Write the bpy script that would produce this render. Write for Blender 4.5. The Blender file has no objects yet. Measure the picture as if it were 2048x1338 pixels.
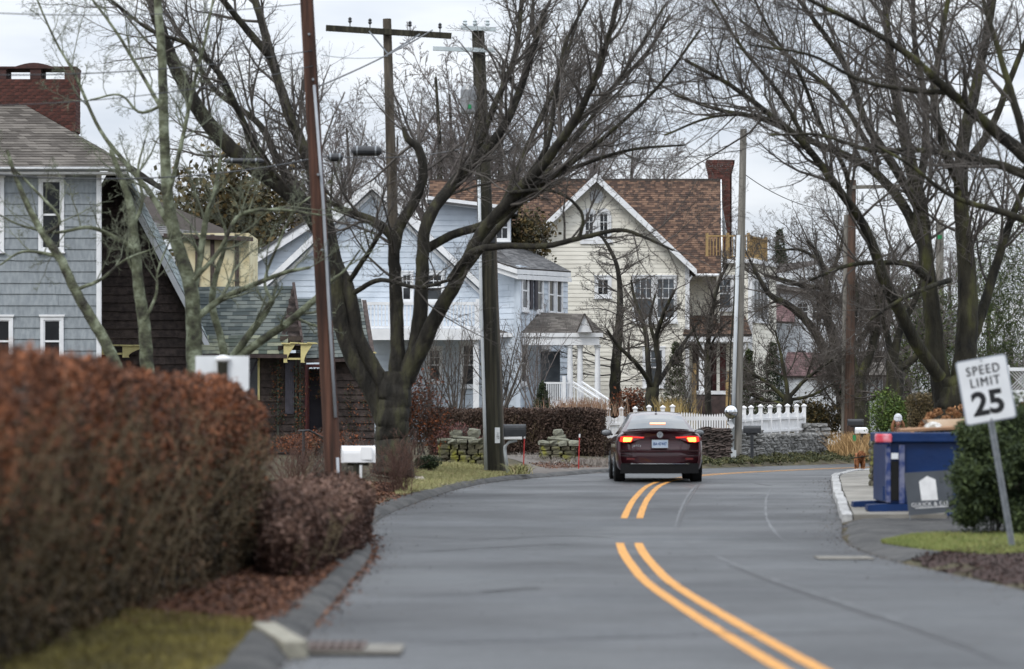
import bpy, math, random
import numpy as np
from mathutils import Vector, Matrix

random.seed(7)
rng = np.random.default_rng(7)
R = math.radians
SC = bpy.context.scene
COL = SC.collection

# ------------------------------------------------------------------ camera
FPX, HZ, CX, CAMZ = 5689.0, 847.0, 1024.0, 1.5      # focal length in photo pixels, horizon row, centre column, eye height
cam = bpy.data.cameras.new('camera')
cam.sensor_width = 36.0
cam.lens = FPX / 2048 * 36
cam.shift_y = (HZ - 669) / 2048
cam.clip_start = 0.5
cam.clip_end = 3000
cam.dof.use_dof = True
cam.dof.focus_distance = 88
cam.dof.aperture_fstop = 1.7
camo = bpy.data.objects.new('camera', cam)
camo.location = (0, 0, CAMZ)
camo.rotation_euler = (R(90), 0, 0)
COL.objects.link(camo)
SC.camera = camo

# ------------------------------------------------------------------ sky, sun, exposure
W = bpy.data.worlds.new('World')
SC.world = W
W.use_nodes = True
nt = W.node_tree
nt.nodes.clear()
wo = nt.nodes.new('ShaderNodeOutputWorld')
sky = nt.nodes.new('ShaderNodeTexSky')
sky.sky_type = 'NISHITA'
sky.sun_disc = False
sky.sun_elevation = R(48)
sky.sun_rotation = R(215)
bg1 = nt.nodes.new('ShaderNodeBackground')
bg1.inputs[1].default_value = 0.08
nt.links.new(sky.outputs[0], bg1.inputs[0])
tc = nt.nodes.new('ShaderNodeTexCoord')
sep = nt.nodes.new('ShaderNodeSeparateXYZ')
nt.links.new(tc.outputs['Generated'], sep.inputs[0])
# overcast luminance: horizon 1, zenith 3 (CIE overcast sky)
mx = nt.nodes.new('ShaderNodeMath'); mx.operation = 'MAXIMUM'; mx.inputs[1].default_value = 0.0
nt.links.new(sep.outputs[2], mx.inputs[0])
ma = nt.nodes.new('ShaderNodeMath'); ma.operation = 'MULTIPLY_ADD'; ma.inputs[1].default_value = 2.0; ma.inputs[2].default_value = 1.0
nt.links.new(mx.outputs[0], ma.inputs[0])
mp = nt.nodes.new('ShaderNodeMapping'); mp.inputs['Scale'].default_value = (5, 5, 22)
nt.links.new(tc.outputs['Generated'], mp.inputs[0])
nz = nt.nodes.new('ShaderNodeTexNoise'); nz.inputs['Scale'].default_value = 1.6; nz.inputs['Detail'].default_value = 5
nz.inputs['Roughness'].default_value = 0.5
nt.links.new(mp.outputs[0], nz.inputs[0])
cr = nt.nodes.new('ShaderNodeValToRGB')
cr.color_ramp.elements[0].position = 0.35; cr.color_ramp.elements[0].color = (0.60, 0.655, 0.74, 1)
cr.color_ramp.elements[1].position = 0.66; cr.color_ramp.elements[1].color = (0.86, 0.89, 0.93, 1)
nt.links.new(nz.outputs[0], cr.inputs[0])
bg2 = nt.nodes.new('ShaderNodeBackground')
nt.links.new(cr.outputs[0], bg2.inputs[0])
nt.links.new(ma.outputs[0], bg2.inputs[1])
msh = nt.nodes.new('ShaderNodeMixShader'); msh.inputs[0].default_value = 0.9
nt.links.new(bg1.outputs[0], msh.inputs[1]); nt.links.new(bg2.outputs[0], msh.inputs[2])
nt.links.new(msh.outputs[0], wo.inputs[0])

sun = bpy.data.lights.new('sun', 'SUN')
sun.energy = 1.4
sun.angle = R(16)
sun.color = (1.0, 0.96, 0.9)
suno = bpy.data.objects.new('sun', sun)
az = R(215)
sd = Vector((math.sin(az) * math.cos(R(48)), math.cos(az) * math.cos(R(48)), math.sin(R(48))))
suno.rotation_euler = sd.to_track_quat('Z', 'Y').to_euler()
COL.objects.link(suno)
SC.view_settings.view_transform = 'Standard'
SC.view_settings.look = 'None'
SC.view_settings.exposure = 0.02
SC.view_settings.gamma = 1.0
SC.view_settings.use_curve_mapping = False

# ------------------------------------------------------------------ helpers
def X(px, d): return (px - CX) * d / FPX
def Z(py, d): return CAMZ + (HZ - py) * d / FPX
def P(px, py, d): return (X(px, d), d, Z(py, d))
def lerp(a, b, t): return a + (b - a) * t
def ss(a, b, x):
    t = np.clip((x - a) / (b - a), 0, 1)
    return t * t * (3 - 2 * t)

def mat(name, c1, c2=None, rough=0.8, scale=6.0, metal=0.0, bump=0.0, bscale=None, stretch=(1, 1, 1), spec=0.4, coat=0.0,
        rand=0.0, attr=None, emis=None, estr=0.0, c3=None, speck=0.0, speckscale=30, rvar=0.0, alpha=None, detail=5, lo=0.35, hi=0.65, world=False):
    """procedural material: two or three tones mixed by noise (or by a per-piece random attribute), plus fine relief"""
    m = bpy.data.materials.new(name)
    m.use_nodes = True
    t = m.node_tree
    b = t.nodes['Principled BSDF']
    b.inputs['Roughness'].default_value = rough
    b.inputs['Metallic'].default_value = metal
    b.inputs['Specular IOR Level'].default_value = spec
    b.inputs['Coat Weight'].default_value = coat
    b.inputs['Coat Roughness'].default_value = 0.06
    co = t.nodes.new('ShaderNodeTexCoord')
    mpn = t.nodes.new('ShaderNodeMapping')
    mpn.inputs['Scale'].default_value = stretch
    if world:
        g = t.nodes.new('ShaderNodeNewGeometry')
        t.links.new(g.outputs['Position'], mpn.inputs[0])
    else:
        t.links.new(co.outputs['Object'], mpn.inputs[0])
    n = t.nodes.new('ShaderNodeTexNoise')
    n.inputs['Scale'].default_value = scale
    n.inputs['Detail'].default_value = detail
    t.links.new(mpn.outputs[0], n.inputs[0])
    if c2 is None:
        c2 = tuple(x * 0.8 for x in c1)
    r = t.nodes.new('ShaderNodeValToRGB')
    r.color_ramp.elements[0].position = lo
    r.color_ramp.elements[0].color = (*c1, 1)
    r.color_ramp.elements[1].position = hi
    r.color_ramp.elements[1].color = (*c2, 1)
    if c3 is not None:
        e = r.color_ramp.elements.new((lo + hi) / 2)
        e.color = (*c3, 1)
    if attr:
        a = t.nodes.new('ShaderNodeAttribute')
        a.attribute_name = 'rnd'
        mm = t.nodes.new('ShaderNodeMath'); mm.operation = 'MULTIPLY_ADD'
        mm.inputs[1].default_value = attr
        mm.inputs[2].default_value = -attr / 2
        t.links.new(a.outputs['Fac'], mm.inputs[0])
        ad = t.nodes.new('ShaderNodeMath'); ad.operation = 'ADD'
        t.links.new(mm.outputs[0], ad.inputs[0]); t.links.new(n.outputs[0], ad.inputs[1])
        t.links.new(ad.outputs[0], r.inputs[0])
    else:
        t.links.new(n.outputs[0], r.inputs[0])
    out = r.outputs[0]
    if speck:
        n3 = t.nodes.new('ShaderNodeTexNoise'); n3.inputs['Scale'].default_value = speckscale; n3.inputs['Detail'].default_value = 8; n3.inputs['Roughness'].default_value = .75
        t.links.new(mpn.outputs[0], n3.inputs[0])
        m3 = t.nodes.new('ShaderNodeMapRange'); m3.inputs[1].default_value = .3; m3.inputs[2].default_value = .7; m3.inputs[3].default_value = 1 - speck; m3.inputs[4].default_value = 1 + speck
        t.links.new(n3.outputs[0], m3.inputs[0])
        h3 = t.nodes.new('ShaderNodeHueSaturation'); t.links.new(m3.outputs[0], h3.inputs['Value']); t.links.new(out, h3.inputs['Color']); out = h3.outputs[0]
    if rand:
        oi = t.nodes.new('ShaderNodeObjectInfo')
        hs = t.nodes.new('ShaderNodeHueSaturation')
        m2 = t.nodes.new('ShaderNodeMapRange')
        m2.inputs[3].default_value = 1 - rand; m2.inputs[4].default_value = 1 + rand
        t.links.new(oi.outputs['Random'], m2.inputs[0])
        t.links.new(m2.outputs[0], hs.inputs['Value'])
        t.links.new(out, hs.inputs['Color'])
        out = hs.outputs[0]
    if rvar:
        n4 = t.nodes.new('ShaderNodeTexNoise'); n4.inputs['Scale'].default_value = .45; n4.inputs['Detail'].default_value = 9; n4.inputs['Roughness'].default_value = .62
        t.links.new(mpn.outputs[0], n4.inputs[0])
        m4 = t.nodes.new('ShaderNodeMapRange'); m4.inputs[1].default_value = .34; m4.inputs[2].default_value = .66; m4.inputs[3].default_value = rough - rvar; m4.inputs[4].default_value = rough + rvar
        t.links.new(n4.outputs[0], m4.inputs[0]); t.links.new(m4.outputs[0], b.inputs['Roughness'])
    t.links.new(out, b.inputs['Base Color'])
    if bump:
        n2 = t.nodes.new('ShaderNodeTexNoise')
        n2.inputs['Scale'].default_value = bscale or scale * 4
        n2.inputs['Detail'].default_value = 6
        t.links.new(mpn.outputs[0], n2.inputs[0])
        bp = t.nodes.new('ShaderNodeBump')
        bp.inputs['Strength'].default_value = min(1, bump)
        bp.inputs['Distance'].default_value = 0.02 * max(1, bump)
        t.links.new(n2.outputs[0], bp.inputs['Height'])
        t.links.new(bp.outputs[0], b.inputs['Normal'])
    if emis:
        b.inputs['Emission Color'].default_value = (*emis, 1)
        b.inputs['Emission Strength'].default_value = estr
    if alpha is not None:
        b.inputs['Alpha'].default_value = alpha
    return m

def mesh_np(name, V, Q, rnd=None, smooth=False):
    me = bpy.data.meshes.new(name)
    V = np.ascontiguousarray(V, dtype=np.float32); Q = np.ascontiguousarray(Q, dtype=np.int32)
    k = Q.shape[1]
    me.vertices.add(len(V)); me.vertices.foreach_set('co', V.ravel())
    me.loops.add(Q.size); me.loops.foreach_set('vertex_index', Q.ravel())
    me.polygons.add(len(Q))
    me.polygons.foreach_set('loop_start', np.arange(0, Q.size, k, dtype=np.int32))
    me.polygons.foreach_set('loop_total', np.full(len(Q), k, dtype=np.int32))
    if rnd is not None:
        at = me.attributes.new('rnd', 'FLOAT', 'POINT')
        at.data.foreach_set('value', np.ascontiguousarray(rnd, dtype=np.float32))
    me.update(calc_edges=True)
    if smooth:
        me.polygons.foreach_set('use_smooth', np.ones(len(Q), dtype=bool))
    return me

def wloc(o):
    v = Vector((0, 0, 0))
    while o is not None:
        v += o.location; o = o.parent
    return v

def tag(o, label=None, cat=None, group=None, kind=None):
    if label: o['label'] = label
    if cat: o['category'] = cat
    if group: o['group'] = group
    if kind: o['kind'] = kind
    return o

def link(name, me, m=None, parent=None, kind=None, label=None):
    o = bpy.data.objects.new(name, me)
    COL.objects.link(o)
    if m is not None and len(me.materials) == 0: me.materials.append(m)
    if parent is not None: o.parent = parent
    if kind: o['kind'] = kind
    if label: o['label'] = label
    return o

def thing(name, label, cat, loc=(0, 0, 0), group=None, rz=0):
    o = bpy.data.objects.new(name, None)
    o.empty_display_size = 0.2
    COL.objects.link(o)
    o.location = loc; o.rotation_euler = (0, 0, rz)
    return tag(o, label, cat, group)

def obj_np(name, V, Q, m, parent=None, rnd=None, smooth=False, kind=None, label=None):
    V = np.array(V, dtype=float)
    if parent is not None: V = V - np.array(wloc(parent))
    return link(name, mesh_np(name, V, Q, rnd, smooth), m, parent, kind, label)

class MB:
    """collects boxes, prisms, tubes and lathes in world coordinates, builds them as one mesh"""
    def __init__(s): s.v = []; s.f = []; s.r = []
    def add(s, vs, fs, r=None):
        n = len(s.v)
        s.v += [tuple(p) for p in vs]
        s.f += [tuple(i + n for i in f) for f in fs]
        s.r += [random.random() if r is None else r] * len(vs)
        return s
    def box(s, x0, x1, y0, y1, z0, z1, r=None):
        return s.obox((x0, y0, z0), (x1 - x0, 0, 0), (0, y1 - y0, 0), (0, 0, z1 - z0), r)
    def obox(s, o, a, b, c, r=None):
        o, a, b, c = Vector(o), Vector(a), Vector(b), Vector(c)
        if a.cross(b).dot(c) < 0: a, b = b, a
        vs = [o, o + a, o + a + b, o + b, o + c, o + a + c, o + a + b + c, o + b + c]
        return s.add(vs, [(0, 3, 2, 1), (4, 5, 6, 7), (0, 1, 5, 4), (1, 2, 6, 5), (2, 3, 7, 6), (3, 0, 4, 7)], r)
    def bar(s, p, q, w, h=None, r=None):
        """square-section bar from p to q"""
        p, q = Vector(p), Vector(q); h = h or w
        t = (q - p).normalized()
        up = Vector((0, 0, 1)) if abs(t.z) < 0.9 else Vector((0, 1, 0))
        a = t.cross(up).normalized() * w; b = a.cross(t).normalized() * h
        return s.obox(p - a / 2 - b / 2, a, b, q - p, r)
    def prism(s, poly, ex, r=None):
        """poly: list of 3D points (planar), ex: extrusion vector"""
        ex = Vector(ex); pl = [Vector(p) for p in poly]; n = len(pl)
        nn = Vector((0, 0, 0))
        for i in range(n): nn += pl[i].cross(pl[(i + 1) % n])
        if nn.dot(ex) < 0: pl.reverse()
        vs = pl + [p + ex for p in pl]
        fs = [tuple(range(n - 1, -1, -1)), tuple(range(n, 2 * n))]
        for i in range(n):
            j = (i + 1) % n
            fs.append((i, j, j + n, i + n))
        return s.add(vs, fs, r)
    def tube(s, pts, rad, sides=8, r=None, caps=True):
        pts = [Vector(p) for p in pts]; n = len(pts)
        if not hasattr(rad, '__len__'): rad = [rad] * n
        vs = []; fs = []
        for i, p in enumerate(pts):
            t = (pts[min(i + 1, n - 1)] - pts[max(i - 1, 0)]).normalized()
            up = Vector((0, 0, 1)) if abs(t.z) < 0.8 else Vector((0, 1, 0))
            a = t.cross(up).normalized(); b = t.cross(a)
            for k in range(sides):
                an = 2 * math.pi * k / sides
                vs.append(p + (a * math.cos(an) + b * math.sin(an)) * rad[i])
        for i in range(n - 1):
            for k in range(sides):
                k2 = (k + 1) % sides
                fs.append((i * sides + k, i * sides + k2, (i + 1) * sides + k2, (i + 1) * sides + k))
        if caps:
            fs.append(tuple(range(sides - 1, -1, -1)))
            fs.append(tuple((n - 1) * sides + k for k in range(sides)))
        return s.add(vs, fs, r)
    def lathe(s, c, prof, sides=16, axis='z', r=None):
        """prof: list of (radius, height)"""
        vs = []; fs = []; n = len(prof)
        for (rr, h) in prof:
            for k in range(sides):
                an = 2 * math.pi * k / sides
                u, v = rr * math.cos(an), rr * math.sin(an)
                q = {'z': (u, v, h), 'x': (h, u, v), 'y': (u, h, v)}[axis]
                vs.append((c[0] + q[0], c[1] + q[1], c[2] + q[2]))
        for i in range(n - 1):
            for k in range(sides):
                k2 = (k + 1) % sides
                fs.append((i * sides + k, i * sides + k2, (i + 1) * sides + k2, (i + 1) * sides + k))
        fs.append(tuple(range(sides - 1, -1, -1))); fs.append(tuple((n - 1) * sides + k for k in range(sides)))
        return s.add(vs, fs, r)
    def ball(s, c, rx, ry=None, rz=None, sides=12, rings=8, r=None):
        ry = rx if ry is None else ry; rz = rx if rz is None else rz
        vs = [(c[0], c[1], c[2] - rz)]; fs = []
        for i in range(1, rings):
            th = math.pi * i / rings
            for k in range(sides):
                an = 2 * math.pi * k / sides
                vs.append((c[0] + rx * math.sin(th) * math.cos(an), c[1] + ry * math.sin(th) * math.sin(an), c[2] - rz * math.cos(th)))
        vs.append((c[0], c[1], c[2] + rz)); L = len(vs) - 1
        for k in range(sides):
            k2 = (k + 1) % sides
            fs.append((0, 1 + k2, 1 + k)); fs.append((L, L - sides + k, L - sides + k2))
            for i in range(rings - 2):
                a = 1 + i * sides
                fs.append((a + k, a + k2, a + sides + k2, a + sides + k))
        return s.add(vs, fs, r)
    def build(s, name, m, parent=None, smooth=False, rnd=False, kind=None, label=None, bevel=0, sub=0):
        off = wloc(parent) if parent is not None else Vector((0, 0, 0))
        me = bpy.data.meshes.new(name)
        me.from_pydata([(p[0] - off.x, p[1] - off.y, p[2] - off.z) for p in s.v], [], s.f)
        if rnd:
            at = me.attributes.new('rnd', 'FLOAT', 'POINT'); at.data.foreach_set('value', s.r)
        if smooth: me.polygons.foreach_set('use_smooth', [True] * len(me.polygons))
        o = link(name, me, m, parent, kind, label)
        if bevel:
            b = o.modifiers.new('bevel', 'BEVEL'); b.width = bevel; b.segments = 2; b.limit_method = 'ANGLE'
        if sub:
            b = o.modifiers.new('sub', 'SUBSURF'); b.levels = sub; b.render_levels = sub
        return o

def copy_tree(o, parent=None):
    c = o.copy(); COL.objects.link(c); c.parent = parent
    for ch in list(o.children): copy_tree(ch, c)
    return c

def text_mesh(name, txt, size, m, parent, org, u, up, off=0.0, depth=0.004, sx=1.0, align='CENTER', spacing=1.0, shear=0.0):
    """lettering as a mesh: u = reading direction, up = letter-up direction, org = world position of centre baseline"""
    cu = bpy.data.curves.new(name, 'FONT')
    cu.body = txt; cu.size = size; cu.offset = off; cu.extrude = depth; cu.align_x = align; cu.space_character = spacing
    cu.resolution_u = 3; cu.shear = shear
    to = bpy.data.objects.new(name, cu); COL.objects.link(to)
    dg = bpy.context.evaluated_depsgraph_get()
    me = bpy.data.meshes.new_from_object(to.evaluated_get(dg))
    COL.objects.unlink(to); bpy.data.objects.remove(to)
    u = Vector(u).normalized(); up = Vector(up).normalized(); n = u.cross(up)
    M = Matrix(((u.x * sx, up.x, n.x, org[0]), (u.y * sx, up.y, n.y, org[1]), (u.z * sx, up.z, n.z, org[2]), (0, 0, 0, 1)))
    me.transform(M)
    if parent is not None: me.transform(Matrix.Translation(-wloc(parent)))
    me.materials.clear()
    return link(name, me, m, parent)

def leafcloud(name, pts, size, m, parent=None, aspect=0.6, kind='stuff', upb=0.0, jit=0.35, nrm=None, label=None):
    """one small rhombic face per point"""
    pts = np.asarray(pts, dtype=float); N = len(pts)
    a = rng.normal(size=(N, 3)); a /= np.linalg.norm(a, axis=1)[:, None]
    if nrm is not None:
        a = a * 0.8 + nrm; a /= np.linalg.norm(a, axis=1)[:, None]
    b = np.cross(a, rng.normal(size=(N, 3))); b /= np.linalg.norm(b, axis=1)[:, None] + 1e-9
    if upb:
        b[:, 2] += upb; b /= np.linalg.norm(b, axis=1)[:, None]
    c = np.cross(a, b); c /= np.linalg.norm(c, axis=1)[:, None] + 1e-9
    s = size * (1 + jit * rng.normal(size=(N, 1))).clip(0.4, 2)
    V = np.stack([pts - b * s, pts + c * s * aspect, pts + b * s, pts - c * s * aspect], axis=1).reshape(-1, 3)
    Q = np.arange(4 * N).reshape(-1, 4)
    rnd = np.repeat(rng.random(N), 4)
    return obj_np(name, V, Q, m, parent, rnd, kind=kind, label=label)

def tubes_np(pts, rad, sides):
    """pts (N,k,3), rad (N,k) -> verts, quads"""
    N, k, _ = pts.shape
    t = np.zeros_like(pts)
    t[:, 1:-1] = pts[:, 2:] - pts[:, :-2]; t[:, 0] = pts[:, 1] - pts[:, 0]; t[:, -1] = pts[:, -1] - pts[:, -2]
    t /= np.linalg.norm(t, axis=2)[..., None] + 1e-9
    ax = pts[:, -1] - pts[:, 0]
    ax /= np.linalg.norm(ax, axis=1)[:, None] + 1e-9
    ref = np.where(np.abs(ax[:, 2:3]) < 0.75, np.array([[0, 0, 1.0]]), np.array([[0, 1.0, 0]]))
    a = np.cross(t, ref[:, None, :]); a /= np.linalg.norm(a, axis=2)[..., None] + 1e-9
    b = np.cross(t, a)
    an = np.arange(sides) * 2 * np.pi / sides
    V = pts[:, :, None, :] + rad[:, :, None, None] * (a[:, :, None, :] * np.cos(an)[None, None, :, None] + b[:, :, None, :] * np.sin(an)[None, None, :, None])
    V = V.reshape(-1, 3)
    base = (np.arange(N) * k * sides)[:, None, None]
    i = np.arange(k - 1)[None, :, None] * sides; s = np.arange(sides)[None, None, :]; s2 = (s + 1) % sides
    Q = np.stack([base + i + s, base + i + s2, base + i + sides + s2, base + i + sides + s], axis=-1).reshape(-1, 4)
    return V, Q

def sprout(S, D, L, Rd, k, wander=0.25, up=0.1, taper=0.25):
    N = len(S)
    pts = np.zeros((N, k, 3)); pts[:, 0] = S
    d = D / (np.linalg.norm(D, axis=1)[:, None] + 1e-9)
    for i in range(1, k):
        d = d + rng.normal(size=(N, 3)) * wander; d[:, 2] += up
        d /= np.linalg.norm(d, axis=1)[:, None]
        pts[:, i] = pts[:, i - 1] + d * (L / (k - 1))[:, None]
    rad = Rd[:, None] * np.linspace(1, taper, k)[None, :]
    return pts, rad

def kids(pts, rad, L, per, ang=(35, 65), fac=0.55, rf=0.6, t0=0.2, flat=0.0, rmin=0.0):
    N, k, _ = pts.shape
    t = t0 + (1 - t0) * (np.arange(per)[None, :] + rng.random((N, per))) / per
    f = t * (k - 1); i = np.minimum(f.astype(int), k - 2); fr = f - i
    ar = np.arange(N)[:, None]
    A = pts[ar, i]; B = pts[ar, i + 1]
    S = (A + (B - A) * fr[..., None]).reshape(-1, 3)
    T = (B - A).reshape(-1, 3); T /= np.linalg.norm(T, axis=1)[:, None] + 1e-9
    rr = (rad[ar, i] * (1 - fr) + rad[ar, i + 1] * fr).reshape(-1)
    q = rng.normal(size=T.shape); q[:, 2] *= (1 - flat)
    q -= T * np.sum(q * T, axis=1)[:, None]; q /= np.linalg.norm(q, axis=1)[:, None] + 1e-9
    an = np.radians(rng.uniform(ang[0], ang[1], len(T)))[:, None]
    D = T * np.cos(an) + q * np.sin(an)
    LL = (L[:, None] * fac * (1.1 - 0.6 * t)).reshape(-1) * rng.uniform(0.6, 1.25, len(T))
    return S, D, LL, np.maximum(rr * rf, rmin)
# ------------------------------------------------------------------ terrain and road
def zr(y): return 0.30 * ss(31, 60, y)
def gp(px, py):
    """where the ray through a photo pixel meets the road surface"""
    d = 40.0
    for _ in range(60):
        d = 0.5 * d + 0.5 * FPX * (CAMZ - float(zr(d))) / (py - HZ)
    return (X(px, d), d)

def smooth_path(pts, n):
    """Catmull-Rom resample to n points, even in length"""
    p = np.array(pts, dtype=float)
    p = np.vstack([2 * p[0] - p[1], p, 2 * p[-1] - p[-2]])
    out = []
    for i in range(1, len(p) - 2):
        for t in np.linspace(0, 1, 16, endpoint=False):
            a, b, c, d = p[i - 1], p[i], p[i + 1], p[i + 2]
            out.append(0.5 * ((2 * b) + (c - a) * t + (2 * a - 5 * b + 4 * c - d) * t * t + (-a + 3 * b - 3 * c + d) * t ** 3))
    out.append(p[-2]); out = np.array(out)
    s = np.concatenate([[0], np.cumsum(np.linalg.norm(np.diff(out, axis=0), axis=1))])
    q = np.linspace(0, s[-1], n)
    return np.stack([np.interp(q, s, out[:, k]) for k in range(out.shape[1])], axis=1)

LE = [(-1.1, 2), (-1.3, 10), (-1.42, 17.4), (-1.5, 25.6), (-1.6, 32.4), (-1.96, 40.8), (-1.5, 48.5), (-0.65, 56.5), (0.5, 62.6), (2.57, 70.5), (4.95, 75.5), (7.3, 80), (10.6, 85.5), (15, 91), (22, 97), (34, 104), (60, 115)]
RE = [(5.6, 2), (5.3, 10), (5.1, 17.4), (4.6, 25.6), (4.1, 31.8), (4.2, 36), (4.72, 40.7), (5.3, 46.5), (5.95, 52.8), (7.0, 61.5), (8.7, 68.5), (11, 73.5), (14.5, 78.5), (19, 83.5), (25, 88.5), (36, 96), (62, 107)]
CE = [(2.3, 8), (1.76, 17.4), (1.42, 25.5), (1.38, 30), (1.46, 35.5), (1.74, 41.5), (2.3, 50), (3.05, 58.0), (4.35, 65.5), (6.6, 71.8), (10.1, 78.6), (13.4, 83), (18, 88), (24, 93), (35, 100)]
NP = 260
LEs, REs, CEs = smooth_path(LE, NP), smooth_path(RE, NP), smooth_path(CE, NP)

def sdist(x, y, path):
    """distance to a path, positive on its left-hand side when walking away from the camera"""
    x = np.asarray(x, dtype=float); y = np.asarray(y, dtype=float)
    best = np.full(x.shape, 1e9); sg = np.zeros(x.shape)
    P0 = path[::4]
    for i in range(len(P0) - 1):
        ax, ay = P0[i]; bx, by = P0[i + 1]
        dx, dy = bx - ax, by - ay
        t = np.clip(((x - ax) * dx + (y - ay) * dy) / (dx * dx + dy * dy), 0, 1)
        qx, qy = x - (ax + t * dx), y - (ay + t * dy)
        dd = np.hypot(qx, qy)
        c = dx * qy - dy * qx
        up = dd < best - 1e-9
        best = np.where(up, dd, best); sg = np.where(up, np.sign(c), sg)
    return best * sg

def H(x, y):
    x = np.asarray(x, dtype=float); y = np.asarray(y, dtype=float)
    dl = sdist(x, y, LEs); dr = -sdist(x, y, REs)
    z = zr(y)
    z = z + 0.07 * ss(0.02, 0.25, dl) + 0.20 * ss(0.4, 4, dl) * ss(40, 60, y) + 0.06 * ss(0.5, 4, dl) + 0.45 * ss(9, 30, dl)
    z = z + 0.05 * ss(0.02, 0.3, dr) + 0.10 * ss(1.5, 5, dr) + 0.3 * ss(8, 30, dr)
    z = np.where((dl < 0) & (dr < 0), z - 0.05, z)
    return z
def h(x, y): return float(H(np.array([x]), np.array([y]))[0])

M = {}
M['asphalt'] = mat('asphalt', (0.014, 0.0155, 0.0180), (0.047, 0.0515, 0.057), rough=0.52, rvar=.17, speck=.6, speckscale=16, scale=0.55, bump=0.25, bscale=60, spec=0.62, stretch=(.6, 0.7, 1), world=True, c3=(0.029, 0.032, 0.0355), lo=0.32, hi=0.68)
M['asphalt_old'] = mat('old_asphalt', (0.020, 0.020, 0.020), (0.065, 0.063, 0.06), rough=0.78, speck=.7, speckscale=14, scale=2.2, bump=0.5, bscale=50, world=True, spec=0.5)
M['paint_yellow'] = mat('yellow_road_paint', (0.60, 0.285, 0.065), (0.16, 0.10, 0.05), rough=0.7, scale=14, bump=0.4, bscale=60, world=True, lo=0.5, hi=0.82, speck=.3, speckscale=25, detail=9)
M['tar'] = mat('tar', (0.016, 0.016, 0.018), (0.035, 0.035, 0.038), rough=0.45, scale=12)
M['patch'] = mat('asphalt_seam', (0.13, 0.135, 0.14), (0.09, 0.094, 0.10), rough=0.6, scale=5, world=True, spec=0.5)
M['soil'] = mat('leaf_strewn_soil', (0.045, 0.026, 0.016), (0.10, 0.075, 0.04), rough=0.95, scale=3, bump=0.8, bscale=25, world=True, c3=(0.05, 0.048, 0.022))
M['mulch'] = mat('bark_mulch', (0.022, 0.012, 0.010), (0.055, 0.028, 0.022), rough=0.95, scale=18, bump=1, bscale=40, world=True)
M['grass_bed'] = mat('turf', (0.075, 0.08, 0.025), (0.15, 0.12, 0.045), rough=0.95, scale=4, bump=0.8, bscale=60, world=True)
M['concrete'] = mat('concrete', (0.17, 0.16, 0.14), (0.27, 0.255, 0.225), rough=0.75, scale=1.6, bump=0.4, bscale=50, world=True)
M['granite'] = mat('granite', (0.46, 0.46, 0.45), (0.30, 0.30, 0.30), rough=0.8, scale=14, bump=0.4, bscale=60, rand=0.12)
M['gravel'] = mat('gravel_drive', (0.10, 0.085, 0.075), (0.16, 0.145, 0.13), rough=0.95, scale=6, bump=0.9, bscale=40, world=True)

xs = np.unique(np.concatenate([np.linspace(-700, -60, 12), np.linspace(-60, -14, 24), np.arange(-14, 22, 0.3), np.linspace(22, 80, 26), np.linspace(80, 700, 12)]))
ys = np.unique(np.concatenate([np.linspace(-60, 6, 8), np.arange(6, 100, 0.45), np.linspace(100, 180, 24), np.linspace(180, 1400, 16)]))
gx, gy = np.meshgrid(xs, ys)
gz = H(gx, gy)
V = np.stack([gx, gy, gz], -1).reshape(-1, 3)
nx = len(xs); ii, jj = np.meshgrid(np.arange(len(ys) - 1), np.arange(nx - 1), indexing='ij')
Q = np.stack([ii * nx + jj, ii * nx + jj + 1, (ii + 1) * nx + jj + 1, (ii + 1) * nx + jj], -1).reshape(-1, 4)
obj_np('ground', V, Q, M['soil'], smooth=True, kind='structure')

def strip(name, A, B, m, dz, n, m_=6, parent=None, kind='structure', zf=None, edge=0.0):
    """sheet between two 2D polylines, laid on the terrain"""
    A = smooth_path(A, n); B = smooth_path(B, n)
    t = np.linspace(0, 1, m_)[None, :, None]
    G = A[:, None, :] * (1 - t) + B[:, None, :] * t
    if edge: 
        G[:, 0] += rng.normal(size=(n, 2)) * edge; G[:, -1] += rng.normal(size=(n, 2)) * edge
    zz = (H(G[..., 0], G[..., 1]) if zf is None else zf(G[..., 1])) + dz
    V = np.concatenate([G, zz[..., None]], -1).reshape(-1, 3)
    ii, jj = np.meshgrid(np.arange(n - 1), np.arange(m_ - 1), indexing='ij')
    Q = np.stack([ii * m_ + jj, (ii) * m_ + jj + 1, (ii + 1) * m_ + jj + 1, (ii + 1) * m_ + jj], -1).reshape(-1, 4)
    return obj_np(name, V, Q, m, parent, smooth=True, kind=kind)

strip('road', LE, RE, M['asphalt'], 0.0, NP, 12, zf=zr)

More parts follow.
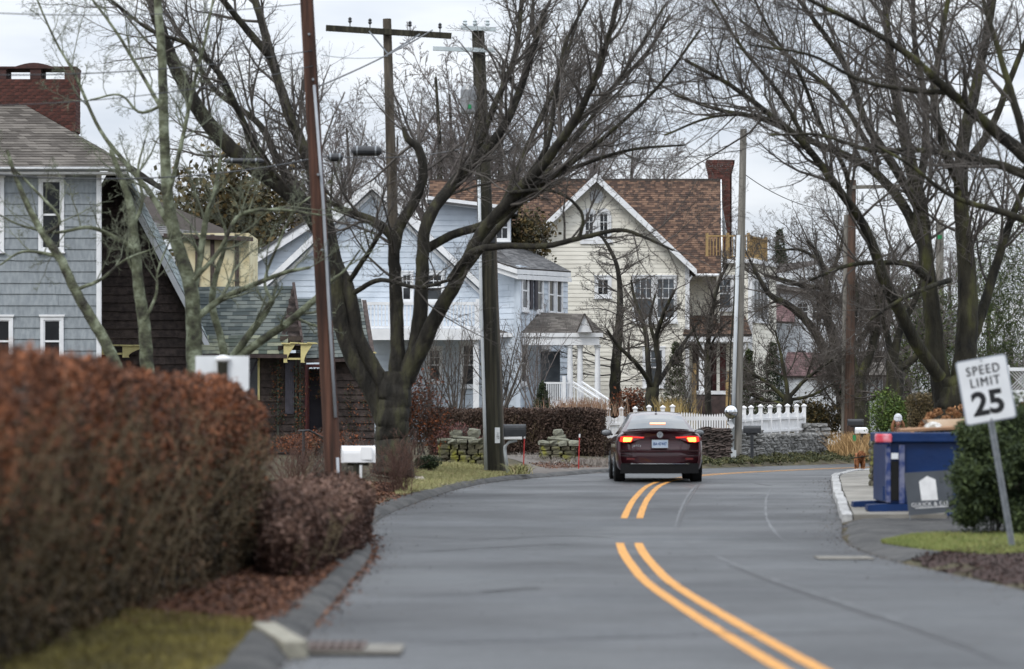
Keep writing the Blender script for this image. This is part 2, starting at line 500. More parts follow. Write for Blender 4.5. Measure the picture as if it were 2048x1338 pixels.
def offset(path, o):
    d = np.gradient(path, axis=0); d /= np.linalg.norm(d, axis=1)[:, None]
    nrm = np.stack([-d[:, 1], d[:, 0]], 1)      # left-hand normal
    return path + nrm * o
def seg(path, y0, y1):
    k = (path[:, 1] >= y0) & (path[:, 1] <= y1)
    return path[k]
def ribbon(name, path, w, m, dz, kind='structure', parent=None, wob=0.0, ends=False):
    n = len(path)
    wv = np.full(n, w)
    if wob: wv = w * (1 + wob * rng.normal(size=n)).clip(0.3, 2)
    if ends: wv = wv * np.clip(np.minimum(np.arange(n), n - 1 - np.arange(n)) / (n * 0.2), 0.05, 1)
    d = np.gradient(path, axis=0); d /= np.linalg.norm(d, axis=1)[:, None]
    nr = np.stack([-d[:, 1], d[:, 0]], 1)
    A = path + nr * wv[:, None] / 2; B = path - nr * wv[:, None] / 2
    V = np.zeros((n, 2, 3)); V[:, 0, :2] = A; V[:, 1, :2] = B
    V[:, 0, 2] = zr(A[:, 1]) + dz; V[:, 1, 2] = zr(B[:, 1]) + dz
    i = np.arange(n - 1)
    return V.reshape(-1, 3), np.stack([2 * i + 1, 2 * i + 3, 2 * i + 2, 2 * i], -1)
def join(lst):
    Vs, Qs, o = [], [], 0
    for v, q in lst: Vs.append(v); Qs.append(q + o); o += len(v)
    return np.vstack(Vs), np.vstack(Qs)

dense = smooth_path(CE, 900)
rs = []
for o in (0.115, -0.115):
    rs.append(ribbon('l', seg(offset(dense, o), 9, 35.3), 0.105, None, 0.004, wob=0.05))
    rs.append(ribbon('l', seg(offset(dense, o), 42.0, 95), 0.105, None, 0.004, wob=0.05))
Vv, Qq = join(rs)
obj_np('painted_centre_lines', Vv, Qq, M['paint_yellow'], kind='structure')

# dark cracks and tar seams across the asphalt
rs = []
def crack(pxs, w=0.02, wig=0.02, n=60):
    pts = [gp(a, b) for a, b in pxs]
    p = smooth_path(pts, n) if len(pts) > 2 else np.linspace(pts[0], pts[1], n)
    p = p + np.cumsum(rng.normal(size=(n, 2)), axis=0) * wig * 0.12
    return ribbon('c', p, w, None, 0.004, wob=0.5, ends=True)
for c, w in [([(760, 1030), (900, 1024), (1150, 1018), (1240, 1020)], .035), ([(760, 1071), (950, 1078), (1120, 1072), (1240, 1077)], .05),
          ([(760, 1084), (900, 1083), (1130, 1074)], .03), ([(790, 1105), (960, 1097), (1180, 1085)], .04), ([(800, 1108), (1000, 1094), (1250, 1087)], .022),
          ([(950, 1131), (1100, 1126), (1160, 1124)], .03), ([(700, 1195), (900, 1190), (1050, 1180), (1180, 1175)], .035), ([(960, 1186), (1010, 1180), (1090, 1175)], .05),
          ([(800, 1290), (1000, 1282), (1200, 1276), (1450, 1268)], .03), ([(1050, 1277), (1200, 1272), (1900, 1262)], .018), ([(820, 995), (1000, 990), (1160, 985)], .03),
          ([(1290, 1174), (1400, 1172), (1640, 1176)], .022), ([(1320, 1262), (1500, 1268), (1700, 1264)], .022), ([(1000, 968), (1150, 963), (1220, 962)], .03),
          ([(1500, 965), (1560, 972), (1640, 968)], .03), ([(1530, 1035), (1600, 1032), (1665, 1030)], .03), ([(1450, 1000), (1560, 995), (1650, 996)], .02)]:
    rs.append(crack(c, w * 1.2, wig=.035, n=110))
Vv, Qq = join(rs)
obj_np('road_cracks', Vv, Qq, M['tar'], kind='structure')
rs = []
for c, w in [([(1400, 965), (1380, 985), (1362, 1020), (1350, 1060)], .04), ([(1340, 1072), (1400, 1098), (1470, 1130), (1560, 1165), (1680, 1205), (1850, 1260), (2020, 1320)], .035),
          ([(1545, 970), (1532, 1000), (1533, 1035), (1550, 1065), (1580, 1090)], .04)]:
    rs.append(crack(c, w, wig=0.01, n=90))
Vv, Qq = join(rs)
obj_np('asphalt_seams', Vv, Qq, M['patch'], kind='structure')
rs = []
for c, w in [([(1402, 968), (1386, 986), (1368, 1020), (1356, 1062)], .03), ([(1450, 1128), (1560, 1170), (1680, 1212), (1850, 1268), (2010, 1330)], .05)]:
    rs.append(crack(c, w, wig=0.01, n=90))
Vv, Qq = join(rs)
obj_np('seam_edge_tar', Vv, Qq + 0, M['tar'], kind='structure')  # dark tar lines running beside the pale seams

# asphalt berm along the left edge (rolled kerb) and its gutter litter
Lc = seg(LEs, 8, 72)
def berm(path, w, hgt, name, m):
    prof = [(0.0, 0.0), (0.05, hgt * 0.6), (0.12, hgt), (w * 0.7, hgt * 1.02), (w, hgt * 0.95)]
    rows = [offset(path, o) for o, _ in prof]
    V = np.zeros((len(path), len(prof), 3))
    for k, (o, z) in enumerate(prof):
        V[:, k, :2] = rows[k]; V[:, k, 2] = zr(rows[k][:, 1]) + z + 0.006 + (rng.normal(size=len(path)) * 0.006 if k else 0)
    n, m_ = V.shape[:2]
    ii, jj = np.meshgrid(np.arange(n - 1), np.arange(m_ - 1), indexing='ij')
    Q = np.stack([ii * m_ + jj, (ii + 1) * m_ + jj, (ii + 1) * m_ + jj + 1, ii * m_ + jj + 1], -1).reshape(-1, 4)
    obj_np(name, V.reshape(-1, 3), Q, m, kind='structure')
berm(Lc, 0.36, 0.075, 'left_asphalt_kerb', M['asphalt_old'])

# driveways
strip('left_driveway', [gp(1056, 955), gp(1050, 944), (-0.4, 74), (-2.2, 84)], [gp(1240, 946), gp(1215, 940), (1.0, 79), (-0.6, 88)], M['gravel'], 0.012, 30, 10)
strip('right_driveway', [(4.05, 30.6), (4.0, 33), (4.15, 36), (4.66, 40.4)], [(12, 36.5), (12, 38.5), (12, 42), (12, 46)], M['asphalt_old'], 0.012, 40, 40, edge=0.0)

# right pavement: slabs and granite kerbstones
pv = thing('right_pavement', None, None); pv['kind'] = 'structure'
Rk = seg(REs, 40.7, 78)
acc = np.concatenate([[0], np.cumsum(np.linalg.norm(np.diff(Rk, axis=0), axis=1))])
def at(path, ac, s):
    return np.array([np.interp(s, ac, path[:, 0]), np.interp(s, ac, path[:, 1])])
s = 0.0
Ro = offset(Rk, -0.16)
while s < acc[-1] - 1:
    L = random.uniform(0.85, 1.25)
    a, b = at(Rk, acc, s), at(Rk, acc, s + L - 0.015)
    d = (b - a) / np.linalg.norm(b - a); n = np.array([d[1], -d[0]])
    top = 0.13 + random.uniform(-0.015, 0.02); j = random.uniform(-0.015, 0.015)
    a = a + n * j; b = b + n * j * 0.5
    z0, z1 = float(zr(a[1])), float(zr(b[1]))
    mb = MB()
    q = [a, b, b + n * 0.15, a + n * 0.15]; zz = [z0, z1, z1, z0]
    mb.add([(p[0], p[1], z - 0.1) for p, z in zip(q, zz)] + [(p[0], p[1], z + top) for p, z in zip(q, zz)],
           [(0, 1, 2, 3), (7, 6, 5, 4), (0, 4, 5, 1), (1, 5, 6, 2), (2, 6, 7, 3), (3, 7, 4, 0)])
    mb.build('kerbstone', M['granite'], pv, bevel=0.015)
    s += L
s = 0.0
while s < acc[-1] - 2:
    L = random.choice([1.5, 1.5, 1.8])
    a, b = at(Rk, acc, s), at(Rk, acc, s + L - 0.03)
    d = (b - a) / np.linalg.norm(b - a); n = np.array([d[1], -d[0]])
    z0, z1 = float(zr(a[1])) + .115, float(zr(b[1])) + .115 + random.uniform(-.01, .01)
    mb = MB()
    q = [a + n * .17, b + n * .17, b + n * 1.5, a + n * 1.5]; zz = [z0, z1, z1 + .02, z0 + .02]
    mb.add([(p[0], p[1], z - 0.12) for p, z in zip(q, zz)] + [(p[0], p[1], z) for p, z in zip(q, zz)],
           [(0, 1, 2, 3), (7, 6, 5, 4), (0, 4, 5, 1), (1, 5, 6, 2), (2, 6, 7, 3), (3, 7, 4, 0)])
    mb.build('paving_slab', M['concrete'], pv, bevel=0.01)
    s += L

# turf patches, with blades
M['grass'] = mat('grass_blades', (0.34, 0.325, 0.15), (0.42, 0.34, 0.19), rough=0.8, scale=2.5, attr=0.6, c3=(0.26, 0.265, 0.11), lo=0.2, hi=0.85, world=True)
M['grass_r'] = mat('greener_grass_blades', (0.13, 0.185, 0.045), (0.27, 0.26, 0.09), rough=0.8, scale=2.5, attr=0.6, lo=0.2, hi=0.85, world=True)
def blades(name, A, B, count, hgt, m, w=0.006):
    A = smooth_path(A, 60); B = smooth_path(B, 60)
    u = rng.random(count) * 59; t = rng.random(count)[:, None]
    i = np.minimum(u.astype(int), 58); f = (u - i)[:, None]
    a = A[i] * (1 - f) + A[i + 1] * f; b = B[i] * (1 - f) + B[i + 1] * f
    p = a * (1 - t) + b * t
    z = H(p[:, 0], p[:, 1])
    base = np.column_stack([p, z])
    hh = hgt * rng.uniform(0.5, 1.3, count)
    lean = rng.normal(size=(count, 2)) * 0.5 * hh[:, None]
    an = rng.random(count) * np.pi
    side = np.column_stack([np.cos(an), np.sin(an), np.zeros(count)]) * w
    tip = base + np.column_stack([lean, hh])
    V = np.stack([base - side, base + side, tip], 1).reshape(-1, 3)
    Q = np.arange(3 * count).reshape(-1, 3)
    return obj_np(name, V, Q, m, rnd=np.repeat(rng.random(count), 3), kind='stuff')
# left lawn by the pole
gA = [gp(812, 1000), gp(900, 985), gp(985, 966), gp(1052, 953), gp(1064, 950)]
gA = [(x - .18, y + .1) for x, y in gA]
gB = [(-2.25, 56), (-2.1, 62), (-1.7, 66), (-0.6, 67.5), (0.35, 66)]
strip('left_lawn', gA, gB, M['grass_bed'], 0.006, 40, 8, edge=0.04)
o = blades('grass', gA, gB, 26000, 0.06, M['grass'], 0.008)
tag(o, 'short yellow green lawn beside the road at the foot of the split pole', 'grass')
# bottom-left verge
gA = [(-1.68, 15), (-1.74, 18), (-1.85, 20.4)]; gB = [(-4.2, 15), (-3.6, 18), (-3.0, 21.5)]
strip('near_verge', gA, gB, M['grass_bed'], 0.006, 16, 8, edge=0.03)
o = blades('grass', gA, gB, 20000, 0.05, mat('olive_grass', (0.075, 0.06, 0.025), (0.24, 0.20, 0.055), rough=.85, scale=2.5, attr=.5, world=True), 0.006)
tag(o, 'mossy yellow grass verge below the tall foreground hedge', 'grass')
# right verge
gA = [(4.42, 33.9), (4.75, 32.3), (5.2, 31.3), (5.75, 31.6)]; gB = [(4.5, 34.3), (5.3, 36.4), (6.4, 36.6), (7.4, 35.8)]
strip('right_verge', gA, gB, M['grass_bed'], 0.012, 30, 8, edge=0.03)
o = blades('grass', gA, gB, 24000, 0.05, M['grass_r'], 0.006)
tag(o, 'bright green grass strip in front of the blue dumpster', 'grass')
# mulch bed
gA = [(4.85, 31.9), (4.33, 30.4), (4.38, 28.5), (4.62, 25.5), (4.95, 22)]; gB = [(7.6, 36.4), (9, 32), (9, 27), (9, 22)]
strip('mulch_bed', gA, gB, M['mulch'], 0.014, 30, 12, edge=0.06)
A_, B_ = smooth_path(gA, 60), smooth_path(gB, 60)
i = rng.integers(0, 60, 9000); t = rng.random((9000, 1))
p = A_[i] * (1 - t) + B_[i] * t + rng.normal(size=(9000, 2)) * .04
M['chip'] = mat('mulch_chips', (0.012, 0.007, 0.006), (0.045, 0.024, 0.019), rough=0.95, scale=30, attr=0.7)
o = leafcloud('mulch_chips', np.column_stack([p, H(p[:, 0], p[:, 1]) + .02]), 0.022, M['chip'], aspect=0.4)
tag(o, 'dark brown bark mulch around the leaning speed sign', 'mulch')

# fallen leaves
M['litter'] = mat('fallen_leaves', (0.060, 0.026, 0.016), (0.20, 0.085, 0.04), rough=0.8, scale=8, attr=0.8, c3=(0.11, 0.045, 0.024), lo=0.15, hi=0.9)
def litter(A, B, n, size, label, sg=0.05):
    A_, B_ = smooth_path(A, 60), smooth_path(B, 60)
    i = rng.integers(0, 60, n); t = rng.random((n, 1))
    p = A_[i] * (1 - t) + B_[i] * t + rng.normal(size=(n, 2)) * sg
    up = np.tile([0, 0, 1.2], (n, 1))
    o = leafcloud('fallen_leaves', np.column_stack([p, np.maximum(H(p[:, 0], p[:, 1]), zr(p[:, 1])) + .015]), size, M['litter'], aspect=0.7, nrm=up)
    tag(o, label, 'leaves')
litter([(-1.78, 20.2), (-1.75, 25), (-1.75, 29.5), (-1.75, 33)], [(-3.1, 20), (-3.0, 25), (-2.7, 29.5), (-2.5, 33)], 16000, 0.022, 'rust brown leaf litter along the base of the foreground hedge')
litter([(-1.48, 21), (-1.55, 31), (-1.8, 37)], [(-1.95, 21), (-1.95, 31), (-2.3, 37)], 7000, 0.017, 'thin line of wet leaves in the left gutter', .07)
litter([(0.9, 69), (2.2, 72.2), (3.6, 75)], [(0.5, 71), (1.6, 74.5), (3.0, 77)], 3600, 0.022, 'brown leaves below the hedge beside the left driveway', .12)
litter([(-2.2, 43), (-1.9, 49), (-1.6, 53)], [(-4.2, 43), (-3.4, 49), (-2.6, 54)], 7000, 0.022, 'dark fallen leaves around the white mailbox', .12)
litter([(4.0, 31.5), (4.2, 26)], [(4.4, 31.3), (4.5, 26)], 700, 0.02, 'specks of mulch and leaves along the right road edge', .08) if False else None

n = 2600
Es = np.vstack([LEs[(LEs[:, 1] > 12) & (LEs[:, 1] < 66)]]); i = rng.integers(0, len(Es), n)
p = Es[i] + np.column_stack([np.abs(rng.normal(size=n)) * .28 * (rng.random(n) ** 1.5) + .0, rng.normal(size=n) * .2])
q_ = REs[(REs[:, 1] > 20) & (REs[:, 1] < 66)]; i = rng.integers(0, len(q_), n); p2_ = q_[i] - np.column_stack([np.abs(rng.normal(size=n)) * .35 * (rng.random(n) ** 1.2) - .05, rng.normal(size=n) * .2])
p3_ = np.column_stack([rng.uniform(-1.2, 4.5, 260), rng.uniform(15, 60, 260)])
p = np.vstack([p, p2_, p3_])
o = leafcloud('road_grit', np.column_stack([p, zr(p[:, 1]) + .008]), .009, mat('dark_grit', (0.03, 0.022, 0.018), (0.13, 0.10, 0.075), attr=.8, lo=.2, hi=.8), aspect=.8, nrm=np.tile([0, 0, 1.5], (len(p), 1)))
tag(o, 'dark grit and crumbled leaf scattered over the road edges', 'grit')
# storm drain: concrete kerb stone, grate frame, apron
M['iron'] = mat('rusty_iron', (0.10, 0.075, 0.068), (0.15, 0.115, 0.10), rough=0.7, scale=20, bump=0.3)
M['curb_conc'] = mat('curb_concrete', (0.34, 0.325, 0.265), (0.20, 0.19, 0.155), rough=0.85, scale=9, bump=0.4)
M['apron'] = mat('drain_concrete', (0.13, 0.12, 0.105), (0.21, 0.20, 0.175), rough=0.85, scale=8, bump=0.4)
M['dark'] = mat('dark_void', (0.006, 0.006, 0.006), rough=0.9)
g = thing('storm_drain', 'rusty storm drain grate in a concrete apron at the left road edge', 'storm drain', (X(700, 18.9), 18.9, 0))
c = Vector((X(700, 18.9), 18.9, 0))
MB().box(c.x - .30, c.x + .36, c.y - .55, c.y + .1, .008, .03).build('concrete_apron', M['apron'], g, bevel=.008)
mb = MB()
x0, x1, y0, y1 = c.x - .30, c.x + .10, c.y - .5, c.y + .06
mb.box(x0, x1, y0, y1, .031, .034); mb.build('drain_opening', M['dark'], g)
mb = MB()
for k in range(8):
    xx = lerp(x0, x1, k / 7)
    mb.box(xx - .013, xx + .013, y0, y1, .035, .05)
for yy in (y0, (y0 + y1) / 2, y1): mb.box(x0 - .013, x1 + .013, yy - .012, yy + .012, .036, .051)
mb.build('grate', M['iron'], g)
k0 = MB()
a = Vector((X(530, 19.9), 19.9, 0.0)); b = Vector((X(592, 18.2), 18.2, 0.0))
d = (b - a).normalized(); n = Vector((d.y, -d.x, 0))
k0.obox(a - Vector((0, 0, .05)) - n * .08, b - a, n * .17, (0, 0, .16))
o = k0.build('kerb_block', M['curb_conc'], None, bevel=.015)
tag(o, 'pale concrete kerb block angled at the storm drain', 'kerb block')
o = MB().box(X(1632, 31.6), X(1742, 31.6), 31.3, 31.9, .004, .016).build('concrete_patch', M['apron'], None, bevel=.01)
tag(o, 'narrow pale concrete drain sill at the right driveway mouth', 'drain')
# ------------------------------------------------------------------ buildings
M['white'] = mat('white_trim', (0.80, 0.81, 0.82), (0.70, 0.71, 0.73), rough=0.55, scale=3, bump=0.1)
M['yellow_board'] = mat('cream_clapboard', (0.84, 0.81, 0.72), (0.68, 0.65, 0.57), rough=0.7, scale=.9, rand=0.05, stretch=(1, 1, 3), bump=0.15, bscale=20)
M['blue_board'] = mat('pale_blue_shingle', (0.60, 0.66, 0.73), (0.47, 0.53, 0.60), rough=0.75, scale=1.3, rand=0.05, bump=0.2, bscale=25)
M['grey_board'] = mat('grey_blue_shake', (0.30, 0.33, 0.35), (0.22, 0.245, 0.265), rough=0.8, scale=4, rand=0.07, bump=0.4, bscale=25, stretch=(3, 3, 1))
M['brown_board'] = mat('weathered_dark_shingle', (0.032, 0.024, 0.022), (0.075, 0.056, 0.05), rough=0.85, scale=7, rand=0.25, bump=0.5, bscale=25)
M['far_board'] = mat('white_far_siding', (0.62, 0.64, 0.66), (0.54, 0.56, 0.58), rough=0.7, scale=3, rand=0.04)
M['glass'] = mat('window_glass', (0.010, 0.011, 0.013), (0.06, 0.064, 0.07), rough=0.1, scale=1.5, spec=0.35)
M['glass_dark'] = mat('dark_window_glass', (0.008, 0.009, 0.011), (0.016, 0.018, 0.02), rough=0.15, scale=1.5, spec=0.25)
M['screen'] = mat('window_with_screen', (0.04, 0.05, 0.06), (0.09, 0.105, 0.12), rough=0.4, scale=2.5, spec=0.5)
M['roof_brown'] = mat('brown_asphalt_shingles', (0.040, 0.024, 0.018), (0.155, 0.092, 0.060), rough=0.9, scale=1.2, attr=0.9, c3=(0.083, 0.047, 0.032), lo=0.2, hi=0.85)
M['roof_grey'] = mat('grey_asphalt_shingles', (0.085, 0.085, 0.088), (0.16, 0.158, 0.16), rough=0.9, scale=1.5, attr=0.5)
M['roof_taupe'] = mat('taupe_asphalt_shingles', (0.075, 0.066, 0.058), (0.15, 0.135, 0.12), rough=0.9, scale=1.2, attr=0.5)
M['roof_green'] = mat('green_slate_shingles', (0.040, 0.052, 0.052), (0.115, 0.13, 0.12), rough=0.85, scale=1.6, attr=0.6, c3=(0.07, 0.083, 0.080))
M['roof_moss'] = mat('mossy_green_shingles', (0.06, 0.075, 0.06), (0.20, 0.21, 0.15), rough=0.9, scale=2.4, attr=0.5, c3=(0.09, 0.10, 0.085))
M['roof_red'] = mat('dull_red_roof', (0.085, 0.048, 0.05), (0.14, 0.085, 0.085), rough=0.9, scale=1.2, attr=0.4)
M['roof_slab'] = mat('roof_deck', (0.06, 0.05, 0.045), rough=0.9)
M['brick'] = mat('red_brick', (0.115, 0.038, 0.028), (0.055, 0.024, 0.020), rough=0.9, scale=10, rand=0.3, bump=0.4, bscale=60)
M['brick_dark'] = mat('sooty_brick', (0.055, 0.03, 0.028), (0.09, 0.04, 0.035), rough=0.9, scale=10, rand=0.3)
M['brick_a'] = mat('brick_courses', (0.08, 0.030, 0.025), (0.14, 0.055, 0.044), rough=0.9, scale=6, attr=0.6)
M['mortar'] = mat('mortar', (0.19, 0.15, 0.13), (0.13, 0.10, 0.09), rough=0.95, scale=15)
M['timber_new'] = mat('new_yellow_timber', (0.40, 0.28, 0.12), (0.28, 0.18, 0.08), rough=0.7, scale=5, rand=0.15, stretch=(1, 1, .2))
M['cream'] = mat('cream_stucco', (0.72, 0.67, 0.46), (0.58, 0.49, 0.29), rough=0.9, scale=2, bump=0.2)
M['dark_wood'] = mat('dark_stained_wood', (0.045, 0.032, 0.03), (0.08, 0.055, 0.05), rough=0.8, scale=6, bump=0.4)
M['plum'] = mat('plum_grey_paint', (0.085, 0.08, 0.10), (0.055, 0.052, 0.066), rough=0.75, scale=5, bump=0.3)
M['plum_dark'] = mat('dark_plum_door', (0.020, 0.018, 0.028), (0.032, 0.028, 0.04), rough=0.6, scale=5)
M['pale_yellow'] = mat('pale_yellow_wood', (0.68, 0.60, 0.27), (0.58, 0.50, 0.23), rough=0.6, scale=5, bump=0.2)
M['maroon_door'] = mat('maroon_door', (0.09, 0.018, 0.018), (0.06, 0.014, 0.014), rough=0.5, scale=3)
M['metal_grey'] = mat('grey_metal', (0.30, 0.31, 0.32), (0.24, 0.25, 0.26), rough=0.45, scale=8, metal=0.5)
M['black'] = mat('black_metal', (0.018, 0.02, 0.024), (0.03, 0.032, 0.036), rough=0.42, scale=10, spec=0.5)

def poly_span(poly, b):
    xs_ = []
    n = len(poly)
    for i in range(n):
        (x0, z0), (x1, z1) = poly[i], poly[(i + 1) % n]
        if (z0 - b) * (z1 - b) <= 0 and abs(z1 - z0) > 1e-6:
            xs_.append(x0 + (x1 - x0) * (b - z0) / (z1 - z0))
    return (min(xs_), max(xs_)) if len(xs_) >= 2 else None

def wall(parent, O, u, poly, rh, mb_, mcore, wins=(), name='clapboard', thick=0.14, seglen=None, proud=0.03, ragged=0.0):
    """O bottom-left corner (world), u unit direction left->right seen from outside, poly (a, height) outline; wins (a0,a1,b0,b1)"""
    O = Vector(O); u = Vector((u[0], u[1], 0)).normalized(); n = Vector((u.y, -u.x, 0)); zv = Vector((0, 0, 1))
    mc = MB(); mc.prism([O + u * a + zv * b for a, b in poly], -n * thick)
    mc.build('wall', mcore, parent)
    b0 = min(b for a, b in poly); b1 = max(b for a, b in poly)
    z = b0
    while z < b1 - 0.02:
        zt = min(z + rh, b1 - 0.01)
        s0 = poly_span(poly, z + 1e-3); s1 = poly_span(poly, zt - 1e-3)
        if s0 and s1:
            segs = [(s0[0], s0[1], s1[0], s1[1])]
            for (a0, a1, w0, w1) in wins:
                if w0 < zt - 0.001 and w1 > z + 0.001:
                    ns = []
                    for (l0, r0, l1, r1) in segs:
                        if a0 >= max(r0, r1) or a1 <= min(l0, l1): ns.append((l0, r0, l1, r1)); continue
                        if a0 > min(l0, l1): ns.append((l0, a0, min(l1, a0), a0))
                        if a1 < max(r0, r1): ns.append((a1, r0, a1, max(r1, a1)))
                    segs = ns
            fin = []
            for sgm in segs:
                L = sgm[1] - sgm[0]
                if seglen and L > seglen * 1.4:
                    cuts = [sgm[0]]
                    while cuts[-1] < sgm[1] - seglen * 1.3: cuts.append(cuts[-1] + seglen * random.uniform(.7, 1.3))
                    cuts.append(sgm[1])
                    for i in range(len(cuts) - 1):
                        l, r_ = cuts[i], cuts[i + 1]
                        fin.append((l, r_ - 0.006 if i < len(cuts) - 2 else r_, max(l, sgm[2]) if i == 0 else l, min(r_ - .006, sgm[3]) if i < len(cuts) - 2 else sgm[3]))
                else: fin.append(sgm)
            for (l0, r0, l1, r1) in fin:
                if r0 - l0 < 0.03: continue
                if r1 <= l1: l1 = r1 = (l1 + r1) / 2
                p = proud + random.uniform(-.003, .003)
                dz = random.uniform(-ragged, 0) if ragged else 0
                A = O + u * l0 + zv * (z + dz); B = O + u * r0 + zv * (z + dz); C = O + u * r1 + zv * zt; D = O + u * l1 + zv * zt
                vs = [A, B, C, D, A + n * p, B + n * p, C + n * 0.006, D + n * 0.006]
                m = MB(); m.add(vs, [(0, 3, 2, 1), (4, 5, 6, 7), (0, 1, 5, 4), (1, 2, 6, 5), (2, 3, 7, 6), (3, 0, 4, 7)])
                m.build(name, mb_, parent)
        z = zt
    return O, u, n

def window(parent, O, u, a0, a1, b0, b1, trim=0.11, cols=2, rows=1, double=True, mtrim=None, mglass=None, sill=True, proud=0.055, mun=0.022):
    """opening (a0..a1, b0..b1) is the glass area"""
    mtrim = mtrim or M['white']; mglass = mglass or M['glass']
    O = Vector(O); u = Vector((u[0], u[1], 0)).normalized(); n = Vector((u.y, -u.x, 0)); zv = Vector((0, 0, 1))
    def B(m, x0, x1, z0, z1, d0, d1): m.obox(O + u * x0 + zv * z0 + n * d0, u * (x1 - x0), n * (d1 - d0), zv * (z1 - z0))
    f = MB()
    B(f, a0 - trim, a0, b0 - trim, b1 + trim, 0.0, proud); B(f, a1, a1 + trim, b0 - trim, b1 + trim, 0.0, proud)
    B(f, a0, a1, b1, b1 + trim, 0.0, proud - .002); B(f, a0, a1, b0 - trim, b0, 0.0, proud - .002)
    B(f, a0 - trim - .03, a1 + trim + .03, b1 + trim, b1 + trim + .05, 0.0, proud + .03)
    w = f.build('window', mtrim, parent)
    if sill:
        s_ = MB(); B(s_, a0 - trim - .03, a1 + trim + .03, b0 - trim - .04, b0 - trim, 0, proud + .05); s_.build('sill', mtrim, w)
    g = MB(); B(g, a0, a1, b0, b1, 0.002, 0.008); g.build('pane', mglass, w)
    m = MB(); mid = (b0 + b1) / 2
    if double: B(m, a0, a1, mid - .025, mid + .025, .009, .035)
    for i in range(1, cols):
        x = lerp(a0, a1, i / cols)
        B(m, x - mun / 2, x + mun / 2, (mid + .025) if (double and rows > 1) else b0, b1, .009, .025)
    for j in range(1, rows):
        z = lerp(mid if double else b0, b1, j / rows)
        B(m, a0, a1, z - mun / 2, z + mun / 2, .009, .024)
    e = 0.03
    B(m, a0, a0 + e, b0, b1, .009, .03); B(m, a1 - e, a1, b0, b1, .009, .03); B(m, a0, a1, b0, b0 + e, .009, .031); B(m, a0, a1, b1 - e, b1, .009, .031)
    m.build('sash', mtrim, w)
    return w

def roof(parent, p0, p1, p2, p3, msh, rh=0.16, tab=0.3, name='roof', slab=0.10, thick=0.018, mslab=None):
    """p0 eave left, p1 eave right, p2 ridge right, p3 ridge left (seen from outside)"""
    p0, p1, p2, p3 = map(Vector, (p0, p1, p2, p3))
    n = (p1 - p0).cross(p3 - p0 if (p3 - p0).length > .01 else p2 - p0).normalized()
    if n.z < 0: n = -n
    r = MB()
    poly = [p0, p1, p2, p3] if (p2 - p3).length > 0.02 else [p0, p1, p2]
    r.prism(poly, -n * slab)
    ro = r.build(name, mslab or M['roof_slab'], parent)
    H_ = ((p3 - p0).length + (p2 - p1).length) / 2
    nr = max(1, int(H_ / rh)); s = MB()
    for j in range(nr):
        t0, t1 = j / nr, (j + 1) / nr
        A, B = p0.lerp(p3, t0), p1.lerp(p2, t0); C, D = p1.lerp(p2, t1), p0.lerp(p3, t1)
        L = (B - A).length
        nt_ = max(1, int(L / tab)); cuts = [0.0] + sorted(min(.999, max(.001, (i + random.uniform(-.2, .2) + (.5 if j % 2 else 0)) / nt_)) for i in range(1, nt_)) + [1.0]
        for i in range(len(cuts) - 1):
            a, b = cuts[i], cuts[i + 1]
            if b - a < 1e-4: continue
            q = [A.lerp(B, a), A.lerp(B, b), D.lerp(C, b), D.lerp(C, a)]
            hh = thick * random.uniform(.6, 1.2)
            vs = [q[0] + n * hh, q[1] + n * hh, q[2] + n * .004, q[3] + n * .004, q[0] + n * .001, q[1] + n * .001]
            s.add(vs, [(0, 1, 2, 3), (4, 5, 1, 0)])
    s.build('shingles', msh, ro, rnd=True, kind='stuff')
    return ro

def brick_block(parent, x0, x1, y0, y1, z0, z1, faces=('front', 'right'), bl=0.21, bh=0.068, gap=0.012, mb_=None, name='brick'):
    """mortar core with single bricks proud of it on the named faces"""
    core = MB().box(x0 + .01, x1 - .01, y0 + .01, y1 - .01, z0, z1).build('chimney_core', M['mortar'], parent)
    mb_ = mb_ or M['brick']; cache = {}
    j = 0; z = z0
    while z + bh <= z1 + .01:
        for fc in faces:
            a0, a1 = (x0, x1) if fc == 'front' else (y0, y1)
            a = a0 - (bl / 2 if j % 2 else 0)
            while a < a1 - .03:
                s, e = max(a, a0), min(a + bl - gap, a1)
                if e - s > .04:
                    L = round(e - s, 2); key = (fc, L)
                    if key not in cache:
                        m = MB()
                        if fc == 'front': m.box(0, L, 0, .05, 0, bh - gap)
                        else: m.box(-.05, 0, 0, L, 0, bh - gap)
                        me = bpy.data.meshes.new('brick'); me.from_pydata(m.v, [], m.f); me.materials.append(mb_); cache[key] = me
                    o = bpy.data.objects.new(name, cache[key]); COL.objects.link(o); o.parent = parent
                    off = wloc(parent)
                    pz = random.uniform(0, .008)
                    o.location = (Vector((s, y0 - pz, z)) if fc == 'front' else Vector((x1 + pz, s, z))) - off
                a += bl
        z += bh; j += 1
    return core

def Wl(px0, py0, d): return X(px0, d), Z(py0, d)

